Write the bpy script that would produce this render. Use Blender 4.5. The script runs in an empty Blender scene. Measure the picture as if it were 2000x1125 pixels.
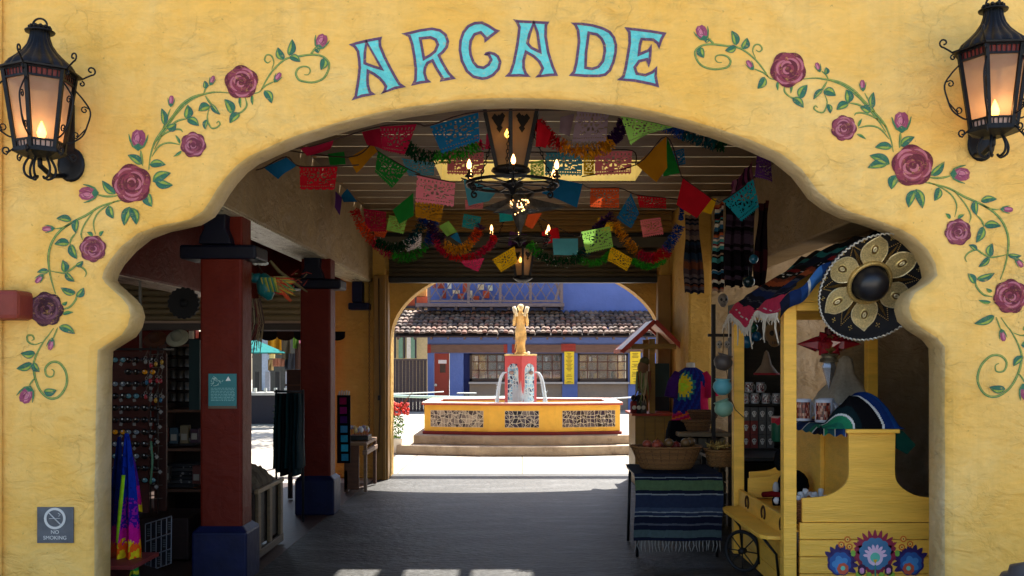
import bpy, bmesh, math, random
import numpy as np
from mathutils import Vector, Matrix, Euler, noise
from mathutils.geometry import tessellate_polygon
random.seed(7)
PI = math.pi
S = bpy.context.scene
COL = S.collection

# ---------------------------------------------------------------- camera, sky, sun, exposure
FPX, CX, HY, EYE = 1900.0, 1020.0, 700.0, 1.75
cd = bpy.data.cameras.new("camera"); cam = bpy.data.objects.new("camera", cd); COL.objects.link(cam)
cam.location = (0, 0, EYE); cam.rotation_euler = (PI/2, 0, 0)
cd.sensor_width = 36; cd.lens = 36*FPX/2000
cd.shift_x = -0.01; cd.shift_y = (HY-562.5)/2000
cd.clip_start = 0.05; cd.clip_end = 500
S.camera = cam
SUNV = Vector((0.85, 2.55, 3.85)).normalized()
w = bpy.data.worlds.new("World"); S.world = w; w.use_nodes = True
wn = w.node_tree.nodes; wl = w.node_tree.links
sky = wn.new('ShaderNodeTexSky'); sky.sky_type = 'NISHITA'; sky.sun_disc = False
sky.sun_elevation = math.asin(SUNV.z); sky.sun_rotation = math.atan2(SUNV.x, SUNV.y)
sky.air_density = 1.0; sky.dust_density = 2.0; sky.ozone_density = 0.8
wl.new(sky.outputs[0], wn['Background'].inputs[0]); wn['Background'].inputs[1].default_value = 0.10
sd = bpy.data.lights.new("sun", 'SUN'); so = bpy.data.objects.new("sun", sd); COL.objects.link(so)
sd.energy = 5.0; sd.angle = math.radians(0.55); sd.color = (1, 0.94, 0.84)
so.rotation_euler = SUNV.to_track_quat('Z', 'Y').to_euler(); so.location = (5, 20, 20)
S.view_settings.view_transform = 'Standard'; S.view_settings.look = 'None'
S.view_settings.exposure = 1.76; S.view_settings.gamma = 1

# ---------------------------------------------------------------- helpers
def at(px, py, Y): return Vector(((px-CX)/FPX*Y, Y, EYE+(HY-py)/FPX*Y))
def lin(v):
    v = v/255.0
    return v/12.92 if v <= 0.04045 else ((v+0.055)/1.055)**2.4
def C(r, g, b): return (lin(r), lin(g), lin(b), 1)

MATS = {}
def mat(name, col, rough=0.7, var=0.12, vs=6, bump=0.0, bs=30, metal=0, spec=0.35, stretch=(1,1,1), dirt=None, ds=3, dth=0.58, coat=0, trans=0):
    if name in MATS: return MATS[name]
    m = bpy.data.materials.new(name); m.use_nodes = True; nt = m.node_tree; N = nt.nodes; L = nt.links
    b = N['Principled BSDF']; b.inputs['Roughness'].default_value = rough; b.inputs['Metallic'].default_value = metal
    b.inputs['Specular IOR Level'].default_value = spec
    if coat: b.inputs['Coat Weight'].default_value = coat; b.inputs['Coat Roughness'].default_value = 0.25
    geo = N.new('ShaderNodeNewGeometry'); mp = N.new('ShaderNodeMapping'); mp.inputs['Scale'].default_value = stretch
    L.new(geo.outputs['Position'], mp.inputs[0])
    if col == 'attr':
        a = N.new('ShaderNodeAttribute'); a.attribute_name = 'col'; src = a.outputs['Color']
    else:
        r = N.new('ShaderNodeRGB'); r.outputs[0].default_value = col; src = r.outputs[0]
    n1 = N.new('ShaderNodeTexNoise'); n1.inputs['Scale'].default_value = vs; n1.inputs['Detail'].default_value = 5; n1.inputs['Roughness'].default_value = .6
    L.new(mp.outputs[0], n1.inputs[0])
    mr = N.new('ShaderNodeMapRange'); mr.inputs[1].default_value = .3; mr.inputs[2].default_value = .7
    mr.inputs[3].default_value = 1-var; mr.inputs[4].default_value = 1+var
    L.new(n1.outputs[0], mr.inputs[0])
    mx = N.new('ShaderNodeMix'); mx.data_type = 'RGBA'; mx.blend_type = 'MULTIPLY'; mx.inputs[0].default_value = 1
    L.new(src, mx.inputs[6]); L.new(mr.outputs[0], mx.inputs[7]); out = mx.outputs[2]
    if dirt:
        n2 = N.new('ShaderNodeTexNoise'); n2.inputs['Scale'].default_value = ds; n2.inputs['Detail'].default_value = 7; n2.inputs['Roughness'].default_value = .7
        L.new(mp.outputs[0], n2.inputs[0])
        m2 = N.new('ShaderNodeMapRange'); m2.inputs[1].default_value = dth; m2.inputs[2].default_value = dth+.14
        L.new(n2.outputs[0], m2.inputs[0])
        x2 = N.new('ShaderNodeMix'); x2.data_type = 'RGBA'; L.new(m2.outputs[0], x2.inputs[0]); L.new(out, x2.inputs[6]); x2.inputs[7].default_value = dirt
        out = x2.outputs[2]
    L.new(out, b.inputs['Base Color'])
    if bump:
        n3 = N.new('ShaderNodeTexNoise'); n3.inputs['Scale'].default_value = bs; n3.inputs['Detail'].default_value = 6
        L.new(mp.outputs[0], n3.inputs[0])
        bp = N.new('ShaderNodeBump'); bp.inputs['Strength'].default_value = min(1, bump); bp.inputs['Distance'].default_value = 0.35/bs
        L.new(n3.outputs[0], bp.inputs['Height']); L.new(bp.outputs[0], b.inputs['Normal'])
    if trans:
        tr = N.new('ShaderNodeBsdfTranslucent'); L.new(out, tr.inputs[0]); ms = N.new('ShaderNodeMixShader'); ms.inputs[0].default_value = trans
        L.new(b.outputs[0], ms.inputs[1]); L.new(tr.outputs[0], ms.inputs[2]); L.new(ms.outputs[0], N['Material Output'].inputs[0])
    MATS[name] = m
    return m
def emis(name, col, st):
    if name in MATS: return MATS[name]
    m = bpy.data.materials.new(name); m.use_nodes = True; b = m.node_tree.nodes['Principled BSDF']
    b.inputs['Base Color'].default_value = col; b.inputs['Emission Color'].default_value = col; b.inputs['Emission Strength'].default_value = st
    MATS[name] = m; return m

def stucco(name, col, col2, relief=1.0, paint=None, rough=.62, spec=.3):
    """hand trowelled plaster: broad swells, short horizontal trowel ridges, fine grain"""
    m = bpy.data.materials.new(name); m.use_nodes = True; nt = m.node_tree; N = nt.nodes; L = nt.links
    b = N['Principled BSDF']; b.inputs['Roughness'].default_value = rough; b.inputs['Specular IOR Level'].default_value = spec
    geo = N.new('ShaderNodeNewGeometry')
    def mapped(sx, sy, sz, rot=0):
        mp = N.new('ShaderNodeMapping'); mp.inputs['Scale'].default_value = (sx, sy, sz); mp.inputs['Rotation'].default_value = (0, rot, 0)
        L.new(geo.outputs['Position'], mp.inputs[0]); return mp.outputs[0]
    def ns(vec, sc, det=5, ro=.6, dist=0):
        n = N.new('ShaderNodeTexNoise'); n.inputs['Scale'].default_value = sc; n.inputs['Detail'].default_value = det; n.inputs['Roughness'].default_value = ro; n.inputs['Distortion'].default_value = dist
        L.new(vec, n.inputs[0]); return n.outputs[0]
    def mt(op, a, c):
        k = N.new('ShaderNodeMath'); k.operation = op
        for i, v in enumerate((a, c)):
            if isinstance(v, (int, float)): k.inputs[i].default_value = v
            else: L.new(v, k.inputs[i])
        return k.outputs[0]
    big = ns(mapped(1, 1, 1.3), 2.2, 3, .5, .6)
    rid = ns(mapped(1, 1, 1.7, .2), 5, 6, .6, 1.6)
    fine = ns(mapped(1, 1, 1), 55, 4, .6)
    mask = ns(mapped(1, 1, 1), 1.7, 3)
    mm = N.new('ShaderNodeMapRange'); mm.inputs[1].default_value = .38; mm.inputs[2].default_value = .62; L.new(mask, mm.inputs[0])
    rr = mt('MULTIPLY', rid, mt('ADD', mt('MULTIPLY', mm.outputs[0], .8), .35))
    h = mt('ADD', mt('ADD', mt('MULTIPLY', big, 2.2), rr), mt('MULTIPLY', fine, .07))
    bp = N.new('ShaderNodeBump'); bp.inputs['Strength'].default_value = 1; bp.inputs['Distance'].default_value = .030*relief
    # hairline cracks
    vo = N.new('ShaderNodeTexVoronoi'); vo.feature = 'DISTANCE_TO_EDGE'; vo.inputs['Scale'].default_value = .9
    wp = N.new('ShaderNodeVectorMath'); wp.operation = 'ADD'; nz = N.new('ShaderNodeTexNoise'); nz.inputs['Scale'].default_value = 2.5; nz.inputs['Detail'].default_value = 6; L.new(geo.outputs['Position'], nz.inputs[0])
    sv = N.new('ShaderNodeVectorMath'); sv.operation = 'SCALE'; sv.inputs['Scale'].default_value = 1.1; L.new(nz.outputs['Color'], sv.inputs[0]); L.new(geo.outputs['Position'], wp.inputs[0]); L.new(sv.outputs[0], wp.inputs[1]); L.new(wp.outputs[0], vo.inputs[0])
    cr = N.new('ShaderNodeMapRange'); cr.inputs[1].default_value = 0; cr.inputs[2].default_value = .010; L.new(vo.outputs['Distance'], cr.inputs[0])
    ck = mt('MAXIMUM', cr.outputs[0], mt('SUBTRACT', 1.15, mm.outputs[0]))
    h = mt('ADD', h, mt('MULTIPLY', mt('MINIMUM', ck, 1), .12))
    L.new(h, bp.inputs['Height']); L.new(bp.outputs[0], b.inputs['Normal'])
    if paint is None:
        n1 = ns(mapped(1, 1, .8), 1.5, 6, .65, .5)
        r1 = N.new('ShaderNodeMapRange'); r1.inputs[1].default_value = .35; r1.inputs[2].default_value = .68; L.new(n1, r1.inputs[0])
        mx = N.new('ShaderNodeMix'); mx.data_type = 'RGBA'; L.new(r1.outputs[0], mx.inputs[0]); mx.inputs[6].default_value = col; mx.inputs[7].default_value = col2
        n2 = ns(mapped(1, 1, 3, .1), 9, 5, .6, 1)
        r2 = N.new('ShaderNodeMapRange'); r2.inputs[1].default_value = .3; r2.inputs[2].default_value = .7; r2.inputs[3].default_value = .94; r2.inputs[4].default_value = 1.05; L.new(n2, r2.inputs[0])
        m2 = N.new('ShaderNodeMix'); m2.data_type = 'RGBA'; m2.blend_type = 'MULTIPLY'; m2.inputs[0].default_value = 1
        L.new(mx.outputs[2], m2.inputs[6]); L.new(r2.outputs[0], m2.inputs[7]); out = m2.outputs[2]
        n3 = ns(mapped(4.5, 4.5, .35), 1.6, 6, .7, .3)
        r3 = N.new('ShaderNodeMapRange'); r3.inputs[1].default_value = .50; r3.inputs[2].default_value = .78; r3.inputs[3].default_value = 1.0; r3.inputs[4].default_value = .90; L.new(n3, r3.inputs[0])
        n4 = ns(mapped(1, 1, 1), 34, 3, .5)
        r4 = N.new('ShaderNodeMapRange'); r4.inputs[1].default_value = .70; r4.inputs[2].default_value = .76; r4.inputs[3].default_value = 1.0; r4.inputs[4].default_value = .72; L.new(n4, r4.inputs[0])
        m3 = N.new('ShaderNodeMix'); m3.data_type = 'RGBA'; m3.blend_type = 'MULTIPLY'; m3.inputs[0].default_value = 1
        L.new(out, m3.inputs[6]); L.new(mt('MULTIPLY', mt('MULTIPLY', r3.outputs[0], r4.outputs[0]), mt('ADD', mt('MULTIPLY', mt('MINIMUM', ck, 1), .12), .88)), m3.inputs[7]); out = m3.outputs[2]
        L.new(out, b.inputs['Base Color'])
    else:
        a = N.new('ShaderNodeAttribute'); a.attribute_name = 'col'
        n2 = ns(mapped(1, 1, 1), 22, 6, .7)
        r2 = N.new('ShaderNodeMapRange'); r2.inputs[1].default_value = .3; r2.inputs[2].default_value = .7; r2.inputs[3].default_value = .84; r2.inputs[4].default_value = 1.14; L.new(n2, r2.inputs[0])
        m2 = N.new('ShaderNodeMix'); m2.data_type = 'RGBA'; m2.blend_type = 'MULTIPLY'; m2.inputs[0].default_value = 1
        L.new(a.outputs['Color'], m2.inputs[6]); L.new(r2.outputs[0], m2.inputs[7])
        n5 = ns(mapped(1, 1, 1.6), 38, 8, .75, .8); r5 = N.new('ShaderNodeMapRange'); r5.inputs[1].default_value = .55; r5.inputs[2].default_value = .70; r5.inputs[3].default_value = 0; r5.inputs[4].default_value = .55; L.new(n5, r5.inputs[0])
        m5 = N.new('ShaderNodeMix'); m5.data_type = 'RGBA'; L.new(r5.outputs[0], m5.inputs[0]); L.new(m2.outputs[2], m5.inputs[6]); m5.inputs[7].default_value = YEL; L.new(m5.outputs[2], b.inputs['Base Color'])
    MATS[name] = m
    return m

class MB:
    """collects shapes, then links them as one mesh object; every face carries a colour and a material slot"""
    def __init__(s): s.v = []; s.f = []; s.c = []; s.m = []; s.sm = []
    def add(s, vs, fs, col=(.5,.5,.5,1), mi=0, smooth=False, M=None):
        o = len(s.v)
        s.v += [tuple(M @ Vector(v)) if M else tuple(v) for v in vs]
        for f in fs: s.f.append(tuple(o+i for i in f)); s.c.append(col); s.m.append(mi); s.sm.append(smooth)
        return s
    def box(s, x0, x1, y0, y1, z0, z1, col=(.5,.5,.5,1), mi=0, M=None):
        vs = [(x, y, z) for x in (x0, x1) for y in (y0, y1) for z in (z0, z1)]
        return s.add(vs, [(0,1,3,2),(4,6,7,5),(0,4,5,1),(2,3,7,6),(0,2,6,4),(1,5,7,3)], col, mi, False, M)
    def bar(s, a, b, wx, wz=None, col=(.5,.5,.5,1), mi=0):
        a = Vector(a); b = Vector(b); d = (b-a).normalized(); up = Vector((0,0,1)) if abs(d.z) < .95 else Vector((0,1,0))
        u = d.cross(up).normalized(); v = u.cross(d); wz = wz or wx
        vs = [p+u*(i*wx/2)+v*(j*wz/2) for p in (a, b) for i, j in ((-1,-1),(1,-1),(1,1),(-1,1))]
        return s.add(vs, [(0,1,2,3),(7,6,5,4),(0,4,5,1),(1,5,6,2),(2,6,7,3),(3,7,4,0)], col, mi)
    def tube(s, pts, r, n=8, col=(.5,.5,.5,1), mi=0, cap=True, flat=1.0):
        pts = [Vector(p) for p in pts]; R = r if isinstance(r, (list, tuple)) else [r]*len(pts)
        vs = []; fs = []; prev = None
        for i, p in enumerate(pts):
            d = (pts[min(i+1, len(pts)-1)]-pts[max(i-1, 0)])
            d = d.normalized() if d.length > 1e-9 else Vector((0,0,1))
            if prev is None:
                up = Vector((0,0,1)) if abs(d.z) < .9 else Vector((0,1,0)); u = d.cross(up).normalized()
            else:
                u = prev-d*prev.dot(d); u = u.normalized() if u.length > 1e-6 else prev
            prev = u; v = d.cross(u)
            for k in range(n):
                a = 2*PI*k/n; vs.append(p+u*math.cos(a)*R[i]+v*math.sin(a)*R[i]*flat)
        for i in range(len(pts)-1):
            for k in range(n): k2 = (k+1) % n; fs.append((i*n+k, i*n+k2, (i+1)*n+k2, (i+1)*n+k))
        if cap: fs.append(tuple(range(n-1, -1, -1))); fs.append(tuple((len(pts)-1)*n+k for k in range(n)))
        return s.add(vs, fs, col, mi, n > 5)
    def lathe(s, prof, c=(0,0,0), n=24, col=(.5,.5,.5,1), mi=0, M=None, smooth=True, wave=None, phase=0, cap=False):
        vs = []; fs = []; c = Vector(c)
        for (r, z) in prof:
            for k in range(n):
                a = 2*PI*k/n+phase; rr = r*(wave(a, z) if wave else 1)
                vs.append(c+Vector((rr*math.cos(a), rr*math.sin(a), z)))
        for i in range(len(prof)-1):
            for k in range(n): k2 = (k+1) % n; fs.append((i*n+k, i*n+k2, (i+1)*n+k2, (i+1)*n+k))
        if cap: fs.append(tuple(range(n-1, -1, -1))); fs.append(tuple((len(prof)-1)*n+k for k in range(n)))
        return s.add(vs, fs, col, mi, smooth, M)
    def ball(s, c, r, n=12, col=(.5,.5,.5,1), mi=0, sc=(1,1,1), M=None):
        m = max(5, n//2+1); c = Vector(c)
        pr = [(math.sin(PI*i/m)*r, -math.cos(PI*i/m)*r) for i in range(m+1)]
        pr[0] = (r*.01, -r); pr[-1] = (r*.01, r)
        T = Matrix.Translation(c) @ Matrix.Diagonal((*sc, 1))
        if M: T = M @ T
        return s.lathe(pr, (0,0,0), n, col, mi, T)
    def poly(s, pts, y0, y1, holes=(), col=(.5,.5,.5,1), mi=0, M=None, caps=(1,1)):
        """polygon in XZ extruded from y0 (front) to y1"""
        loops = [list(pts)]+[list(h) for h in holes]
        flat = [p for l in loops for p in l]
        tri = tessellate_polygon([[Vector((p[0], p[1], 0)) for p in l] for l in loops])
        n = len(flat); vs = [(p[0], y0, p[1]) for p in flat]+[(p[0], y1, p[1]) for p in flat]; fs = []
        for t in tri:
            a, b_, c_ = [flat[i] for i in t]
            cr = (b_[0]-a[0])*(c_[1]-a[1])-(b_[1]-a[1])*(c_[0]-a[0])
            t = t if cr > 0 else t[::-1]
            if caps[0]: fs.append(tuple(t))
            if caps[1]: fs.append(tuple(i+n for i in t[::-1]))
        if abs(y1-y0) > 1e-6:
            o = 0
            for l in loops:
                k = len(l)
                for i in range(k): j = (i+1) % k; fs.append((o+i, o+j, o+j+n, o+i+n))
                o += k
        else:
            vs = vs[:n]; fs = [f for f in fs if max(f) < n]
        return s.add(vs, fs, col, mi, False, M)
    def grid(s, P, nu, nv, colf=None, mi=0, thick=0, smooth=True, skip=None, M=None):
        """P(u,v)->point, colf(u,v)->colour"""
        base = len(s.v)
        vs = [P(i/nu, j/nv) for j in range(nv+1) for i in range(nu+1)]
        o = len(s.v); s.v += [tuple(M @ Vector(v)) if M else tuple(v) for v in vs]
        for j in range(nv):
            for i in range(nu):
                u, v = (i+.5)/nu, (j+.5)/nv
                if skip and skip(u, v): continue
                a = o+j*(nu+1)+i
                s.f.append((a, a+1, a+nu+2, a+nu+1)); s.c.append(colf(u, v) if colf else (.5,.5,.5,1)); s.m.append(mi); s.sm.append(smooth)
        return s
    def build(s, name, mats, parent=None, bevel=0, solid=0, sub=0, loc=None, fixn=True, seg=2):
        me = bpy.data.meshes.new(name); me.from_pydata(s.v, [], s.f)
        if not isinstance(mats, (list, tuple)): mats = [mats]
        for m in mats: me.materials.append(m)
        me.polygons.foreach_set('material_index', s.m); me.polygons.foreach_set('use_smooth', s.sm)
        at_ = me.color_attributes.new('col', 'FLOAT_COLOR', 'CORNER')
        arr = np.empty((len(me.loops), 4), dtype=np.float32); k = 0
        for p, c in zip(me.polygons, s.c):
            n = p.loop_total; arr[k:k+n] = c; k += n
        at_.data.foreach_set('color', arr.ravel())
        if fixn:
            bm = bmesh.new(); bm.from_mesh(me); bmesh.ops.recalc_face_normals(bm, faces=bm.faces); bm.to_mesh(me); bm.free()
        me.update()
        o = bpy.data.objects.new(name, me); COL.objects.link(o)
        if parent:
            o.parent = parent; o.matrix_parent_inverse = parent_inv(parent)
        if solid: md = o.modifiers.new('thickness', 'SOLIDIFY'); md.thickness = solid; md.offset = 0
        if bevel: md = o.modifiers.new('bevel', 'BEVEL'); md.width = bevel; md.segments = seg; md.limit_method = 'ANGLE'; md.angle_limit = .7
        if sub: md = o.modifiers.new('sub', 'SUBSURF'); md.levels = sub; md.render_levels = sub
        return o
def parent_inv(p):
    M = Matrix.Identity(4); q = p
    ch = []
    while q: ch.append(q); q = q.parent
    for q in reversed(ch): M = M @ q.matrix_parent_inverse @ q.matrix_basis if q.parent else q.matrix_basis.copy()
    return M.inverted()
def tag(o, label=None, cat=None, group=None, kind=None):
    if label: o['label'] = label
    if cat: o['category'] = cat
    if group: o['group'] = group
    if kind: o['kind'] = kind
    return o
def thing(name, loc, label, cat, group=None, rz=0):
    o = bpy.data.objects.new(name, None); COL.objects.link(o); o.location = loc; o.rotation_euler = (0, 0, rz); o.empty_display_size = .1
    return tag(o, label, cat, group)
def copy_tree(o, parent=None):
    c = o.copy(); COL.objects.link(c)
    if parent: c.parent = parent; c.matrix_parent_inverse = o.matrix_parent_inverse.copy()
    for ch in list(o.children): copy_tree(ch, c)
    return c
def text_mb(mb, txt, M, size, col, mi=0, ext=0.001):
    cu = bpy.data.curves.new('t', 'FONT'); cu.body = txt; cu.size = size; cu.extrude = ext; cu.align_x = 'CENTER'
    to = bpy.data.objects.new('t', cu); COL.objects.link(to)
    dg = bpy.context.evaluated_depsgraph_get(); me = to.evaluated_get(dg).to_mesh()
    mb.add([v.co.copy() for v in me.vertices], [tuple(p.vertices) for p in me.polygons], col, mi, False, M)
    bpy.data.objects.remove(to); bpy.data.curves.remove(cu)
def rnd(a, b): return random.uniform(a, b)
def smooth_path(pts, n=6, closed=False):
    pts = [Vector(p) for p in pts]; out = []; k = len(pts)
    for i in range(k if closed else k-1):
        if closed: p0, p1, p2, p3 = pts[i-1], pts[i], pts[(i+1) % k], pts[(i+2) % k]
        else: p0, p1, p2, p3 = pts[max(i-1, 0)], pts[i], pts[i+1], pts[min(i+2, k-1)]
        for j in range(n):
            t = j/n
            out.append(.5*((2*p1)+(p2-p0)*t+(2*p0-5*p1+4*p2-p3)*t*t+(3*p1-p0-3*p2+p3)*t**3))
    if not closed: out.append(pts[-1])
    return out
def offset_loop(pts, d):
    """shift a 2D loop sideways by d (positive = to the left of travel)"""
    n = len(pts); out = []
    for i in range(n):
        a, b, c = Vector(pts[i-1][:2]), Vector(pts[i][:2]), Vector(pts[(i+1) % n][:2])
        e1 = (b-a).normalized(); e2 = (c-b).normalized()
        n1 = Vector((-e1.y, e1.x)); n2 = Vector((-e2.y, e2.x)); m = n1+n2
        if m.length < 1e-6: m = n1
        m.normalize(); k = max(.45, m.dot(n1)); out.append(b+m*(d/k))
    return out
def area2(p): return sum(p[i-1][0]*p[i][1]-p[i][0]*p[i-1][1] for i in range(len(p)))/2
# ---------------------------------------------------------------- materials of the setting
YEL = (0.88, 0.50, 0.095, 1); YEL2 = (0.90, 0.60, 0.19, 1)
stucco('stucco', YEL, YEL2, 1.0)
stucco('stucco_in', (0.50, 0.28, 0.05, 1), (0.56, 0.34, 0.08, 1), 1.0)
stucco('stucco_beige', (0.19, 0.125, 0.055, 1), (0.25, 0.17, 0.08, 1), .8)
stucco('stucco_soffit_bounce', (0.60, 0.40, 0.14, 1), (0.70, 0.54, 0.30, 1), .8)  # arch soffit: light bounced off the ground is put into the colour
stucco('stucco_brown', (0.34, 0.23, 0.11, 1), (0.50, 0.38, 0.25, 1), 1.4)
stucco('stucco_red', (0.085, 0.007, 0.003, 1), (0.11, 0.012, 0.005, 1), .3, rough=.5, spec=.12)
stucco('mural', None, None, 1.0, paint=True)
mat('iron', (.012,.013,.016,1), .45, .3, 20, .3, 60, metal=.7, spec=.5)
mat('black', (.008,.008,.009,1), .6)
mat('goods', 'attr', .75, .12, 14, .15, 60)
mat('glossy', 'attr', .25, .05, 8, spec=.5)
mat('satin', 'attr', .45, .08, 8, .1, 40)
mat('cloth', 'attr', .9, .15, 30, .5, 220, spec=.1, trans=.12)
mat('paper', 'attr', .8, .08, 12, trans=.45, spec=.1)
mat('wood', 'attr', .6, .22, 5, .3, 30, stretch=(1,1,6))

# ---------------------------------------------------------------- front wall with its lobed arch
FY, BY = 6.33, 6.60
sil = [(217,1290),(218,1125),(222,720),(224,686),(240,676),(269,658),(281,640),(286,619),(281,600),(269,585),(252,570),(237,556),(232,548),(236,535),(246,518),(269,492),(299,468),(336,454),(366,448),(396,441),(422,425),(436,405),(450,382),(466,360),(486,338),(508,322),(556,300),(604,281),(684,257),(748,241),(800,231),(844,225),(900,217),(960,214),(1010,213),(1064,214),(1110,217),(1163,222),(1229,231),(1280,241),(1328,253),(1384,270),(1449,292),(1506,317),(1543,346),(1560,368),(1576,390),(1604,411),(1638,428),(1672,438),(1700,448),(1732,460),(1757,474),(1780,497),(1794,522),(1798,543),(1786,556),(1757,574),(1747,590),(1744,606),(1750,628),(1768,645),(1798,664),(1811,680),(1812,720),(1812,1125),(1812,1290)]
op = [at(x, y, BY) for x, y in sil]; op = [(p.x, max(p.z, -0.1)) for p in op]
def densify(p, k=4):
    out = []
    for i in range(len(p)-1):
        a, b = Vector(p[i]), Vector(p[i+1]); L = (b-a).length; n = max(1, min(8, int(L/.05)))
        for j in range(n): out.append(tuple(a.lerp(b, j/n)))
    out.append(p[-1]); return out
op = densify(op)
W0, W1, WT = -5.4, 6.2, 7.2
r = .055
mb = MB()
# opening runs left foot -> over -> right foot; wall lies to its left
def off(d):
    q = offset_loop(op+[(3.2, -.6), (-3.2, -.6)], d)[:len(op)]
    return [(v.x, v.y) for v in q]
rings = []
for k in range(6):
    a = k/5*PI/2; rings.append((off(r*(1-math.sin(a))), FY+r*(1-math.cos(a))))
rings = [(off(r), FY)] + rings[1:] if False else rings
# ring 0: on the face, offset r ; last: on the soffit
rings.append((op, BY-.02)); rings.append((off(.02), BY))
n = len(op)
jit = [noise.noise(Vector((p[0]*3.1, p[1]*3.1, 4.2)))*.016+noise.noise(Vector((p[0]*11, p[1]*11, 1.2)))*.007 for p in op]
for k, (ring, y) in enumerate(rings):
    for i, p in enumerate(ring):
        j = jit[i] if 0 < k < 6 else 0
        mb.v.append((p[0], y+j, p[1]))
for k in range(len(rings)-1):
    for i in range(n-1):
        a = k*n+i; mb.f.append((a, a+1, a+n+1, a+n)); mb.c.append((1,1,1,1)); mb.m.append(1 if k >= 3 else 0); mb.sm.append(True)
face = rings[0][0]; back = rings[-1][0]
top = [(W1, -.1), (W1, WT), (W0, WT), (W0, -.1)]
mb.poly(list(face)+top, FY, FY, col=(1,1,1,1)); mb.poly(list(back)+top, BY, BY)
mb.box(W0-.001, W0, FY, BY, -.1, WT); mb.box(W1, W1+.001, FY, BY, -.1, WT); mb.box(W0, W1, FY, BY, WT, WT+.05)
wall = thing('arcade_wall', (0, FY, 0), 'yellow trowelled plaster front wall with the lobed arch, painted roses and ARCADE lettering', 'wall')
wm = mb.build('plaster_wall', [MATS['stucco'], MATS['stucco_soffit_bounce']], wall, fixn=True)
# slight pilaster step at the far left edge of the wall
b = MB(); b.box(-5.4, at(7, 0, FY).x, FY-.05, FY-.001, -.1, 7.2); b.build('wall_pier', MATS['stucco'], wall, bevel=.02)

# ---------------------------------------------------------------- mural
MY = FY-.003
def mp2(p): q = at(p[0], p[1], FY); return (q.x, q.z)
PUR, TUR = C(100, 70, 100), C(104, 208, 206)
L_ = {
 'A1': ([(62,198),(110,182),(180,166),(255,152),(248,175),(250,205),(275,265),(308,330),(340,388),(360,420),(392,442),(330,455),(245,483),(262,462),(268,440),(255,420),(235,398),(205,375),(180,362),(178,395),(180,430),(190,465),(218,485),(140,500),(78,520),(96,492),(104,440),(112,390),(118,330),(115,285),(108,240),(92,215)], [(168,200),(240,328),(200,315),(162,300),(163,250)]),
 'R': ([(365,135),(410,125),(470,110),(540,100),(590,110),(625,138),(640,180),(632,215),(610,245),(590,262),(605,295),(640,355),(678,395),(640,402),(585,412),(592,392),(578,368),(560,340),(540,300),(520,310),(508,335),(505,360),(515,395),(538,415),(480,422),(420,435),(438,400),(440,340),(432,270),(420,200),(405,155)], [(482,170),(530,165),(556,176),(566,198),(552,232),(528,252),(500,268),(490,210)]),
 'C': ([(932,118),(890,150),(842,188),(840,160),(818,137),(790,146),(770,180),(766,220),(770,255),(785,295),(805,318),(835,324),(860,308),(872,285),(862,264),(838,258),(848,243),(870,237),(900,244),(925,262),(940,298),(930,342),(895,380),(860,397),(830,402),(775,390),(735,355),(705,295),(693,230),(697,175),(715,122),(745,86),(785,68),(830,65),(870,85),(905,108)], None),
 'A2': ([(1005,52),(1040,58),(1130,62),(1215,67),(1202,90),(1200,150),(1215,240),(1240,320),(1265,378),(1200,382),(1132,388),(1152,368),(1168,335),(1150,300),(1120,272),(1085,252),(1074,290),(1074,330),(1085,360),(1108,385),(1040,382),(958,383),(985,355),(1003,300),(1015,240),(1026,180),(1035,100),(1022,72)], [(1125,92),(1138,130),(1152,228),(1115,210),(1097,188),(1108,140)]),
 'D': ([(1337,72),(1400,72),(1460,80),(1520,97),(1565,120),(1592,155),(1604,200),(1602,245),(1590,300),(1568,350),(1540,377),(1500,386),(1420,385),(1325,378),(1350,350),(1362,300),(1370,240),(1377,180),(1372,120),(1358,90)], [(1447,140),(1485,148),(1508,170),(1522,200),(1525,235),(1515,290),(1490,320),(1460,330),(1430,325),(1432,250),(1440,190)]),
 'E': ([(1645,98),(1700,103),(1800,115),(1888,130),(1865,170),(1845,225),(1830,195),(1808,178),(1750,175),(1742,200),(1738,243),(1780,225),(1802,195),(1803,230),(1798,290),(1785,332),(1770,292),(1735,300),(1713,330),(1722,358),(1765,366),(1803,350),(1834,320),(1832,380),(1845,445),(1790,430),(1700,412),(1602,403),(1632,378),(1645,330),(1655,270),(1668,190),(1666,130)], None)}
names = {'A1': 'first letter', 'R': 'second letter'}
for key, (outer, hole) in L_.items():
    f = lambda p: mp2((660+p[0]/2.941, 20+p[1]/2.941))
    o_ = [f(p) for p in outer]; h_ = [f(p) for p in hole] if hole else None
    if area2(o_) < 0: o_.reverse()
    if h_ and area2(h_) < 0: h_.reverse()
    t = 5.4/FPX*FY
    mb = MB(); mb.poly(o_, MY, MY, [h_] if h_ else [], TUR); lt = mb.build('painted_letter', MATS['mural'], wall, fixn=False)
    mb = MB()
    for lp, sg_ in ((o_, 1), (h_, -1)):
        if not lp: continue
        q = [tuple(v) for v in offset_loop(lp, t*sg_)]; n_ = len(lp); y = MY-.0015
        mb.add([(p[0], y, p[1]) for p in lp]+[(p[0], y, p[1]) for p in q], [(i, (i+1) % n_, n_+(i+1) % n_, n_+i) for i in range(n_)], PUR)
    mb.build('letter_outline', MATS['mural'], lt, fixn=False)

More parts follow.
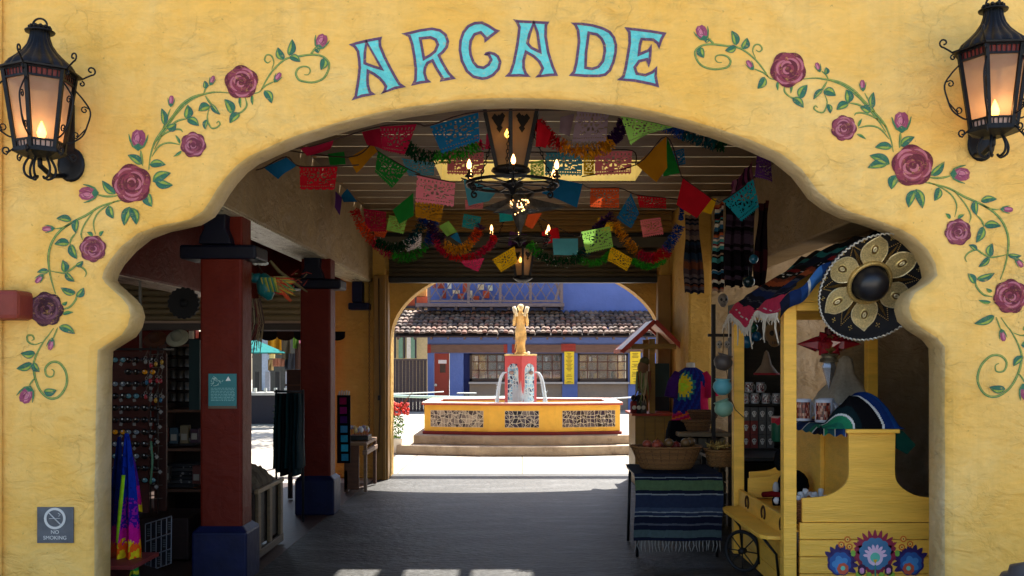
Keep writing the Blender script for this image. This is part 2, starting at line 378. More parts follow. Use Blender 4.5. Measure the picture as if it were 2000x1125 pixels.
STEM, TEAL, GRN, LGR = C(74,124,82), C(54,112,84), C(96,142,68), C(156,170,72)
def warp_fit():
    A = [(627,82),(470,160),(378,283),(270,270),(258,360),(172,377),(180,487),(92,603),(50,770),(330,239),(620,155),(116,709)]
    B = [(1375,65),(1538,130),(1648,252),(1760,233),(1778,320),(1875,337),(1862,448),(1985,587),(1995,760),(1702,218),(1380,130),(1945,700)]
    def ft(p): x, y = p[0]/1000, p[1]/1000; return [1, x, y, x*x, x*y, y*y]
    M = np.array([ft(p) for p in A]); c, *_ = np.linalg.lstsq(M, np.array(B, float), rcond=None)
    return lambda p: tuple(np.array(ft(p)) @ c)
WR = warp_fit()
stems = [  # width px, points
 (4,[(594,146),(602,146),(606,139),(603,132),(593,130),(583,134),(578,144),(584,156),(597,160),(613,161),(631,154),(641,138),(642,122),(629,110),(610,107),(586,110),(565,113),(549,122),(530,142),(517,163),(509,178),(495,183),(470,186)]),
 (4.5,[(450,182),(423,180),(399,184),(375,191),(354,206),(338,227),(320,252),(303,277),(294,306),(291,332)]),
 (3.5,[(398,185),(370,198),(345,222),(326,250),(312,272),(302,292)]),
 (3,[(531,137),(535,121),(530,109),(521,108),(517,117),(523,123),(529,119)]),(3,[(509,177),(520,167),(537,159)]),
 (3.5,[(479,190),(482,207),(470,220),(455,222)]),(3,[(398,184),(402,173),(409,166)]),
 (4,[(401,187),(412,203),(430,223)]),(3,[(410,209),(405,230),(412,249),(422,250),(430,243),(427,237),(423,241)]),
 (4,[(318,252),(332,246),(348,236),(366,232)]),(3,[(318,252),(326,232),(333,213)]),
 (3.5,[(300,282),(318,264),(338,254),(352,253),(357,258)]),(3.5,[(297,306),(311,286),(330,279),(352,283)]),
 (4.5,[(279,324),(277,308),(275,294)]),(4,[(231,382),(210,384),(190,380)]),
 (4.5,[(240,391),(222,395),(195,404),(168,421),(142,434),(118,451),(102,473),(95,499),(97,529),(103,555),(109,574)]),
 (3,[(231,391),(209,402),(191,417),(183,436),(187,458)]),(3,[(187,408),(168,434),(159,455),(162,469)]),
 (3,[(142,434),(125,444),(108,447)]),(3.5,[(149,455),(140,466),(137,477)]),
 (3.5,[(98,529),(113,532),(127,533),(140,526),(150,519),(163,524),(169,533),(166,541)]),(3,[(98,528),(88,535),(82,540)]),
 (4,[(121,604),(136,600),(148,586),(150,574)]),
 (4.5,[(105,641),(95,655),(85,668),(72,692),(66,712),(69,738),(79,763),(97,778),(116,774),(130,752),(129,727),(116,709),(100,708),(89,720),(92,734),(103,735),(106,725),(101,721)]),
 (3.5,[(83,668),(68,673),(55,667),(54,656),(63,655),(67,662),(62,665)]),(3,[(113,640),(108,652),(104,662)]),(3,[(69,738),(62,746),(56,756)]),
 (4,[(606,107),(612,100),(617,92)])]
leaves = [(517,177,531,202,8),(554,117,543,93,8),(565,109,571,77,8),(566,111,587,121,7),(633,114,627,137,8),(455,222,439,194,9),(468,221,449,241,8),
 (401,173,400,158,5),(410,207,388,217,9),(412,203,430,224,5),(404,234,401,253,5),(365,232,367,205,9),(366,233,389,246,8),(327,252,345,242,8),(322,244,316,212,7),
 (277,321,250,303,8),(293,322,324,322,8),(299,355,334,338,10),(303,354,338,362,9),(226,379,200,353,8),(287,377,297,404,10),(213,402,222,427,8),(254,404,243,441,9),(256,406,267,439,9),
 (140,430,111,427,7),(150,428,149,456,7),(136,475,107,477,8),(138,477,151,506,8),(127,532,123,508,8),(149,520,163,510,5),(128,533,146,550,6),(96,530,73,532,5),(148,573,119,562,7),(151,580,164,562,7),
 (116,638,147,652,8),(69,690,41,690,8),(63,710,33,720,8),(65,709,78,726,7),(86,765,111,762,8),
 (469,188,471,212,3),(493,186,494,206,3),(352,281,343,264,3),(355,295,339,306,3),(182,461,170,454,4),(195,461,203,451,4),(122,595,132,589,4),(123,614,144,610,4),(617,96,622,104,5),(282,380,291,390,5)]
roses = [(472,161,30,0),(378,283,23,1),(258,359,35,0),(182,486,24,1),(91,604,31,2)]
buds = [(628,81,14,-1.2),(543,151,10,-1.0),(415,157,9,-1.2),(335,197,10,-1.5),(271,272,18,-1.55),(172,378,17,3.1),(103,447,0,0),(94,447,11,3.1),(77,545,10,2.3),(100,673,11,1.8),(52,772,16,2.0)]
def sheet_strip(mb, pts, w, y, col, taper=True):
    n = len(pts); L = []; R = []
    for i, p in enumerate(pts):
        d = Vector(pts[min(i+1, n-1)])-Vector(pts[max(i-1, 0)]); d = d.normalized() if d.length else Vector((1,0)); q = Vector((-d.y, d.x))
        k = w/2*(min(1, .35+i/n*2.5, .35+(n-1-i)/n*2.5) if taper else 1); p = Vector(p); L.append(p+q*k); R.append(p-q*k)
    vs = [(p.x, y, p.y) for p in L]+[(p.x, y, p.y) for p in R]
    mb.add(vs, [(i, i+1, n+i+1, n+i) for i in range(n-1)], col)
def path2(pts, T, n=5): return [(v.x, v.y) for v in smooth_path([Vector((*mp2(T(p)), 0)) for p in pts], n)]
PXM = FY/FPX
rs = random.Random(3)
def blob(cx, cz, r, y, col, mb, k=5, amp=.1, ph=0, rr=None, n=36):
    pts = []
    for i in range(n):
        a = 2*PI*i/n; f = r*(1-amp+amp*2*abs(math.sin((a+ph)*k/2))) if not rr else rr(a)*r
        pts.append((cx+math.cos(a)*f, cz+math.sin(a)*f))
    mb.poly(pts, y, y, col=col)
def arcs(mb, cx, cz, r, y, cols, w, rs, rot=0):
    for ring, (rad, k) in enumerate(((.18,2),(.36,3),(.56,3),(.78,5))):
        for j in range(k):
            a0 = rot+ring*.9+2*PI*j/k; a1 = a0+2*PI/k*.86; pts = []
            for i in range(9):
                t = i/8; a = a0+(a1-a0)*t; f = rad+.07*math.sin(t*PI)+.05*t
                pts.append((cx+math.cos(a)*r*f, cz+math.sin(a)*r*f*.97))
            sheet_strip(mb, pts, w*(1+.5*rs.random()), y-.0003*ring, cols[(ring+j) % len(cols)])
for side in (0, 1):
    T = (lambda p: p) if side == 0 else WR
    vn = MB()
    for w_, pts in stems:
        q = path2(pts, T); sheet_strip(vn, q, w_*PXM, MY, STEM); sheet_strip(vn, [(a+.001, b_+.0015) for a, b_ in q], w_*PXM*.35, MY-.0006, LGR)
    for (x0, y0, x1, y1, hw) in leaves:
        a = Vector(mp2(T((x0, y0)))); b_ = Vector(mp2(T((x1, y1)))); d = b_-a; q = Vector((-d.y, d.x)).normalized()*hw*PXM
        cv = q*(.35 if rs.random() < .5 else -.35); N_ = 10; mid = []; up = []; lo = []
        for i in range(N_+1):
            t = i/N_; s_ = math.sin(PI*t**.8)**.8*(1-.15*t) if 0 < t < 1 else 0
            c_ = a+d*t+cv*math.sin(PI*t); mid.append(c_); up.append(c_+q*s_); lo.append(c_-q*s_)
        y = MY-.001-rs.random()*.0004
        for A_, col in ((up, GRN), (lo, TEAL)):
            vs = [(p.x, y, p.y) for p in mid]+[(p.x, y, p.y) for p in A_]; vn.add(vs, [(i, i+1, N_+2+i, N_+1+i) for i in range(N_)], col)
        if hw > 4:
            hl = [(m_*.55+u_*.45) for m_, u_ in zip(mid, up)][2:8]; sheet_strip(vn, [tuple(v) for v in hl], hw*PXM*.45, y-.0004, LGR)
            sheet_strip(vn, [tuple(v) for v in mid], 1.1*PXM, y-.0006, C(40,86,92))
            sheet_strip(vn, [tuple(v) for v in up], 1.0*PXM, y-.0006, C(48,98,100)); sheet_strip(vn, [tuple(v) for v in lo], 1.0*PXM, y-.0006, C(40,78,98))
    vn.build('painted_vine', MATS['mural'], wall, fixn=False)
    for (x, y, r_, kind) in roses:
        c = mp2(T((x, y))); r_ *= PXM*(1.12 if side and kind == 0 else 1.05); m_ = MB()
        dk, md, lt = ((C(104,38,52), C(140,58,74), C(184,106,120)), (C(108,46,62), C(140,66,84), C(176,108,124)), (C(62,30,40), C(92,50,64), C(118,76,90)))[kind if not (side and kind == 2) else 0]
        ph = rs.random()*6
        blob(c[0], c[1], r_*1.0, MY-.002, dk, m_, 7 if kind else 5, .07, ph)
        blob(c[0], c[1], r_*.9, MY-.0024, md, m_, 5, .08, ph+.5)
        blob(c[0]+r_*.05, c[1]+r_*.05, r_*.5, MY-.0028, dk, m_, 3, .08, ph)
        arcs(m_, c[0], c[1], r_, MY-.0032, (lt, md, dk, lt), r_*.11, rs, ph)
        m_.build('painted_rose', MATS['mural'], wall, fixn=False)
    for (x, y, r_, ang) in buds:
        if not r_: continue
        if side: ang = PI-ang
        c = mp2(T((x, y))); r_ *= PXM; m_ = MB(); d = Vector((math.cos(-ang), math.sin(-ang))); q = Vector((-d.y, d.x))
        def P(u, v): p = Vector(c)+d*u*r_+q*v*r_; return (p.x, p.y)
        big = r_ > 12*PXM; wd = .78 if big else .5
        m_.poly([P(-1,0),P(-.7,wd*.8),P(0,wd),P(.7,wd*.85),P(1.05,wd*.3),P(.95,-wd*.1),P(1.0,-wd*.5),P(.6,-wd*.9),P(0,-wd),P(-.7,-wd*.75)], MY-.002, MY-.002, col=C(150,70,100))
        m_.poly([P(-.8,.1),P(-.2,wd*.7),P(.6,wd*.5),P(.85,wd*.1),P(.2,-.1),P(-.4,-.05)], MY-.0025, MY-.0025, col=C(196,118,142))
        if big:
            for k in range(3): sheet_strip(m_, [P(.1+.45*math.cos(a+k), .4*math.sin(a+k)*(1-k*.2)) for a in np.linspace(0, 3.6, 9)], r_*.1, MY-.003-.0003*k, (C(120,48,80), C(214,146,162), C(120,48,80))[k])
        for sg in (1, -1):
            sheet_strip(m_, [P(-1.25,0),P(-.8,sg*wd*.75),P(-.1,sg*wd*1.15),P(.5,sg*wd*1.35)], r_*.22, MY-.0033, STEM)
        m_.poly([P(-1.3,0),P(-.75,wd*.6),P(-.45,0),P(-.75,-wd*.6)], MY-.0036, MY-.0036, col=TEAL)
        m_.build('painted_rosebud', MATS['mural'], wall, fixn=False)

# ---------------------------------------------------------------- timber end, smoking sign on the wall
p0 = at(0, 568, FY-.1); p1 = at(50, 625, FY-.1)
b = MB(); b.box(-4.2, p1.x, FY-.2, FY+.02, p1.z, p0.z, C(128,52,40))
o = b.build('beam_end', mat('red_timber', 'attr', .55, .15, 8, .35, 25), bevel=.03); tag(o, 'rounded red painted timber beam end sticking out low on the left of the yellow wall', 'beam')
sg = thing('smoking_sign', (at(109, 0, FY).x, FY-.01, at(0, 1025, FY).z), 'small square grey plaque with a crossed out cigarette on the yellow wall', 'sign')
a = at(74, 990, FY); c = at(145, 1060, FY); b = MB(); b.box(a.x, c.x, FY-.012, FY-.002, c.z, a.z, C(88,92,98))
b.build('plate', mat('plate', 'attr', .5, .2, 12, .1, 60, metal=.3), sg, bevel=.002)
b = MB(); cc = at(109, 1012, FY); R_ = 21*PXM
ring = [(cc.x+math.cos(t)*R_, cc.z+math.sin(t)*R_) for t in np.linspace(0, 2*PI, 40, endpoint=False)]
rin = [(cc.x+math.cos(t)*R_*.78, cc.z+math.sin(t)*R_*.78) for t in np.linspace(0, 2*PI, 40, endpoint=False)]
WH = C(205,205,200)
b.poly(ring, FY-.0145, FY-.012, [rin], WH)
b.bar((cc.x-R_*.6, FY-.0135, cc.z+R_*.6), (cc.x+R_*.6, FY-.0135, cc.z-R_*.6), R_*.22, .003, WH)
b.bar((cc.x-R_*.5, FY-.0128, cc.z), (cc.x+R_*.5, FY-.0128, cc.z), R_*.22, .002, WH)
b.tube([(cc.x+R_*.35, FY-.013, cc.z+R_*.2), (cc.x+R_*.5, FY-.013, cc.z+R_*.35), (cc.x+R_*.3, FY-.013, cc.z+R_*.5)], .0022, 5, WH)
TM = Matrix.Translation((cc.x, FY-.0125, at(0,1042,FY).z)) @ Matrix.Rotation(PI/2, 4, 'X'); text_mb(b, 'NO', TM, .034, WH)
TM = Matrix.Translation((cc.x, FY-.0125, at(0,1053,FY).z)) @ Matrix.Rotation(PI/2, 4, 'X'); text_mb(b, 'SMOKING', TM, .034, WH)
b.build('symbol', MATS['satin'], sg, fixn=False)
# ---------------------------------------------------------------- floors and ground (structure)
def struct(name, mb, m, **k): o = mb.build(name, m, **k); o['kind'] = 'structure'; return o
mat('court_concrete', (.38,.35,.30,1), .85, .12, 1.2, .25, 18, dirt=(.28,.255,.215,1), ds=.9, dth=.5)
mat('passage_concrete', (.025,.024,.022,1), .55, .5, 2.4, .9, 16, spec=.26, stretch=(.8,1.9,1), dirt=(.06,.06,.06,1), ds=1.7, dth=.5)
mat('front_pave', (.40,.36,.30,1), .8, .2, 2, .3, 15)
mat('shop_tile', (.04,.02,.014,1), .45, .25, 4, .2, 20)
_m = MATS['court_concrete']; _n = _m.node_tree.nodes; _l = _m.node_tree.links; _b = _n['Principled BSDF']; _src = _b.inputs['Base Color'].links[0].from_socket
_g = _n.new('ShaderNodeNewGeometry'); _t = _n.new('ShaderNodeTexBrick'); _t.offset = 0; _t.inputs['Scale'].default_value = 1; _t.inputs['Brick Width'].default_value = 1.9; _t.inputs['Row Height'].default_value = 1.9; _t.inputs['Mortar Size'].default_value = .012
_t.inputs['Color1'].default_value = (1,1,1,1); _t.inputs['Color2'].default_value = (.9,.9,.9,1); _t.inputs['Mortar'].default_value = (.35,.33,.3,1); _l.new(_g.outputs['Position'], _t.inputs[0])
_x = _n.new('ShaderNodeMix'); _x.data_type = 'RGBA'; _x.blend_type = 'MULTIPLY'; _x.inputs[0].default_value = 1; _l.new(_src, _x.inputs[6]); _l.new(_t.outputs[0], _x.inputs[7]); _l.new(_x.outputs[2], _b.inputs['Base Color'])
b = MB(); b.box(-60, 60, -40, 80, -.3, -.004); struct('courtyard_ground', b, MATS['court_concrete'])
b = MB(); b.box(-9, 9, -20, 6.2, -.02, .001); struct('front_pavement', b, MATS['front_pave'])
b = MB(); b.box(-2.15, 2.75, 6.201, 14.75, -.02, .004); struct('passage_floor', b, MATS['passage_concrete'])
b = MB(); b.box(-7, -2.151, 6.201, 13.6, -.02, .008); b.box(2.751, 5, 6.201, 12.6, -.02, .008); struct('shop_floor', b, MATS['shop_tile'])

# ---------------------------------------------------------------- ceiling of boards with translucent strips, skylight well
BD = C(100, 74, 40); mat('board', 'attr', .65, .25, 4, .25, 25, stretch=(1,6,6)); mat('panel_strip', (.42,.38,.30,1), .5, .05, trans=.5)
ceil = thing('board_ceiling', (0, 10, 3.85), 'ceiling of wide brown boards with bright light strips between them', 'ceiling')
b = MB(); st = MB(); y = 6.62; rr = random.Random(5)
WX0, WX1, WY0, WY1, WZ = -.95, 1.34, 10.3, 11.55, 5.3
while y < 14.1:
    y2 = min(y+.47, 14.2); k = rr.uniform(.8, 1.15); col = (BD[0]*k, BD[1]*k, BD[2]*k, 1)
    if y < WY1 and y2 > WY0:
        ya, yb = max(y, WY0), min(y2, WY1)
        if y < WY0: b.box(-7, 5, y, WY0, 3.85, 3.858, col)
        if y2 > WY1: b.box(-7, 5, WY1, y2, 3.85, 3.858, col)
        b.box(-7, WX0, ya, yb, 3.85, 3.858, col); b.box(WX1, 5, ya, yb, 3.85, 3.858, col)
    else: b.box(-7, 5, y, y2, 3.85, 3.858, col)
    # light strip over the gap
    if not (WY0-.04 < y2 < WY1): st.box(-2.15, 2.68, y2+.001, y2+.036, 3.8535, 3.8565)
    else: st.box(-2.15, WX0, y2+.001, y2+.036, 3.8535, 3.8565); st.box(WX1, 2.68, y2+.001, y2+.036, 3.8535, 3.8565)
    y = y2+.037
b.build('boards', MATS['board'], ceil); st.build('light_strip', MATS['panel_strip'], ceil)
b = MB(); 
b.box(-7, -2.16, 6.62, 14.2, 3.92, 3.97, BD); b.box(2.69, 5, 6.62, 14.2, 3.92, 3.97, BD)
b.build('roof_deck', MATS['board'], ceil)
b = MB(); YW = C(246, 230, 170)
b.box(WX0-.04, WX0, WY0, WY1, 3.852, WZ, YW); b.box(WX1, WX1+.04, WY0, WY1, 3.852, WZ, YW); b.box(WX0-.04, WX1+.04, WY1, WY1+.04, 3.852, WZ, YW); b.box(WX0-.04, WX1+.04, WY0-.04, WY0, 3.852, WZ, YW)
b.box(WX0, -.33, WY0, WY1, WZ, WZ+.02, YW); b.box(1.25, WX1, WY0, WY1, WZ, WZ+.02, YW); b.box(-.01, .20, WY0, WY1, WZ-.06, WZ, YW); b.box(.645, .75, WY0, WY1, WZ-.06, WZ, YW)  # end caps added out of view to keep the sun patches narrow
for yy in (10.7, 11.1): b.box(WX0, WX1, yy, yy+.03, 3.98, 4.0, C(60,45,25))
b.build('skylight_well', MATS['satin'], ceil)

# ---------------------------------------------------------------- header beams along the passage
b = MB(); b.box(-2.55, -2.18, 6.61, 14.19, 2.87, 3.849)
tag(b.build('header_beam', MATS['stucco_beige'], bevel=.02), 'deep plastered header beam carried by the two red columns, gloss underside paled for bounced light', 'beam')
hb = bpy.data.objects['header_beam']; b = MB(); b.box(-2.54, -2.19, 6.63, 14.17, 2.862, 2.869, C(200,190,160)); b.build('glare_underside', mat('gloss_glare_paint', 'attr', .22, .25, 5, .6, 12, spec=.6, stretch=(3,.7,1), dirt=(.16,.12,.07,1), ds=3, dth=.56), hb)  # gloss coat coloured pale to stand in for ground bounce and glare
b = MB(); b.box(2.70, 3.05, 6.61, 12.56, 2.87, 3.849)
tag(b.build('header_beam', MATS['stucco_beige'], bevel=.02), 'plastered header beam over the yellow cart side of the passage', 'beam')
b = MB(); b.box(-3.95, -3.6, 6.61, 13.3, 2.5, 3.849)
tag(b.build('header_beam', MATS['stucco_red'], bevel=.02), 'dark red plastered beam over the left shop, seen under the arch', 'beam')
hb = bpy.data.objects['header_beam.002']; b = MB(); b.box(-3.94, -3.61, 6.63, 13.28, 2.492, 2.499, C(190,170,150)); b.build('glare_underside', MATS['gloss_glare_paint'], hb)  # pale strip paints the lit underside of the red beam
b = MB()
b.box(-7.1, -7.0, 6.61, 20, 0, 4); b.box(-7, -4.1, 13.55, 13.7, 2.7, 3.849); b.box(-4.1, -2.56, 13.55, 13.7, 2.7, 3.849)
b.box(-7, -4.55, 13.55, 13.7, 0, 2.7)
tag(b.build('shop_wall', MATS['stucco_red'], bevel=.01), 'dark red wall around the left shop behind the shelves', 'wall')
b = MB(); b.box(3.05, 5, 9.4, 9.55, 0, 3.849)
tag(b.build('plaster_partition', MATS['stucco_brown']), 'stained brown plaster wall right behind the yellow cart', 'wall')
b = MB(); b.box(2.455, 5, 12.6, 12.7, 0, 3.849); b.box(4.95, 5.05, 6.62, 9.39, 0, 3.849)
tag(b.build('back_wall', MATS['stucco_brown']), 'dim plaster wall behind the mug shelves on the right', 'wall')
b = MB(); b.box(2.15, 2.45, 12.57, 14.19, 0, 3.849)
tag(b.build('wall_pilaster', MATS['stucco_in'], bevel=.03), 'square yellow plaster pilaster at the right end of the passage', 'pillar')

# ---------------------------------------------------------------- red columns
RED = MATS['stucco_red']; NAVY = C(11, 18, 50)
mat('navy', 'attr', .5, .3, 6, .15, 14, spec=.2, dirt=(.03,.04,.09,1), ds=4, dth=.68)
def column(xl, xr, Y, label):
    c = thing('red_column', ((xl+xr)/2, Y+.15, 0), label, 'column'); d = xr-xl; D = .29
    b = MB(); b.box(xl, xr, Y, Y+D, .3, 2.6); b.build('shaft', RED, c, bevel=.022)
    b = MB(); b.box(xl-.05, xr+.05, Y-.05, Y+D+.05, .005, .40, NAVY)
    vs = [(xl-.05, Y-.05, .40), (xr+.05, Y-.05, .40), (xr+.05, Y+D+.05, .40), (xl-.05, Y+D+.05, .40), (xl-.004, Y-.004, .44), (xr+.004, Y-.004, .44), (xr+.004, Y+D+.004, .44), (xl-.004, Y+D+.004, .44)]
    b.add(vs, [(0,1,5,4),(1,2,6,5),(2,3,7,6),(3,0,4,7)], NAVY); b.build('base', MATS['navy'], c, bevel=.018)
    b = MB(); b.box(xl-.15, xr+.12, Y-.04, Y+D+.04, 2.525, 2.635, C(6,9,26))
    b.build('capital', MATS['navy'], c, bevel=.02)
    b = MB(); prof = [(-.085,.0),(-.075,.06),(-.055,.12),(-.06,.3),(.06,.3),(.055,.12),(.075,.06),(.085,0)]
    b.poly([((xl+xr)/2-.02+x*1.5, 2.636+z) for x, z in prof], Y-.1, Y+.05, col=C(6,9,26))
    b.build('corbel', MATS['navy'], c, bevel=.01)
    b = MB(); b.box(xl+.01, xr-.003, Y+.02, Y+D-.02, 2.637, 2.868); b.box(xl+.01, -2.556, Y+.02, Y+D-.02, 2.8685, 3.3); b.build('upper_shaft', RED, c, bevel=.01)
    return c
c1 = column(-2.52, -2.19, 7.6, 'nearer red column with a small teal notice on its front and a blue base')
column(-2.48, -2.14, 10.86, 'farther red column, plain, standing beside the hanging dark clothes')
sgn = thing('notice_sign', (at(434,0,7.59).x, 7.59, at(0,765,7.59).z), 'small teal paper notice with white print on the nearer red column', 'sign')
a = at(407, 730, 7.585); c = at(462, 798, 7.585); b = MB(); b.box(a.x, c.x, 7.585, 7.592, c.z, a.z, C(38,110,112)); b.box(a.x, c.x, 7.581, 7.5845, c.z, c.z+.02, C(90,70,50)); b.build('panel', MATS['satin'], sgn)
b = MB(); rr = random.Random(11)
for i in range(9):
    z = a.z-.115-.012*i; x = a.x+.02
    while x < c.x-.02: l = rr.uniform(.008, .03); b.box(x, min(x+l, c.x-.015), 7.5835, 7.5845, z, z+.005, C(120,170,165)); x += l+.006
b.poly([(a.x+.155, a.z-.02), (a.x+.175, a.z-.055), (a.x+.135, a.z-.055)], 7.5832, 7.5845, col=C(225,225,215))
for i in range(22):
    x = a.x+.02+rr.random()*.09; z = a.z-.03-rr.random()*.07; b.tube([(x, 7.584, z), (x+rr.uniform(-.02,.03), 7.584, z+rr.uniform(-.02,.02))], .0018, 4, C(170,200,190))
b.build('print', MATS['satin'], sgn, fixn=False)
b = MB(); b.tube([at(272, 450, 9.3), at(274, 600, 9.3), at(275, 690, 9.3)], .014, 8, C(120,116,108))
tag(b.build('conduit_pipe', MATS['satin']), 'thin grey conduit pipe hanging in front of the red beam', 'pipe')

# ---------------------------------------------------------------- end of the passage: frame, roller door, arch wall
ew = thing('end_wall', (0, 14.3, 0), 'yellow plaster wall closing the passage, with the wide arch onto the courtyard', 'wall')
arch = [(-1.93, -.05)]
cz, ax, bz = at(0, 660, 14.6).z, 2.0, 1.13
cxx = .05
arch = [(cxx-ax, -.05)]+[(cxx-ax*math.cos(t), cz+bz*math.sin(t)) for t in np.linspace(0, PI, 41)]+[(cxx+ax, -.05)]
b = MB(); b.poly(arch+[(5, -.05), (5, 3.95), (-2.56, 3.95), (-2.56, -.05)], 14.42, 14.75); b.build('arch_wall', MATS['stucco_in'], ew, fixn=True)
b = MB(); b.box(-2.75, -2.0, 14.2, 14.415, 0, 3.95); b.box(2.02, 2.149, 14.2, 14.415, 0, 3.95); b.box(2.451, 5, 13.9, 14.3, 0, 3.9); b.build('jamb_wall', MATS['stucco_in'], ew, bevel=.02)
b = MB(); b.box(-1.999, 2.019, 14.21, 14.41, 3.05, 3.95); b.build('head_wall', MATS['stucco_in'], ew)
b = MB(); GOLD = C(128,92,34)
b.box(-2.14, -1.93, 13.98, 14.19, .005, 2.95, GOLD); b.box(-2.0, -1.955, 13.93, 13.979, .005, 2.95, GOLD)
b.build('frame_post', MATS['satin'], ew, bevel=.01)
b = MB(); b.box(1.95, 2.14, 13.98, 14.19, .005, 2.95, GOLD); b.build('frame_post', MATS['satin'], ew, bevel=.01)
rd = thing('roller_door', (0, 14.1, 2.9), 'rolled up metal roller door across the head of the far opening', 'roller door')
b = MB(); SL = C(88,80,66)
for i in range(6):
    z = 2.93+.068*i; b.lathe([(.001,-1.93),(.036,-1.93),(.036,1.95),(.001,1.95)], (0,0,0), 12, SL, 0, Matrix.Translation((0, 14.12, z+.034)) @ Matrix.Rotation(PI/2, 4, 'Y'))
b.build('slats', MATS['satin'], rd)
b = MB(); b.box(-1.93, 1.95, 14.05, 14.18, 2.845, 2.925, C(12,12,14)); b.build('bottom_rail', MATS['satin'], rd, bevel=.008)
b = MB(); b.box(-2.14, 2.14, 13.98, 14.18, 3.345, 3.50, C(74,70,56)); b.box(-2.14, 2.14, 13.99, 14.18, 3.501, 3.56, C(14,13,12)); b.build('hood', MATS['satin'], rd, bevel=.006)
b = MB()
for i in range(7): b.box(-2.17, 2.14, 13.9+.03*(i % 2), 14.2, 3.565+.042*i, 3.6+.042*i, C(150,112,48))
b.build('louvre', MATS['satin'], rd)
b = MB(); z = 2.9; k = 0
while z > .45:
    M_ = Matrix.Translation((-2.22, 14.12, z)) @ Matrix.Rotation(PI/2*(k % 2), 4, 'Z')
    b.tube([M_ @ Vector((.012*math.cos(t), 0, .02*math.sin(t))) for t in np.linspace(0, 2*PI, 9)], .0035, 5, C(70,50,30)); z -= .032; k += 1
tag(b.build('pull_chain', MATS['satin'], fixn=False), 'long rusty pull chain of the roller door hanging down the yellow wall', 'chain')
b = MB(); b.tube([(-2.06, 13.96, 2.9), (-2.05, 13.95, 2.0), (-2.04, 13.96, 1.05), (-2.06, 13.96, .4)], .008, 6, C(60,44,26)); b.box(-2.07, -2.03, 13.94, 13.98, 1.15, 1.22, C(30,25,20))
tag(b.build('door_cable', MATS['satin']), 'thin dark cable with a small box on the yellow door post', 'cable')
b = MB(); b.box(-2.5, -2.2, 13.95, 14.19, 2.45, 2.55, NAVY); b.box(-2.45, -2.3, 13.97, 14.19, 2.551, 2.86, NAVY)
tag(b.build('wall_corbel', MATS['navy'], bevel=.02), 'dark blue corbel where the header beam meets the yellow end wall', 'corbel')
# left shop roller shutter
sh = thing('roller_shutter', (-4, 13.4, 2.3), 'cream corrugated roller shutter half lowered behind the red columns', 'roller shutter')
b = MB(); CR = C(128,112,82)
for i in range(7):
    z = 2.27+.085*i; b.lathe([(.001,-6.9),(.043,-6.9),(.043,-2.62),(.001,-2.62)], (0,0,0), 12, CR, 0, Matrix.Translation((0, 13.42, z+.04)) @ Matrix.Rotation(PI/2, 4, 'Y'))
b.build('slats', MATS['satin'], sh)
b = MB(); b.box(-6.9, -2.6, 13.38, 13.46, 2.235, 2.266, C(170,140,116)); b.box(-6.9, -2.6, 13.4, 13.5, 2.14, 2.234, C(60,46,34)); b.build('bottom_rail', MATS['satin'], sh)
b = MB(); b.box(-2.75, -2.68, 13.45, 13.52, 0, 2.9, C(25,22,20)); tag(b.build('shutter_post', MATS['satin']), 'slim black steel post beside the red strip at the end of the left shop', 'post')
b = MB(); b.box(-2.98, -2.8, 13.75, 13.85, 0, 2.2, C(170,36,20)); tag(b.build('door_edge', MATS['satin']), 'bright orange red door edge seen behind the farther column', 'door')
# ---------------------------------------------------------------- fountain
fo = thing('fountain', (0, 19.2, 0), 'yellow and red tiled fountain with stone steps in the middle of the courtyard', 'fountain')
mat('step_stone', (.38,.31,.23,1), .85, .25, 4, .4, 14, dirt=(.19,.14,.10,1), ds=2, dth=.52)
mat('foun_paint', 'attr', .5, .1, 5, .3, 18)
mat('water', (.30,.42,.48,1), .06, .05, 3, .6, 14, spec=.8)
mat('stone', 'attr', .75, .3, 9, .35, 26)
def octo(hw, hf, y0, y1, in_=0.42): return [(-hf, y0), (hf, y0), (hw, y0+in_), (hw, y1-in_), (hf, y1), (-hf, y1), (-hw, y1-in_), (-hw, y0+in_)]
def prismz(b, pts, z0, z1, col=(.5,.5,.5,1), mi=0, holes=()):
    M_ = Matrix(((1,0,0,0),(0,0,1,0),(0,1,0,0),(0,0,0,1)))
    b.poly(pts, z0, z1, holes, col, mi, M_)
b = MB(); prismz(b, octo(2.3, .8, 17.42, 21, .35), 0, .165); prismz(b, octo(2.02, .7, 17.72, 20.7, .33), .166, .33); b.build('step', MATS['step_stone'], fo, bevel=.015)
b = MB(); FYE, FRE = (.84,.50,.07,1), C(150,40,42)
outer = octo(1.84, .62, 18.0, 20.4, .28); inner = octo(1.62, .55, 18.22, 20.18, .25)
prismz(b, outer, .39, .88, FYE, 0, [inner]); b.build('basin_wall', MATS['foun_paint'], fo, bevel=.008)
b = MB(); prismz(b, octo(1.87, .63, 17.96, 20.44, .28), .331, .389, C(120,34,40)); b.build('plinth_band', MATS['foun_paint'], fo, bevel=.01)
b = MB(); prismz(b, octo(1.89, .65, 17.94, 20.46, .29), .881, .905, C(178,72,62), 0, [inner]); prismz(b, octo(1.885, .645, 17.945, 20.455, .29), .9055, .93, C(228,190,176), 0, [inner]); b.build('rim', MATS['foun_paint'], fo, bevel=.02, seg=3)  # pale upper layer paints sunlight onto the top of the red rim
b = MB(); prismz(b, inner, .80, .83); b.build('water_surface', MATS['water'], fo)
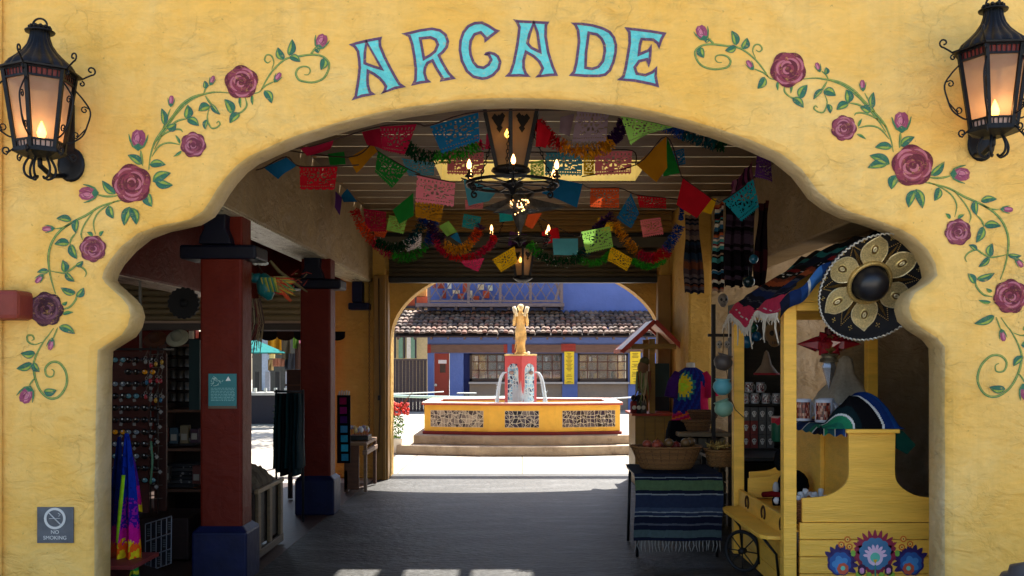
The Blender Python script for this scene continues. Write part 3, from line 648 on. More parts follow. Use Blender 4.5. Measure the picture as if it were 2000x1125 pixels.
# broken tile mosaic: jittered cells separated by pale grout
def mosaic(b, P, nu, nv, rs, cols, grout, inset=.13, shape=None):
    """P(u,v,d)->point; cells u,v in 0..1"""
    gx = [[((i+(rs.uniform(-.36,.36) if 0 < i < nu else 0))/nu, (j+(rs.uniform(-.36,.36) if 0 < j < nv else 0))/nv) for i in range(nu+1)] for j in range(nv+1)]
    for j in range(nv):
        for i in range(nu):
            q = [gx[j][i], gx[j][i+1], gx[j+1][i+1], gx[j+1][i]]
            tris = [q] if rs.random() < .5 else ([q[:3], [q[0], q[2], q[3]]] if rs.random() < .5 else [[q[0], q[1], q[3]], q[1:]])
            for t in tris:
                cx_ = sum(p[0] for p in t)/len(t); cy_ = sum(p[1] for p in t)/len(t)
                if shape and not shape(cx_, cy_): continue
                k = inset*(1.5 if len(t) == 3 else 1)
                vs = [P(p[0]+(cx_-p[0])*k, p[1]+(cy_-p[1])*k, .004) for p in t]
                b.add(vs, [tuple(range(len(t)))], rs.choice(cols))
rs = random.Random(21)
DK = [C(34,26,52), C(52,44,72), C(90,84,92), C(22,18,34), C(120,112,110), C(40,30,60)]; DL = [C(120,110,106), C(150,140,132), C(84,76,80), C(60,52,58), C(176,164,150)]
GR = C(225,218,200)
for (A_, B_, u0, u1, cols, nn) in (((-1.84,18.28),(-.62,18.0), .1, .92, DL, 15), ((-.62,18.0),(.62,18.0), .24, .75, DK, 8), ((.62,18.0),(1.84,18.28), .1, .92, DK, 15)):
    A_ = Vector((*A_, 0)); B_ = Vector((*B_, 0)); d = B_-A_; nrm = Vector((d.y, -d.x, 0)).normalized()
    def P(u, v, e): p = A_+d*(u0+(u1-u0)*u)+nrm*(.006+e); return (p.x, p.y, .47+.31*v)
    b = MB(); b.add([P(0,0,0),P(1,0,0),P(1,1,0),P(0,1,0)], [(0,1,2,3)], GR); mosaic(b, P, nn, 4, rs, cols, GR); b.build('mosaic_panel', MATS['glossy'], fo, fixn=False)
# pedestal, turned corner to the camera
PX, PY, ph = 0, 19.2, .225; b = MB(); M_ = Matrix.Translation((-.03, PY, 0)) @ Matrix.Rotation(PI/4+.06, 4, 'Z')
RP = C(196,76,72)
b.box(-ph, ph, -ph, ph, .7, 1.80, RP, 0, M_); b.build('pedestal', MATS['foun_paint'], fo, bevel=.01)
b = MB(); b.box(-ph*1.02, ph*1.02, -ph*1.02, ph*1.02, 1.801, 1.835, C(214,178,110), 0, M_); b.ball((.12, PY-.2, 1.85), .035, 8, C(235,230,205)); b.build('cap', MATS['stone'], fo, bevel=.008)
for rot in (0, -PI/2):
    MM = M_ @ Matrix.Rotation(rot, 4, 'Z')
    def P(u, v, e): return MM @ Vector((-.14+.28*u, -ph-.004-e, .83+.82*v))
    sh_ = lambda u, v: v < .83 or (u-.5)**2/.25+((v-.83)/.17)**2 < 1.05
    b = MB(); pts = [(-.14, .83), (.14, .83), (.14, 1.5)]+[(.14*math.cos(t), 1.5+.15*math.sin(t)) for t in np.linspace(.1, PI-.1, 12)]+[(-.14, 1.5)]
    b.poly(pts, -ph-.003, -ph-.001, col=C(220,222,215), M=MM); mosaic(b, P, 4, 10, rs, [C(80,120,146), C(126,170,190), C(60,70,96), C(190,216,222), C(150,190,204)], GR, .22, sh_)
    b.build('mosaic_niche', MATS['glossy'], fo, fixn=False)
    b = MB(); p = MM @ Vector((0, -ph-.05, 1.47)); b.ball(p, .05, 10, C(150,130,120), sc=(1,1,.8)); b.build('spout', MATS['stone'], fo)
WTR = bpy.data.materials.new('falling_water'); WTR.use_nodes = True; bb = WTR.node_tree.nodes['Principled BSDF']; bb.inputs['Base Color'].default_value = (.85,.92,.96,1); bb.inputs['Roughness'].default_value = .25; bb.inputs['Transmission Weight'].default_value = .35; bb.inputs['IOR'].default_value = 1.2
for sx, x0 in ((-1, -.27), (1, .22)):
    b = MB(); rr = random.Random(4+sx)
    for k in range(9):
        pts = []; dx = rr.uniform(-.015, .015); dy = rr.uniform(-.02, .02)
        for i in range(9):
            t = i/8; x = x0+sx*(.05+.19*t**.75)+dx*(1+t); z = 1.475+.03*math.sin(t*PI*.6)*(1-t)-.66*t**2; pts.append((x+rr.uniform(-.004,.004), PY-.2-.12*t+dy, z))
        b.tube(pts, [rr.uniform(.008, .017) for _ in pts], 6, (.9,.95,1,1))
    for k in range(70):
        t = rr.random()**.6; x = x0+sx*(.05+.19*t**.75)+rr.gauss(0, .012+.02*t); b.ball((x, PY-.2-.12*t+rr.gauss(0,.02), 1.475-.66*t**2+rr.gauss(0,.02)), rr.uniform(.004,.009), 5, (.9,.95,1,1))
    for k in range(60): a = rr.uniform(0, PI); r_ = rr.uniform(.01,.09); b.ball((x0+sx*.25+r_*math.cos(a), PY-.33+rr.gauss(0,.03), .84+r_*.8*math.sin(a)*rr.random()), rr.uniform(.004,.009), 5, (.9,.95,1,1))
    b.build('water_jet', WTR, fo, fixn=False)
b = MB(); rr = random.Random(9)
for k in range(70):
    a = rr.uniform(-PI, 0); x = -.03+rr.uniform(-.16, .16); b.tube([(x, PY-.30+abs(x+.03)*.9, 1.42-rr.random()*.35), (x+rr.uniform(-.02,.02), PY-.34+abs(x+.03)*.9, 1.0), (x+rr.uniform(-.03,.03), PY-.36+abs(x+.03)*.9, .83)], [.003, .007, .005], 5, (.9,.95,1,1))
b.build('water_veil', WTR, fo, fixn=False)
# statue: woman, arms raised to her shoulders holding scrolls of stone
sta = thing('statue', (-.03, PY, 1.836), 'golden stone statue of a draped woman with raised arms on the fountain pedestal', 'statue')
b = MB(); GS = C(220,182,112); z0 = 1.837
prof = [(.085,0),(.095,.02),(.088,.08),(.082,.16),(.088,.26),(.105,.36),(.112,.44),(.10,.50),(.083,.54),(.078,.58),(.088,.64),(.098,.70),(.102,.75),(.085,.79),(.045,.81),(.036,.84),(.04,.855)]
T = Matrix.Translation((-.03, PY, z0)) @ Matrix.Diagonal((1, .72, 1, 1))
def fold(a, z):
    k = .05 if z < .5 else .02
    return 1+k*math.sin(a*5+z*9)+.03*math.sin(a*9-z*14)
pv = [(r_, z) for r_, z in prof]
vs = []; n = 40
b.lathe(pv, (0,0,0), n, GS, 0, T, True, fold, cap=True)
b.ball((-.03, PY-.005, z0+.905), .058, 14, C(226,204,156), sc=(.92,1,1.15)); b.ball((-.03, PY+.02, z0+.93), .066, 12, C(226,204,156), sc=(1,.95,.9))
for sx in (-1, 1):
    b.tube([(-.03+sx*.085, PY, z0+.77), (-.03+sx*.125, PY-.01, z0+.66), (-.03+sx*.13, PY-.02, z0+.58), (-.03+sx*.12, PY-.07, z0+.66), (-.03+sx*.11, PY-.07, z0+.82)], [.038,.036,.03,.027,.024], 10, GS)
    b.tube([(-.03+sx*.075, PY-.07, z0+.74), (-.03+sx*.11, PY-.06, z0+.84), (-.03+sx*.135, PY-.04, z0+.93)], [.03, .042, .036], 10, C(232,216,176))
b.ball((-.03, PY-.055, z0+.905), .012, 6, GS); b.build('body', MATS['stone'], sta, fixn=False)
b = MB(); b.lathe([(.12,0),(.118,.02),(.1,.03)], (-.03, PY, z0-.0), 20, C(200,160,92), cap=True)
for k in range(8): b.tube([(-.03+.115*math.cos(k*.5-.6)*.9, PY+.08*math.sin(-k*.4-.3), z0+.42-.015*k+.02*math.sin(k)), (-.03+.115*math.cos(k*.5-.2), PY-.085, z0+.30-.03*k)], .006, 5, GS)
b.build('drapery', MATS['stone'], sta, fixn=False)

# ---------------------------------------------------------------- blue building
BYW = 33.0; bb_ = thing('blue_building', (3, BYW, 0), 'blue plastered shop building with a tiled lean-to roof behind the fountain', 'building')
BLU = (.115,.17,.44,1); mat('blue_wall', 'attr', .75, .1, 1.5, .25, 10)
def Bx(px, Y=BYW): return (px-CX)/FPX*Y
def Bz(py, Y=BYW): return EYE+(HY-py)/FPX*Y
def panel(b, x0, x1, y0, y1, Yf, Yb, col, ref=BYW): b.box(Bx(x0, ref), Bx(x1, ref), Yf, Yb, max(0, Bz(y1, ref)), Bz(y0, ref), col)
b = MB()
panel(b, 835, 847, 640, 830, BYW, BYW+.3, BLU); panel(b, 847, 878, 655, 690, BYW, BYW+.3, BLU); panel(b, 878, 905, 640, 830, BYW, BYW+.3, BLU)
panel(b, 905, 917, 690, 830, BYW+.25, BYW+.4, (.02,.03,.14,1)); panel(b, 905, 1400, 640, 690, BYW, BYW+.3, BLU)
panel(b, 988, 1002, 690, 830, BYW, BYW+.3, BLU); panel(b, 1098, 1128, 690, 830, BYW, BYW+.3, BLU); panel(b, 1227, 1256, 690, 830, BYW, BYW+.3, BLU); panel(b, 1256, 1400, 690, 830, BYW, BYW+.3, BLU)
b.build('lower_wall', MATS['blue_wall'], bb_)
b = MB(); panel(b, 835, 1420, 480, 640, 35, 35.3, BLU, 35); b.build('upper_wall', MATS['blue_wall'], bb_)
for x0, x1 in ((917,988),(1002,1098),(1128,1227)):
    b = MB(); panel(b, x0, x1, 749, 830, BYW+.05, BYW+.3, (.27,.215,.17,1)); b.build('counter_wall', MATS['blue_wall'], bb_)
    b = MB(); panel(b, x0-1, x1+1, 746, 749.5, BYW-.2, BYW+.3, C(170,164,160)); b.build('counter_shelf', MATS['satin'], bb_)
    # window
    b = MB(); zt, zb = Bz(690), Bz(746); xa, xb = Bx(x0), Bx(x1); FR = (.05,.03,.025,1)
    b.box(xa, xb, BYW+.1, BYW+.2, zt-.07, zt, FR); b.box(xa, xb, BYW+.1, BYW+.2, zb, zb+.12, FR); b.box(xa, xa+.08, BYW+.1, BYW+.2, zb, zt, FR); b.box(xb-.06, xb, BYW+.1, BYW+.2, zb, zt, FR)
    nn = 5 if x1-x0 > 80 else 4
    for k in range(1, nn): x = xa+(xb-xa)*k/nn; b.box(x-.02, x+.02, BYW+.12, BYW+.18, zb, zt, C(100,66,56))
    for k in (1, 2): z = zb+.1+(zt-zb-.1)*k/3; b.box(xa, xb, BYW+.12, BYW+.18, z-.018, z+.018, C(100,66,56))
    wf = b.build('window', MATS['satin'], bb_)
    b = MB(); b.box(xa, xb, BYW+.9, BYW+.95, zb, zt, C(110,96,84)); rr = random.Random(x0)
    for k in range(12):
        x = rr.uniform(xa+.1, xb-.15); z = rr.choice((zb+.1, zb+.45, zb+.7)); b.box(x, x+rr.uniform(.05,.2), BYW+.6, BYW+.7, z, z+rr.uniform(.08,.3), rr.choice((C(226,218,200), C(190,170,120), C(90,110,110), C(60,50,50), C(236,236,226), C(130,120,100))))
    b.build('window_display', MATS['goods'], wf)
    b = MB(); b.box(xa, xb, BYW+.145, BYW+.15, zb, zt); gl = mat('pane_glass', (.9,.92,.92,1), .04, 0, spec=.5); gl.node_tree.nodes['Principled BSDF'].inputs['Transmission Weight'].default_value = .92; b.build('pane', gl, wf)
b = MB(); LT = C(112,84,74); panel(b, 838, 986, 673, 689, BYW-.08, BYW-.001, LT); panel(b, 1000, 1108, 673, 689, BYW-.08, BYW-.001, LT); panel(b, 1112, 1400, 673, 689, BYW-.08, BYW-.001, LT)
for x in (835, 984, 1000): panel(b, x, x+7, 672.6, 689.4, BYW-.084, BYW, C(150,50,40))
panel(b, 1096, 1124, 671.5, 686, BYW-.084, BYW, C(150,50,40)); b.build('lintel', MATS['wood'], bb_)
b = MB(); panel(b, 848, 877, 690, 801, BYW+.05, BYW+.12, C(150,52,40)); dr = b.build('door', MATS['satin'], bb_, bevel=.01)
b = MB(); panel(b, 856, 872, 703, 710, BYW+.03, BYW+.05, C(225,215,215)); b.build('door_sign', MATS['satin'], dr)
b = MB(); panel(b, 859, 870, 711, 728, BYW+.035, BYW+.05, C(60,40,36)); b.build('door_pane', MATS['glossy'], dr)
b = MB(); b.ball((Bx(851), BYW+.0, Bz(752)), .05, 8, C(220,210,190)); b.build('handle', MATS['glossy'], dr)
for x0, x1 in ((1102,1121),(1230,1250)):
    b = MB(); panel(b, x0, x1, 687, 750, BYW-.12, BYW-.09, C(240,205,40)); mn = b.build('menu_board', MATS['satin'], bb_); b = MB(); rr = random.Random(x1); z = Bz(690)
    while z > Bz(748):
        if rr.random() < .8:
            w_ = rr.uniform(.05, .13); b.box((Bx(x0)+Bx(x1))/2-w_, (Bx(x0)+Bx(x1))/2+w_, BYW-.124, BYW-.121, z-.022, z, C(150,115,20))
        z -= .045
    b.build('menu_lines', MATS['satin'], mn)
# tiled roof: barrel tiles running down the slope
b = MB(); E = Vector((0, 32.3, Bz(655, 32.3))); R_ = Vector((0, 34.98, Bz(611, 35))); rr = random.Random(2)
xL, xR = Bx(772, 32.3), Bx(1330, 32.3); nT = 54; TC = [C(98,80,70), C(108,84,74), C(84,70,64), C(126,106,92), C(106,92,82), C(112,78,66), C(70,60,58)]
TS = Matrix.Identity(4)
for i in range(nT):
    x = xL+(xR-xL)*i/nT; segs = 7; shift = -.9
    for s_ in range(segs):
        t0 = s_/segs; t1 = (s_+1.12)/segs; p0 = E.lerp(R_, t0); p1 = E.lerp(R_, min(1.02, t1)); w_ = (xR-xL)/nT*.54; j = rr.uniform(-.03, .03); h = rr.uniform(0, .045)
        sk = (.0, .0)
        vs = []
        for (p, lift, ww) in ((p0, .05+h, w_*1.05), (p1, .015, w_*.85)):
            for k in range(6): a = PI*k/5; vs.append((x+j+ww*math.cos(a), p.y-.02, p.z+lift+ww*.75*math.sin(a)))
        b.add(vs, [(k, k+1, k+7, k+6) for k in range(5)]+[(0,1,2,3,4,5)], rr.choice(TC), 0, False)
b.box(xL, xR, E.y+.05, R_.y, E.z-.02, E.z-.0, C(40,30,28)) if False else None
b.add([(xL,E.y,E.z),(xR,E.y,E.z),(xR,R_.y,R_.z),(xL,R_.y,R_.z)], [(0,1,2,3)], C(52,42,42)); b.add([(xL,E.y,E.z-.06),(xR,E.y,E.z-.06),(xR,R_.y,R_.z-.06),(xL,R_.y,R_.z-.06)], [(0,1,2,3)], C(52,42,42))
b.build('tile_roof', mat('rooftile', 'attr', .85, .25, 5, .3, 18), bb_, fixn=False)
b = MB(); k = 0; x = xL+.1
while x < xR: b.bar((x, E.y-.05, E.z-.1), (x, BYW+.2, E.z+.12), .07, .09, C(90,68,62)); x += .55
b.box(xL, xR, E.y+.02, E.y+.06, E.z-.07, E.z-.02, C(70,54,50)); b.build('rafters', MATS['wood'], bb_)
# balcony with lattice rail
bal = thing('balcony', (-1, 34, 3.6), 'brown timber balcony with crossed lattice railing above the tiled roof', 'balcony'); LC = C(116,100,100); Yb = 34.2
def bz(py): return Bz(py, Yb)
def bx(px): return Bx(px, Yb)
b = MB(); b.box(bx(812), bx(1102), Yb-.05, 35, bz(599), bz(592), LC)
x = bx(822)
while x < bx(1100): b.bar((x, Yb-.15, bz(603)), (x, 35, bz(600)), .1, .1, C(70,56,54)); x += .62
b.build('deck', MATS['wood'], bal)
b = MB(); b.box(bx(838), bx(1098), Yb, Yb+.08, bz(590), bz(586), LC); b.box(bx(838), bx(1098), Yb, Yb+.08, bz(546), bz(542), LC)
xs = [838, 915, 977, 1036, 1097]
for x in xs: b.box(bx(x)-.05, bx(x)+.05, Yb-.01, Yb+.09, bz(593), bz(536), LC)
st_ = .46; x = bx(838)
zz0, zz1 = bz(586), bz(546)
while x < bx(1097):
    b.bar((x, Yb+.02, zz0), (min(x+st_, bx(1097)), Yb+.02, zz1), .085, .03, LC); b.bar((x, Yb+.055, zz1), (min(x+st_, bx(1097)), Yb+.055, zz0), .085, .03, LC)
    x += .37
b.build('lattice_rail', MATS['wood'], bal)
rr = random.Random(31)
for k in range(12):
    x = 842+10*k; y = rr.uniform(560, 588); b = MB(); b.box(bx(x), bx(x)+rr.uniform(.1,.25), 34.7, 34.8, bz(y), bz(y)+rr.uniform(.1,.35), rr.choice((C(220,200,160), C(190,80,50), C(210,214,190), C(214,190,120), C(230,226,210), C(150,60,40)))); tag(b.build('rectangle', MATS['goods']), 'pale or orange placard standing behind the balcony lattice', 'rectangle', 'rectangles behind the balcony lattice')  # pale and orange rectangles, not identified as any particular object
# fence left of the building
fe = thing('board_fence', (-4, 32.4, 0), 'dark brown vertical board fence left of the red door', 'fence'); b = MB(); x = Bx(752, 32)
while x < Bx(833, 32): b.box(x, x+.105, 32, 32.04, 0, Bz(704, 32), C(62,52,56)); x += .115
b.build('boards', MATS['wood'], fe); b = MB(); b.box(Bx(752, 32), Bx(834, 32), 31.95, 32.06, Bz(704, 32), Bz(701, 32), C(76,66,68)); b.build('cap_rail', MATS['wood'], fe)
# building farther left
fb = thing('orange_building', (-7, 40, 0), 'orange and red timber building far back at the left edge of the arch', 'building'); Y4 = 40
b = MB(); panel(b, 560, 836, 480, 830, Y4+.6, Y4+1, C(196,170,120), Y4); b.build('wall', MATS['goods'], fb)
b = MB(); panel(b, 770, 836, 580, 597, Y4, Y4+.5, C(196,84,44), Y4); panel(b, 790, 832, 560, 578, Y4+.2, Y4+.5, C(216,150,70), Y4); b.build('gable', MATS['goods'], fb)
b = MB()
for y in (598, 606, 613, 619): panel(b, 768, 838, y, y+4, Y4-.3, Y4+.2, C(46,38,40), Y4)
for x in (772, 790, 812): panel(b, x, x+3, 560, 700, Y4-.35, Y4-.25, C(50,40,40), Y4)
b.build('railing', MATS['goods'], fb)
for x in (776, 792, 800): 
    b = MB(); panel(b, x, x+8, 655, 700, Y4+.4, Y4+.59, (C(226,214,190), C(120,150,120), C(190,196,180))[(x//8) % 3], Y4); b.build('window', MATS['goods'], fb)
# barrier ropes across the courtyard
def rope(name, a, c, sag, r_, col, label):
    b = MB(); a = Vector(a); c = Vector(c); pts = [a.lerp(c, t)-Vector((0,0,sag*4*t*(1-t))) for t in np.linspace(0, 1, 13)]
    b.tube(pts, r_, 6, col); return tag(b.build(name, MATS['satin']), label, 'rope')
rope('barrier_rope', at(700, 769, 22.5), at(866, 765, 26), .02, .016, C(190,196,190), 'upper pale barrier rope ending at the red door left of the fountain')
rope('barrier_rope', at(700, 770, 22), at(1000, 776, 22.6), .03, .035, C(170,205,200), 'lower pale green barrier rope passing behind the fountain')
rope('barrier_rope', at(1050, 781, 22.5), at(1246, 775, 24), .03, .018, C(205,210,214), 'white barrier rope on the right of the fountain')
b = MB(); b.bar(at(893, 768, 28), at(930, 768, 28), .5, .03, C(150,156,156)); b.bar(at(912, 770, 28), at(912, 795, 28), .06, .06, C(50,50,50)); tag(b.build('patio_table', MATS['satin']), 'low grey patio table between the door and the fountain', 'table')
# flower pot left of the arch foot
fp = thing('flower_pot', (at(773,0,17.9).x, 17.9, 0), 'white pot of red flowers at the left foot of the far arch', 'flower pot'); px_ = at(770,0,17.9).x
b = MB(); b.lathe([(.09,0),(.12,.02),(.15,.26),(.17,.28),(.15,.285),(.13,.2)], (px_, 17.9, 0), 20, C(226,222,214)); b.build('pot', MATS['satin'], fp)
b = MB(); rr = random.Random(8)
for k in range(420):
    a = rr.uniform(0, 2*PI); z = .28+rr.random()*.42; R0 = .2*math.sin(min(1, (z-.2)*3)*PI*.5+.3)*rr.uniform(.4,1); p = Vector((px_+R0*math.cos(a), 17.9+R0*math.sin(a), z)); q = Vector((rr.gauss(0,1), rr.gauss(0,1), rr.gauss(0,1))).normalized()*.03; t = q.cross(Vector((rr.random(), rr.random(), rr.random()))).normalized()*.014
    b.add([p-q, p+t, p+q, p-t], [(0,1,2,3)], rr.choice((C(70,110,50), C(96,132,60), C(50,84,40), C(120,150,70))))
b.build('foliage', MATS['cloth'], fp, fixn=False); b = MB()
for k in range(70):
    p = Vector((px_+rr.uniform(-.1,.26), 17.9+rr.uniform(-.15,.1), .72+rr.random()*.22)); b.ball(p, rr.uniform(.018,.032), 5, rr.choice((C(214,70,60), C(190,50,50), C(226,100,80))))
for k in range(4): b.tube([(px_+.05, 17.88, .7), (px_+.2+.05*k, 17.85, 1.0+.05*k)], [.008,.003], 5, C(120,70,40))
b.build('blossoms', MATS['goods'], fp, fixn=False)
# ---------------------------------------------------------------- trees standing beside the court, casting dappled shade
mat('leaf', 'attr', .6, .2, 5, trans=.3); mat('bark', (.10,.075,.05,1), .9, .3, 8, .6, 20)
def tree(x, y, h, R, n, seed, label):
    t = thing('shade_tree', (x, y, 0), label, 'tree', 'trees beside the courtyard'); rs = random.Random(seed); b = MB()
    b.tube(smooth_path([(x, y, 0), (x+.1, y, h*.3), (x-.1, y+.1, h*.55), (x, y, h*.8)], 4), [.2-.012*i for i in range(13)], 10); cl_ = []
    for k in range(9):
        a = rs.uniform(0, 2*PI); e = Vector((x+R*.75*math.cos(a)*rs.uniform(.5,1), y+R*.75*math.sin(a)*rs.uniform(.5,1), h*rs.uniform(.72,1.08))); s_ = Vector((x, y, h*rs.uniform(.4,.65))); b.tube([s_, s_.lerp(e, .5)+Vector((0,0,.2)), e], [.07,.05,.02], 7); cl_ += [e, s_.lerp(e, .7)+Vector((rs.uniform(-.5,.5), rs.uniform(-.5,.5), .3))]
    b.build('trunk', MATS['bark'], t, fixn=False); b = MB(); cols = [C(70,96,40), C(88,116,50), C(54,80,34), C(110,132,60)]
    for k in range(n):
        c_ = rs.choice(cl_); p = c_+Vector((rs.gauss(0,.42), rs.gauss(0,.42), rs.gauss(0,.3))); q = Vector((rs.gauss(0,1), rs.gauss(0,1), rs.gauss(0,.6))).normalized()*rs.uniform(.06,.11); t_ = q.cross(Vector((rs.gauss(0,1), rs.gauss(0,1), rs.gauss(0,1)))).normalized()*rs.uniform(.03,.05)
        b.add([p-q, p+t_, p+q, p-t_], [(0,1,2,3)], rs.choice(cols))
    b.build('crown', MATS['leaf'], t, fixn=False)
tree(5.6, 19.6, 6.4, 2.6, 5200, 3, 'unseen leafy tree added right of the court for its dappled shade')  # out-of-view tree added to break up the white ground with shade
tree(-5.2, 24.5, 6.6, 2.9, 5200, 8, 'leafy tree to the left of the court shading the ground by the flower pot')
b = MB(); b.box(-3.4, 3.6, 17.2, 17.45, 4.55, 4.7, C(120,40,40)); 
for x in (-3.3, 3.5): b.box(x-.05, x+.05, 17.28, 17.38, 0, 4.55, C(60,46,40))
tag(b.build('shadow_frame', MATS['goods']), 'unseen cross frame added over the court to cast a shadow band', 'frame')  # invented overhead frame, out of view, there for its shadow on the ground
# ---------------------------------------------------------------- lanterns
def amber(name, col, tr=.6):
    m = bpy.data.materials.new(name); m.use_nodes = True; nt = m.node_tree; N = nt.nodes; L = nt.links
    b = N['Principled BSDF']; b.inputs['Roughness'].default_value = .35; b.inputs['Specular IOR Level'].default_value = .4
    g = N.new('ShaderNodeNewGeometry'); n = N.new('ShaderNodeTexNoise'); n.inputs['Scale'].default_value = 12; n.inputs['Detail'].default_value = 5; L.new(g.outputs['Position'], n.inputs[0])
    mx = N.new('ShaderNodeMix'); mx.data_type = 'RGBA'; mx.inputs[6].default_value = (col[0]*.75, col[1]*.7, col[2]*.65, 1); mx.inputs[7].default_value = col; L.new(n.outputs[0], mx.inputs[0])
    t = N.new('ShaderNodeBsdfTranslucent'); L.new(mx.outputs[2], t.inputs[0]); L.new(mx.outputs[2], b.inputs['Base Color'])
    ms = N.new('ShaderNodeMixShader'); ms.inputs[0].default_value = tr; L.new(b.outputs[0], ms.inputs[1]); L.new(t.outputs[0], ms.inputs[2]); tp = N.new('ShaderNodeBsdfTransparent'); tp.inputs[0].default_value = (1,.86,.7,1); m2 = N.new('ShaderNodeMixShader'); m2.inputs[0].default_value = .32; L.new(ms.outputs[0], m2.inputs[1]); L.new(tp.outputs[0], m2.inputs[2]); L.new(m2.outputs[0], N['Material Output'].inputs[0]); MATS[name] = m; return m
amber('frost', (.74,.54,.40,1)); amber('frost_dim', (.42,.30,.20,1), .55)
FL = emis('flame', (1,.50,.10,1), 5.5); BULB = emis('bulb_glow', (1,.50,.16,1), 2.6)
IR = MATS['iron']
def hexp(c, r, z, rot, k): a = rot+PI/3*k; return Vector((c[0]+r*math.cos(a), c[1]+r*math.sin(a), z))
def spiral(p, u, v, r, turns=1.1, n=12, start=0, sgn=1):
    """curl in the plane u,v starting at p"""
    out = []; c = p+v*r*sgn
    for i in range(n):
        t = i/(n-1); a = -PI/2+turns*2*PI*t; rr_ = r*(1-.72*t); out.append(c+u*math.cos(a)*rr_+v*math.sin(a)*rr_*sgn)
    return out
def panes(root, c, r0, z0, r1, z1, rot, m, frame=True, inset=.012):
    for k in range(6):
        a, b_, d, e = hexp(c, r0-inset, z0, rot, k), hexp(c, r0-inset, z0, rot, k+1), hexp(c, r1-inset, z1, rot, k+1), hexp(c, r1-inset, z1, rot, k)
        g = MB(); g.add([a, b_, d, e], [(0,1,2,3)]); g.build('glass_pane', m, root, fixn=False)
def point(root, p, e, col=(1,.6,.28), r=.02):
    l = bpy.data.lights.new('flame_light', 'POINT'); l.energy = e; l.color = col; l.shadow_soft_size = r; o = bpy.data.objects.new('flame_light', l); COL.objects.link(o); o.location = p; o.parent = root; o.matrix_parent_inverse = parent_inv(root)
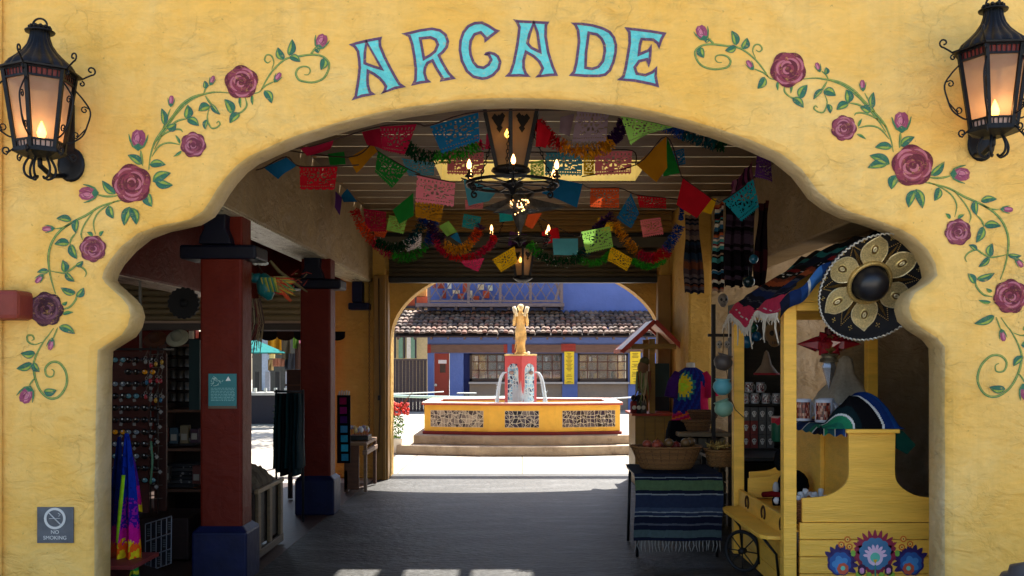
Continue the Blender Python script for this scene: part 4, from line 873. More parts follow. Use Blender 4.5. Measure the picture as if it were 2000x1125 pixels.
def wall_lantern(cx, cy, ze, rot, label):
    """ze = height of the eave"""
    c = (cx, cy); root = thing('wall_lantern', (cx, FY, ze), label, 'lantern')
    b = MB(); o = Vector((cx, cy, 0))
    pr = [(.052,.235),(.055,.20),(.068,.155),(.095,.11),(.135,.065),(.172,.03),(.188,.0),(.19,-.006)]
    b.lathe([(r, ze+z) for r, z in pr], (cx,cy,0), 108, mi=0, wave=lambda a, z: 1+.10*abs(math.sin(a*9)))
    b.build('roof', IR, root)
    b = MB(); b.lathe([(.05,ze+.235),(.085,ze+.232),(.088,ze+.24),(.06,ze+.25),(.05,ze+.27),(.001,ze+.272)], (cx,cy,0), 24)
    for k in range(12): b.ball((cx+.058*math.cos(k*PI/6), cy+.058*math.sin(k*PI/6), ze+.262), .012, 6)
    b.tube([(cx+.045*math.cos(t), cy, ze+.275+.045*math.sin(t)) for t in np.linspace(-.4, PI+.4, 14)], .0065, 8); b.build('crown', IR, root, fixn=False)
    b = MB(); R0, R1 = .25, .205; zb = ze-.50
    vs = [hexp(c, R0, ze-.012, rot, k) for k in range(6)]+[hexp(c, .185, ze+.002, rot, k) for k in range(6)]+[hexp(c, R0-.003, ze-.022, rot, k) for k in range(6)]
    b.add(vs, [(k, (k+1)%6, 6+(k+1)%6, 6+k) for k in range(6)]+[(k, 12+k, 12+(k+1)%6, (k+1)%6) for k in range(6)]+[tuple(range(12,18))]); b.build('eave', IR, root)
    # cage: posts, frieze rails and bars, base plate
    b = MB(); r2 = .135
    def rad(z): t = (ze-.02-z)/(ze-.02-zb); return R1+(r2-R1)*t
    for k in range(6):
        b.bar(hexp(c, rad(ze-.02), ze-.02, rot, k), hexp(c, r2, zb, rot, k), .022, .022)
        for z in (ze-.024, ze-.075, zb+.005, zb+.05): b.bar(hexp(c, rad(z), z, rot, k), hexp(c, rad(z), z, rot, k+1), .010, .012)
        for z0, z1, n in ((ze-.024, ze-.075, 7), (zb+.05, zb+.005, 5)):
            for j in range(1, n): t = j/n; b.bar(hexp(c, rad(z0), z0, rot, k).lerp(hexp(c, rad(z0), z0, rot, k+1), t), hexp(c, rad(z1), z1, rot, k).lerp(hexp(c, rad(z1), z1, rot, k+1), t), .006, .006)
    vs = [hexp(c, r2+.02, zb-.0, rot, k) for k in range(6)]+[hexp(c, r2+.02, zb-.02, rot, k) for k in range(6)]+[hexp(c, .07, zb-.05, rot, k) for k in range(6)]
    b.add(vs, [tuple(range(5,-1,-1))]+[(k, (k+1)%6, 6+(k+1)%6, 6+k) for k in range(6)]+[(6+k, 6+(k+1)%6, 12+(k+1)%6, 12+k) for k in range(6)]+[tuple(range(12,18))])
    b.build('cage', IR, root)
    panes(root, c, rad(ze-.08), ze-.08, rad(zb+.05), zb+.05, rot, MATS['frost'])
    for z0, z1, cc_ in ((ze-.026, ze-.073, C(120,40,36)), (zb+.048, zb+.008, C(190,160,150))):
        b = MB()
        for k in range(6): b.add([hexp(c, rad(z0)-.012, z0, rot, k), hexp(c, rad(z0)-.012, z0, rot, k+1), hexp(c, rad(z1)-.012, z1, rot, k+1), hexp(c, rad(z1)-.012, z1, rot, k)], [(0,1,2,3)], cc_)
        b.build('frieze_glass', MATS['satin'], root, fixn=False)
    # scrolls
    for k in range(6):
        a = rot+PI/3*k; u = Vector((math.cos(a), math.sin(a), 0)); Z = Vector((0,0,1))
        if u.y > .75: continue
        b = MB(); p = hexp(c, R0-.01, ze-.02, rot, k)
        b.tube([p, p+u*.03+Z*.02]+spiral(p+u*.055+Z*.035, u, Z, .03, 1.05, 14), .0055, 6); b.tube(spiral(p-Z*.01, u, Z, .018, 1.0, 10, sgn=-1), .005, 6)
        q0 = hexp(c, rad(ze-.08)+.01, ze-.10, rot, k); q1 = hexp(c, r2+.012, zb+.07, rot, k)
        pts = [q0, q0+u*.045-Z*.05, q0+u*.085-Z*.12, q1+u*.125+Z*.12, q1+u*.095+Z*.05, q1+u*.03+Z*.0, q1]
        b.tube(smooth_path(pts, 4), .0055, 6)
        b.tube([q0+u*.078-Z*.10]+spiral(q0+u*.05-Z*.09, -u, Z, .022, 1.0, 10, sgn=-1), .0045, 6); b.tube([q1+u*.118+Z*.10]+spiral(q1+u*.06+Z*.03, -u, Z, .024, 1.0, 10), .0045, 6)
        q = hexp(c, r2+.02, zb-.01, rot, k); b.tube([q, q+u*.02-Z*.02]+spiral(q+u*.03-Z*.035, u, Z, .026, 1.1, 12), .0055, 6)
        b.build('scroll', IR, root, fixn=False)
        b = MB(); p = hexp(c, .06, zb-.045, rot, k); m_ = [p, p+u*.018-Z*.03, p+u*.03-Z*.07, p+u*.02-Z*.11, p-u*.015-Z*.13, p-u*.03-Z*.115]; b.tube(smooth_path(m_, 3), .008, 6); b.build('bottom_bracket', IR, root, fixn=False)
    b = MB(); yb = FY-.002
    b.lathe([(.001,0),(.085,0),(.09,.012),(.07,.02),(.001,.024)], (0,0,0), 20, M=Matrix.Translation((cx+.06, yb, zb-.03)) @ Matrix.Rotation(PI/2, 4, 'X') @ Matrix.Diagonal((1,1.25,1,1)))
    b.tube([(cx+.02, yb-.01, zb-.1), (cx, (yb+cy)/2, zb-.13), (cx, cy, zb-.09), (cx, cy, zb-.04)], .016, 8); b.box(cx-.02, cx+.08, yb-.02, yb, zb-.05, zb+.36)
    b.tube([(cx+.03, yb-.01, zb+.3), (cx, cy+.12, zb+.3), (cx, cy+.08, zb+.2)], .008, 6); b.build('wall_bracket', IR, root)
    b = MB(); fz = zb+.10
    b.lathe([(.001,fz-.03),(.02,fz-.015),(.028,fz+.01),(.02,fz+.04),(.008,fz+.07),(.001,fz+.085)], (cx+.01, cy, 0), 12); b.build('flame', FL, root)
    b = MB(); b.lathe([(.014,zb),(.014,fz-.025)], (cx+.01, cy, 0), 10, cap=True); b.build('candle', MATS['black'], root)
    point(root, (cx+.01, cy-.05, fz+.03), .22)
wall_lantern(at(78,0,6.03).x, 6.03, at(0,137,6.03).z, -PI/2+.08, 'black wrought iron wall lantern with flame on the left side of the yellow wall')
wall_lantern(at(1940,0,6.03).x, 6.03, at(0,95,6.03).z, -PI/3-.1, 'black wrought iron wall lantern with flame high on the right of the yellow wall')

# hanging hexagonal lanterns in the passage
def hanging_lantern(c, zt, zb, r0, r1, rot, label, group):
    root = thing('hanging_lantern', (c[0], c[1], zt), label, 'lantern', group)
    b = MB()
    for k in range(6):
        b.bar(hexp(c, r0, zt, rot, k), hexp(c, r1, zb, rot, k), .03, .03)
        for z, r in ((zt, r0), (zb, r1)): b.bar(hexp(c, r, z, rot, k), hexp(c, r, z, rot, k+1), .02, .03)
    vs = [hexp(c, r0+.02, zt+.01, rot, k) for k in range(6)]+[hexp(c, .05, zt+.10, rot, k) for k in range(6)]
    b.add(vs, [(k, (k+1)%6, 6+(k+1)%6, 6+k) for k in range(6)]+[tuple(range(6,12))])
    b.lathe([(r1+.02, zb-.0),(r1+.03, zb-.02),(r1*.9, zb-.05),(r1*.5, zb-.07),(.02, zb-.075)], (c[0],c[1],0), 18)
    b.build('cage', IR, root)
    panes(root, c, r0, zt, r1, zb, rot, MATS['frost_dim'], inset=.01)
    h = zt-zb
    for k in range(6):
        b = MB(); n_ = (hexp(c, 1, 0, rot, k)+hexp(c, 1, 0, rot, k+1))/2-Vector((c[0], c[1], 0)); n_.z = 0; n_.normalize(); t_ = Vector((-n_.y, n_.x, 0))
        for (dx, dz, s_) in ((0,.0,.05),(-.035,.03,.032),(.035,.03,.032),(0,-.06,.03)):
            z = zt-.13*h/.5+dz*h/.5; f = (zt-z)/h; R_ = (r0+(r1-r0)*f)*math.cos(PI/6)+.002; p = Vector((c[0], c[1], z))+n_*R_+t_*dx*r0/.25
            s2 = s_*r0/.25; b.add([p-t_*s2, p-Vector((0,0,s2*1.3)), p+t_*s2, p+Vector((0,0,s2))], [(0,1,2,3)])
        b.build('trefoil_trim', MATS['black'], root, fixn=False)
    b = MB(); z = zt-.22*h/.5
    b.lathe([(.001,z-.03),(.02,z-.01),(.022,z+.01),(.001,z+.05)], (c[0]-.03,c[1]-.05,0), 10); b.build('bulb', FL, root); point(root, (c[0]-.03, c[1]-.05, z), 0.35*r0/.25)
    return root
hanging_lantern((at(998,0,8).x, 8.0), 3.79, 3.31, .25, .135, -PI/2, 'large hexagonal iron lantern hanging just behind the top of the arch', 'hanging lanterns')
hanging_lantern((at(1021,0,13).x, 13.0), 3.22, 2.84, .175, .105, -PI/2, 'small hexagonal iron lantern hanging low before the roller door', 'hanging lanterns')
def chain(b, p, q):
    p = Vector(p); q = Vector(q); n = max(2, int((q-p).length/.034)); d = (q-p).normalized(); u = d.cross(Vector((0,1,0))).normalized(); v = d.cross(u)
    for i in range(n):
        c = p.lerp(q, (i+.5)/n); w_ = u if i % 2 else v
        b.tube([c+d*.022*math.cos(t)+w_*.011*math.sin(t) for t in np.linspace(0, 2*PI, 8)], .004, 4)
def chandelier(c, z, R, label, topz):
    root = thing('ring_chandelier', (c[0], c[1], z), label, 'chandelier', 'iron ring chandeliers')
    b = MB(); n = 40
    vs = []
    for zz, r in ((z-.012, R), (z+.012, R), (z+.012, R-.01), (z-.012, R-.01)):
        vs += [(c[0]+r*math.cos(2*PI*k/n), c[1]+r*math.sin(2*PI*k/n), zz) for k in range(n)]
    b.add(vs, [(j*n+k, j*n+(k+1)%n, ((j+1)%4)*n+(k+1)%n, ((j+1)%4)*n+k) for j in range(4) for k in range(n)])
    for k in range(4): a = PI/4*k+.3; b.bar((c[0]+R*math.cos(a), c[1]+R*math.sin(a), z), (c[0]-R*math.cos(a), c[1]-R*math.sin(a), z), .014, .010)
    b.lathe([(.001,z-.09),(.02,z-.08),(.035,z-.04),(.09,z-.015),(.09,z+.012),(.04,z+.03),(.001,z+.05)], (c[0],c[1],0), 16); b.build('ring', IR, root, fixn=False)
    for k in range(6):
        a = PI/3*k+.55; u = Vector((math.cos(a), math.sin(a), 0)); Z = Vector((0,0,1)); p = Vector((c[0], c[1], z))+u*R
        b = MB(); b.tube([p-u*.1+Z*0, p-u*.04-Z*.02, p]+spiral(p+u*.005, u, Z, .035, 1.15, 12), .008, 6); b.tube(spiral(p-u*.02-Z*.02, u, Z, .035, 1.15, 12, sgn=-1), .009, 6); b.build('scroll', IR, root, fixn=False)
        b = MB(); q = p+u*.02; b.lathe([(.001,z+.02),(.035,z+.022),(.03,z+.035),(.012,z+.036),(.012,z+.085),(.001,z+.086)], (q.x,q.y,0), 10); ca = b.build('candle_cup', IR, root)
        b = MB(); b.lathe([(.009,z+.086),(.019,z+.105),(.017,z+.13),(.005,z+.16),(.001,z+.165)], (q.x,q.y,0), 10); b.build('bulb', BULB, ca)
    b = MB()
    for k in range(3): b = MB(); a = 2*PI/3*k+.4; chain(b, (c[0]+R*.95*math.cos(a), c[1]+R*.95*math.sin(a), z+.03), (c[0]+.12*math.cos(a), c[1]+.12*math.sin(a), topz)); b.build('hanging_chain', IR, root, fixn=False)
    return root
chandelier((at(1001,0,8).x, 8.0), at(0,360,8).z, .385, 'nearer iron ring chandelier with lit candle bulbs under the large lantern', 3.8)
chandelier((at(1015,0,12.6).x, 12.6), at(0,468,12.6).z, .40, 'farther iron ring chandelier with lit candle bulbs above the small lantern', 3.84)
# pierced tin star
stc = at(1014, 402, 9.6); root = thing('star_lantern', stc, 'pierced grey tin star lantern glowing through its holes between the two ring chandeliers', 'lantern')
mat('tin', (.13,.125,.12,1), .4, .5, 16, .3, 40, metal=.6); mat('tin_bright', (.5,.52,.55,1), .25, .2, 16, metal=.9)
def spike(d, L, w, m, nm='spike'):
    d = Vector(d).normalized(); u = d.cross(Vector((.1,.9,.3))).normalized(); v = d.cross(u); b = MB(); vs = [stc+d*.09+u*w, stc+d*.09+v*w, stc+d*.09-u*w, stc+d*.09-v*w, stc+d*L]
    b.add(vs, [(0,1,4),(1,2,4),(2,3,4),(3,0,4),(3,2,1,0)]); b.build(nm, MATS[m], root)
spike((-1,0,-.06), .37, .085, 'tin'); spike((1,0,-.02), .48, .085, 'tin'); spike((.03,-.1,-1), .30, .075, 'tin'); spike((0,0,1), .22, .07, 'tin')
spike((-.75,-.35,-.25), .30, .06, 'tin_bright'); spike((.6,-.5,-.22), .28, .06, 'tin_bright'); spike((.1,1,.1), .3, .07, 'tin'); spike((-.5,.4,.5), .27, .06, 'tin'); spike((.5,.4,.5), .27, .06, 'tin')
b = MB(); b.ball(stc, .115, 16); b.build('body', MATS['tin'], root)
b = MB(); rr = random.Random(6)
for k in range(3):
    cc = stc+Vector((-.06+.065*k, -.105+.02*abs(k-1), .02-.03*(k == 1)))
    for j in range(7): a = j*PI/3.5; p = cc+Vector((.022*math.cos(a), -.004, .022*math.sin(a))); b.ball(p, .0065, 6, sc=(1,.4,1.5))
for k in range(10): p = stc+Vector((rr.uniform(-.08,.08), -.112, rr.uniform(-.1,.07))); b.ball(p, rr.uniform(.004,.008), 6, sc=(1,.4,1))
b.build('light_holes', BULB, root)
b = MB(); chain(b, stc+Vector((0,0,.2)), (stc.x, stc.y, 3.84)); b.build('hanging_chain', IR, root, fixn=False)

# ---------------------------------------------------------------- cut paper flags and their cords
K = {k: (v[0]*.75, v[1]*.75, v[2]*.75, 1) for k, v in dict(red=C(190,22,40), crim=C(160,22,58), blue=C(24,100,150), sky=C(80,160,186), yel=C(240,190,30), och=C(190,130,24), grn=C(34,136,54), lime=C(150,206,98), pink=C(224,120,130), rose=C(214,90,120), org=C(220,90,46), pur=C(90,50,120), lil=C(140,122,136), teal=C(26,140,156), hot=C(236,60,120), wht=C(210,204,214)).items()}
def flag(q, col, desc, style, Y=None, name=None):
    P2 = [Vector(p) for p in q]; e = [(P2[i]-P2[(i+1) % 4]).length for i in range(4)]
    if Y is None: Y = min(13.2, max(6.95, FPX*.30/max(e[0], e[2], .8*max(e[1], e[3]))))
    rs = random.Random(int(P2[0].x)); tilt = rs.uniform(-.05, .05)
    A = [at(p.x, p.y, Y+(tilt if i in (0, 3) else -tilt)) for i, p in enumerate(P2)]
    nu, nv = 30, 24; am = rs.uniform(.006, .018); ph = rs.uniform(0, 6)
    def P(u, v):
        p = (A[0]*(1-u)+A[1]*u)*(1-v)+(A[3]*(1-u)+A[2]*u)*v; p.y += am*math.sin(u*5+ph)*(.3+v)+.01*math.sin(v*4+ph); return p
    def skip(u, v):
        if v > .9:
            z = (u*nu/3) % 1
            if style == 1: return abs(z-.5)*2 > (1-v)*10+.15
            if style == 2: return ((u*5 % 1)-.5)**2*4+((v-.9)*10)**2 > 1
            return False
        if v < .08: return False
        if .1 < v < .16: return int(u*nu) % 3 == 0
        if .84 < v < .89: return int(u*nu) % 2 == 0
        for cx_, cy_, r_ in ((.5,.42,.26),(.2,.3,.13),(.8,.3,.13),(.28,.68,.1),(.72,.68,.1)):
            d = math.hypot(u-cx_, (v-cy_)*1.1)
            if d < r_:
                a = math.atan2(v-cy_, u-cx_)
                return (d > r_*.35 and d < r_*.85 and math.sin(a*(7 if r_ > .2 else 6)) > .15) or d < r_*.16
        return ((int(u*nu)*7+int(v*nv)*13+int(u*nu*v*3)) % 9 == 0) and .2 < v < .8
    b = MB(); b.grid(P, nu, nv, lambda u, v: col, skip=skip if style else None)
    o = b.build(name or 'paper_flag', MATS['paper'], fixn=False); tag(o, desc, 'paper flag', 'cut paper flags hung across the passage')
    return A[0], A[1]
FLG = [
 ([(742,248),(814,243),(790,304),(748,294)],'crim',1,'large crimson cut paper flag left of the big blue one',7.2),
 ([(706,257),(742,250),(748,292),(716,282)],'crim',0,'folded crimson paper flag half hidden behind the large crimson one',7.5),
 ([(839,246),(934,219),(937,277),(863,301)],'blue',1,'large deep blue cut paper flag left of the big lantern',7.1),
 ([(586,290),(652,274),(645,293),(600,305)],'crim',0,'crumpled crimson paper flag tucked under the arch edge on the left',7.0),
 ([(516,328),(559,307),(577,322),(543,350)],'blue',0,'small blue paper flag turned on its corner, farthest left',7.4),
 ([(584,325),(659,325),(654,372),(586,370)],'red',2,'red cut paper flag with a scalloped hem, hanging square on the left',None),
 ([(680,308),(728,281),(738,297),(696,338)],'och',0,'ochre paper flag twisted beside the red scalloped one',8.2),
 ([(738,296),(798,331),(764,368),(732,336)],'grn',1,'green paper flag hanging as a diamond below the large crimson one',8.4),
 ([(784,309),(848,318),(848,344),(798,344)],'sky',1,'light blue cut paper flag behind the green diamond',9.2),
 ([(875,298),(945,298),(944,341),(873,341)],'pink',1,'salmon pink cut paper flag left of the big lantern, flower pattern',8.6),
 ([(814,342),(889,357),(886,405),(811,395)],'pink',1,'rose pink cut paper flag hanging over a yellow one on the left',None),
 ([(811,390),(867,401),(860,434),(811,424)],'och',2,'yellow ochre paper flag showing below the rose pink one',9.1),
 ([(807,376),(808,421),(780,438),(767,410)],'grn',0,'green paper flag turned on its corner beside the rose pink one',9.6),
 ([(710,408),(754,414),(754,453),(716,453)],'crim',1,'dull crimson paper flag low at the left wall above the garland',11),
 ([(727,447),(758,450),(750,464),(735,462)],'org',1,'orange paper flag scrap below the dull crimson one',11.2),
 ([(678,368),(698,394),(671,395),(666,382)],'blue',0,'tiny blue paper flag folded near the header beam',11),
 ([(655,373),(668,386),(664,421),(654,405)],'pur',0,'tiny purple paper flag against the left header beam',11.2),
 ([(857,442),(876,431),(893,452),(873,462)],'lime',0,'bright lime paper flag between two garlands on the left',11.5),
 ([(879,462),(893,453),(903,478),(890,470)],'blue',0,'narrow blue paper flag under the bright lime one',11.6),
 ([(899,510),(946,504),(934,531),(908,520)],'hot',1,'hot pink paper flag hanging below the yellow and red garland',11.4),
 ([(785,470),(823,455),(823,486),(795,492)],'wht',1,'pale lilac cut paper flag seen inside the dark green garland',12),
 ([(1127,216),(1190,216),(1183,279),(1117,279)],'lil',1,'grey lilac cut paper flag right of the big lantern under the arch top',7.3),
 ([(1095,228),(1122,222),(1112,268),(1092,258)],'lil',0,'grey lilac paper flag crumpled beside the larger grey one',7.6),
 ([(1211,224),(1315,248),(1262,262),(1232,284)],'lime',1,'green paper flag at the arch top on the right',7.0),
 ([(1050,232),(1078,258),(1066,288),(1046,286)],'red',0,'small red paper flag touching the right side of the big lantern',7.6),
 ([(1066,298),(1137,298),(1137,343),(1064,343)],'sky',1,'blue cut paper flag with a bold pattern right of the big lantern',8.6),
 ([(1162,295),(1235,295),(1232,341),(1162,343)],'pink',1,'pink cut paper flag with flowers before the skylight',8.5),
 ([(1242,322),(1301,267),(1303,328),(1282,356)],'och',0,'ochre paper flag turned on its corner at the right',8.4),
 ([(1303,269),(1329,338),(1296,344),(1300,300)],'grn',0,'green paper flag folded behind the right ochre one',8.8),
 ([(1334,348),(1390,389),(1360,427),(1321,400)],'red',0,'red paper flag turned on its corner, farthest right in the middle row',8.9),
 ([(1366,384),(1400,388),(1390,418),(1362,410)],'yel',0,'yellow paper flag peeping from behind the right red one',9.6),
 ([(1232,377),(1248,417),(1232,447),(1203,427)],'blue',1,'blue paper flag hanging as a kite left of the flat red one',10),
 ([(1153,368),(1209,368),(1209,407),(1152,405)],'org',1,'orange red cut paper flag hanging square below the pink one',None),
 ([(1244,381),(1301,387),(1301,409),(1249,405)],'red',1,'flat bright red paper flag in the middle of the right side',10),
 ([(1084,348),(1138,359),(1127,405),(1058,377)],'blue',0,'bright blue paper flag slanting right of the ring chandelier',9),
 ([(905,350),(972,372),(955,392),(915,402)],'sky',0,'slate blue paper flag slanting left behind the ring chandelier',9.3),
 ([(908,390),(945,392),(943,409),(909,409)],'pink',1,'salmon paper flag strip below the slate blue one',9.8),
 ([(1135,453),(1191,442),(1198,483),(1145,496)],'lime',1,'lime green cut paper flag with a round pattern low on the right',None),
 ([(1079,466),(1129,466),(1129,498),(1081,498)],'sky',0,'pale teal paper flag beside the farther ring chandelier',12.4),
 ([(961,507),(1005,481),(1010,514),(979,532)],'yel',1,'yellow cut paper flag left of the small lantern',None),
 ([(1193,481),(1237,506),(1224,530),(1186,509)],'yel',1,'yellow cut paper flag low on the right below the lime one',None),
 ([(1032,417),(1058,417),(1040,447),(1025,440)],'org',0,'orange paper flag folded right of the tin star point',11),
 ([(1036,318),(1062,312),(1062,352),(1036,352)],'lime',1,'green cut paper flag behind the foot of the big lantern',9.3),
 ([(975,412),(1001,408),(1003,430),(976,434)],'teal',0,'dark teal paper flag behind the tin star on the left',11.2),
 ([(1411,393),(1471,349),(1484,405),(1449,433)],'teal',1,'teal cut paper flag over the hanging blankets on the right',7.9),
 ([(950,262),(975,258),(972,290),(948,292)],'hot',0,'hot pink paper flag scrap left of the big lantern body',8.3),
 ([(1140,300),(1160,300),(1160,342),(1140,342)],'yel',1,'narrow yellow paper flag between the blue and pink ones',9.4),
 ([(996,452),(1030,458),(1024,486),(992,480)],'pur',1,'violet paper flag behind the farther ring chandelier',12.9),
 ([(1058,452),(1090,444),(1094,470),(1062,478)],'red',0,'small red paper flag just above the pale teal one',12.9),
 ([(906,418),(940,424),(934,450),(902,444)],'teal',1,'teal paper flag above the purple and gold garland',12),
 ([(760,420),(795,428),(788,458),(754,450)],'lime',1,'pale green paper flag above the dark green garland',12),
 ([(1250,430),(1290,424),(1296,458),(1256,464)],'pink',1,'pink paper flag above the right rainbow garland',12),
 ([(1168,425),(1200,430),(1196,452),(1164,448)],'yel',0,'yellow paper flag behind the purple garland end',12.2),
 ([(640,300),(672,296),(676,322),(644,322)],'grn',0,'dark green paper flag behind the red scalloped one',9.5),
 ([(1300,300),(1335,290),(1340,320),(1306,328)],'blue',1,'blue paper flag behind the right green one',9.6),
 ([(1479,303),(1506,315),(1508,357),(1474,346)],'pur',1,'purple paper flag just under the arch edge on the right',7.4)]
ends = []
for q, c_, st_, d_, Y_ in FLG: ends.append(flag(q, K[c_], d_, st_, Y_))
def cord(pts, label):
    b = MB(); b.tube(smooth_path(pts, 5), .0055, 5, C(40,20,16)); tag(b.build('flag_cord', MATS['goods'], fixn=False), label, 'cord', 'cords carrying the paper flags')
def E_(*ids): 
    out = []
    for i in ids: out += [ends[i][0]+Vector((0,-.002,.003)), ends[i][1]+Vector((0,-.002,.003))]
    return out
cord([at(480,290,6.9)]+E_(3,0,2)+E_(21,23)+[at(1380,262,6.9)], 'cord with the large crimson, blue and grey flags under the arch top')
cord([at(500,332,7.4)]+E_(4,5)+[at(700,322,8.0)], 'cord on the far left with the red scalloped flag')
cord([Vector((-2.17,8.3,3.55))]+E_(6,7)+[at(820,340,8.7)]+E_(10)+[at(905,350,9.2)]+E_(35), 'cord with the ochre, green diamond and rose pink flags')
cord([at(780,300,8.8)]+E_(9,25,26)+[at(1242,322,8.4)], 'straight cord with the three flower patterned flags by the big lantern')
cord([at(1137,345,9)]+[ends[27][0], ends[27][1]]+[at(1329,338,8.8)]+E_(29)+[at(1400,392,8.8)]+E_(44)+[at(1500,300,7.4)], 'slanting cord with the ochre, red and teal flags on the right')
cord([at(1138,359,9)]+E_(32,33)+[at(1340,392,10)], 'cord with the orange red and flat red flags')
cord([at(1003,392,11)]+[at(1026,407,11), at(1080,440,12), at(1128,462,12.3)]+E_(37)[:1], 'thin cord running down right of the tin star')

# ---------------------------------------------------------------- paper garlands
def garland(path, Y, r, cols, label, specks=0):
    pts = smooth_path([at(x, y, Y) for x, y in path], 14); rs = random.Random(len(label)*7+int(path[0][0])); b = MB(); acc = 0; n = len(pts)
    for i in range(n-1):
        p, q = pts[i], pts[i+1]; d = (q-p); L = d.length
        if L < 1e-6: continue
        d /= L; u = d.cross(Vector((0,1,0))).normalized(); v = d.cross(u); steps = max(1, int(L/.011))
        for s_ in range(steps):
            t = (i+s_/steps)/(n-1); c = p+d*L*s_/steps; ct = t*(len(cols)-1); k = min(int(ct), len(cols)-2); f = 1 if ct-k > .72 else (0 if ct-k < .55 else (ct-k-.55)/.17)
            col = [cols[k][j]*(1-f)+cols[k+1][j]*f for j in range(3)]
            for m_ in range(9):
                a = 2*PI*(m_+rs.random())/9; w_ = u*math.cos(a)+v*math.sin(a); tt = d.cross(w_)*.016*rs.uniform(.7,1.4); R_ = r*rs.uniform(.75,1.12); sl = d*rs.uniform(-.018,.018); g = rs.uniform(.75,1.25)
                b.add([c+w_*r*.25-tt*.4, c+w_*R_-tt+sl, c+w_*R_*1.04+sl*1.6, c+w_*R_+tt+sl, c+w_*r*.25+tt*.4], [(0,1,2,3,4)], (min(1, col[0]*g), min(1, col[1]*g), min(1, col[2]*g), 1))
            if specks and rs.random() < .3:
                a = rs.uniform(0, 2*PI); w_ = u*math.cos(a)+v*math.sin(a); e = c+w_*r*1.08; b.add([e-d*.006, e+u*.006, e+d*.006, e-u*.006], [(0,1,2,3)], C(210,220,215))
    tag(b.build('paper_garland', MATS['paper'], fixn=False), label, 'garland', 'tissue paper garlands across the passage')
G = dict(r=C(190,24,30), o=C(220,80,20), g=C(50,150,40), dg=C(10,66,34), b=C(14,60,140), p=C(56,24,76), y=C(214,150,20), m=C(190,20,70), t=C(10,70,80))
garland([(692,412),(712,450),(740,482),(780,503),(815,495),(840,465),(848,430)], 11, .062, [G['r'],G['o'],G['m'],G['g'],G['g'],G['b'],G['b']], 'lower left garland running red, orange, green and blue')
garland([(736,474),(765,484),(795,476),(815,452),(830,426)], 10.7, .06, [G['dg'],G['dg'],G['t'],G['b']], 'dark green and blue garland swag on the left with pale flecks', 1)
garland([(832,428),(850,455),(878,484),(905,486),(928,462),(940,440)], 10.9, .062, [G['p'],G['p'],G['y'],G['y'],G['o'],G['p']], 'purple and gold garland swag left of the farther chandelier')
garland([(845,462),(875,498),(920,502),(952,484),(966,462)], 11.2, .05, [G['m'],G['r'],G['m'],G['r']], 'magenta garland swag under the purple and gold one')
garland([(1034,478),(1058,500),(1095,512),(1130,503),(1152,478),(1160,455)], 11, .065, [G['g'],G['dg'],G['dg'],G['t'],G['b']], 'dark green garland swag right of the small lantern with pale flecks', 1)
garland([(1130,508),(1160,514),(1185,502),(1198,480)], 11.4, .045, [G['g'],G['g'],G['dg']], 'short bright green garland below the lime flag')
garland([(1188,418),(1205,445),(1228,476),(1256,500),(1284,502),(1308,478),(1328,440)], 10.8, .062, [G['p'],G['y'],G['y'],G['m'],G['r'],G['b'],G['b']], 'right garland running purple, gold, red and blue')
garland([(1236,510),(1262,520),(1290,512),(1306,494)], 11.3, .042, [G['g'],G['g'],G['r']], 'short green garland hanging below the right rainbow garland')
garland([(1180,430),(1170,442),(1160,452)], 10.8, .05, [G['p'],G['p']], 'short purple garland end above the lime flag')
garland([(790,282),(820,304),(870,306),(915,294),(940,276)], 7.9, .06, [G['dg'],G['dg'],G['g'],G['g'],G['m']], 'green garland swag behind the large blue flag')
garland([(1050,240),(1066,262),(1095,284),(1140,296),(1180,288),(1190,276)], 8, .062, [G['r'],G['r'],G['y'],G['y'],G['y']], 'golden garland swag right of the big lantern with a red end')
garland([(1190,276),(1208,262),(1220,236)], 8.0, .055, [G['p'],G['p']], 'dark purple garland end by the green flag under the arch')
garland([(1300,244),(1335,262),(1375,276),(1415,286)], 7.4, .05, [G['b'],G['t'],G['dg']], 'blue green garland tucked under the arch edge on the right')
garland([(1340,330),(1336,360),(1330,430)], 11.5, .03, [G['b'],G['b']], 'thin blue garland tail in front of the right wall')
# ---------------------------------------------------------------- the yellow cart
CY_ = (.88,.48,.06,1); mat('cart_paint', 'attr', .42, .12, 5, .5, 26, spec=.35, stretch=(.35,1,4), dirt=(.42,.24,.04,1), ds=5, dth=.66)
CYR = (.82,.45,.06,1)
CB, CF = 8.65, 6.95; cart = thing('vending_cart', (2.5, 7.8, 0), 'yellow wooden market cart with posts, bell shaped end board and painted folk flowers', 'cart')
CP = MATS['cart_paint']
for x, y in ((1.862, 6.925), (1.862, 8.56), (3.04, 8.56), (3.04, 6.925)):
    b = MB(); b.box(x, x+.092, y, y+.092, .03, 2.15, CY_); b.build('post', CP, cart, bevel=.006)
b = MB(); xl, xr = 2.0, 3.0; cx = (xl+xr)/2
half = [(-.5,.75),(-.35,.762),(-.27,.79),(-.20,.84),(-.168,.905),(-.165,1.02),(-.168,1.215)]
sm = [(v.x, v.y) for v in smooth_path([Vector((*p, 0)) for p in half], 5)]
pts = [(cx-.5, .58)]+[(cx+x, z) for x, z in sm]+[(cx-x, z) for x, z in reversed(sm)]+[(cx+.5, .58)]
b.poly(pts[::-1], 6.95, 6.98, col=CY_); b.build('end_board', CP, cart, bevel=.004)
b = MB(); b.poly(pts[::-1], 8.56, 8.59, col=CY_); b.build('end_board', CP, cart, bevel=.004)
b = MB(); z = .575
while z > .06: b.box(xl-.02, 3.03, 6.94, 6.975, max(z-.118, .03), z, CY_); z -= .122
b.build('front_planks', CP, cart, bevel=.006)
b = MB(); z = .40
while z > .06: b.box(1.905, 1.93, 7.02, 8.55, max(z-.12, .03), z, CY_); z -= .124
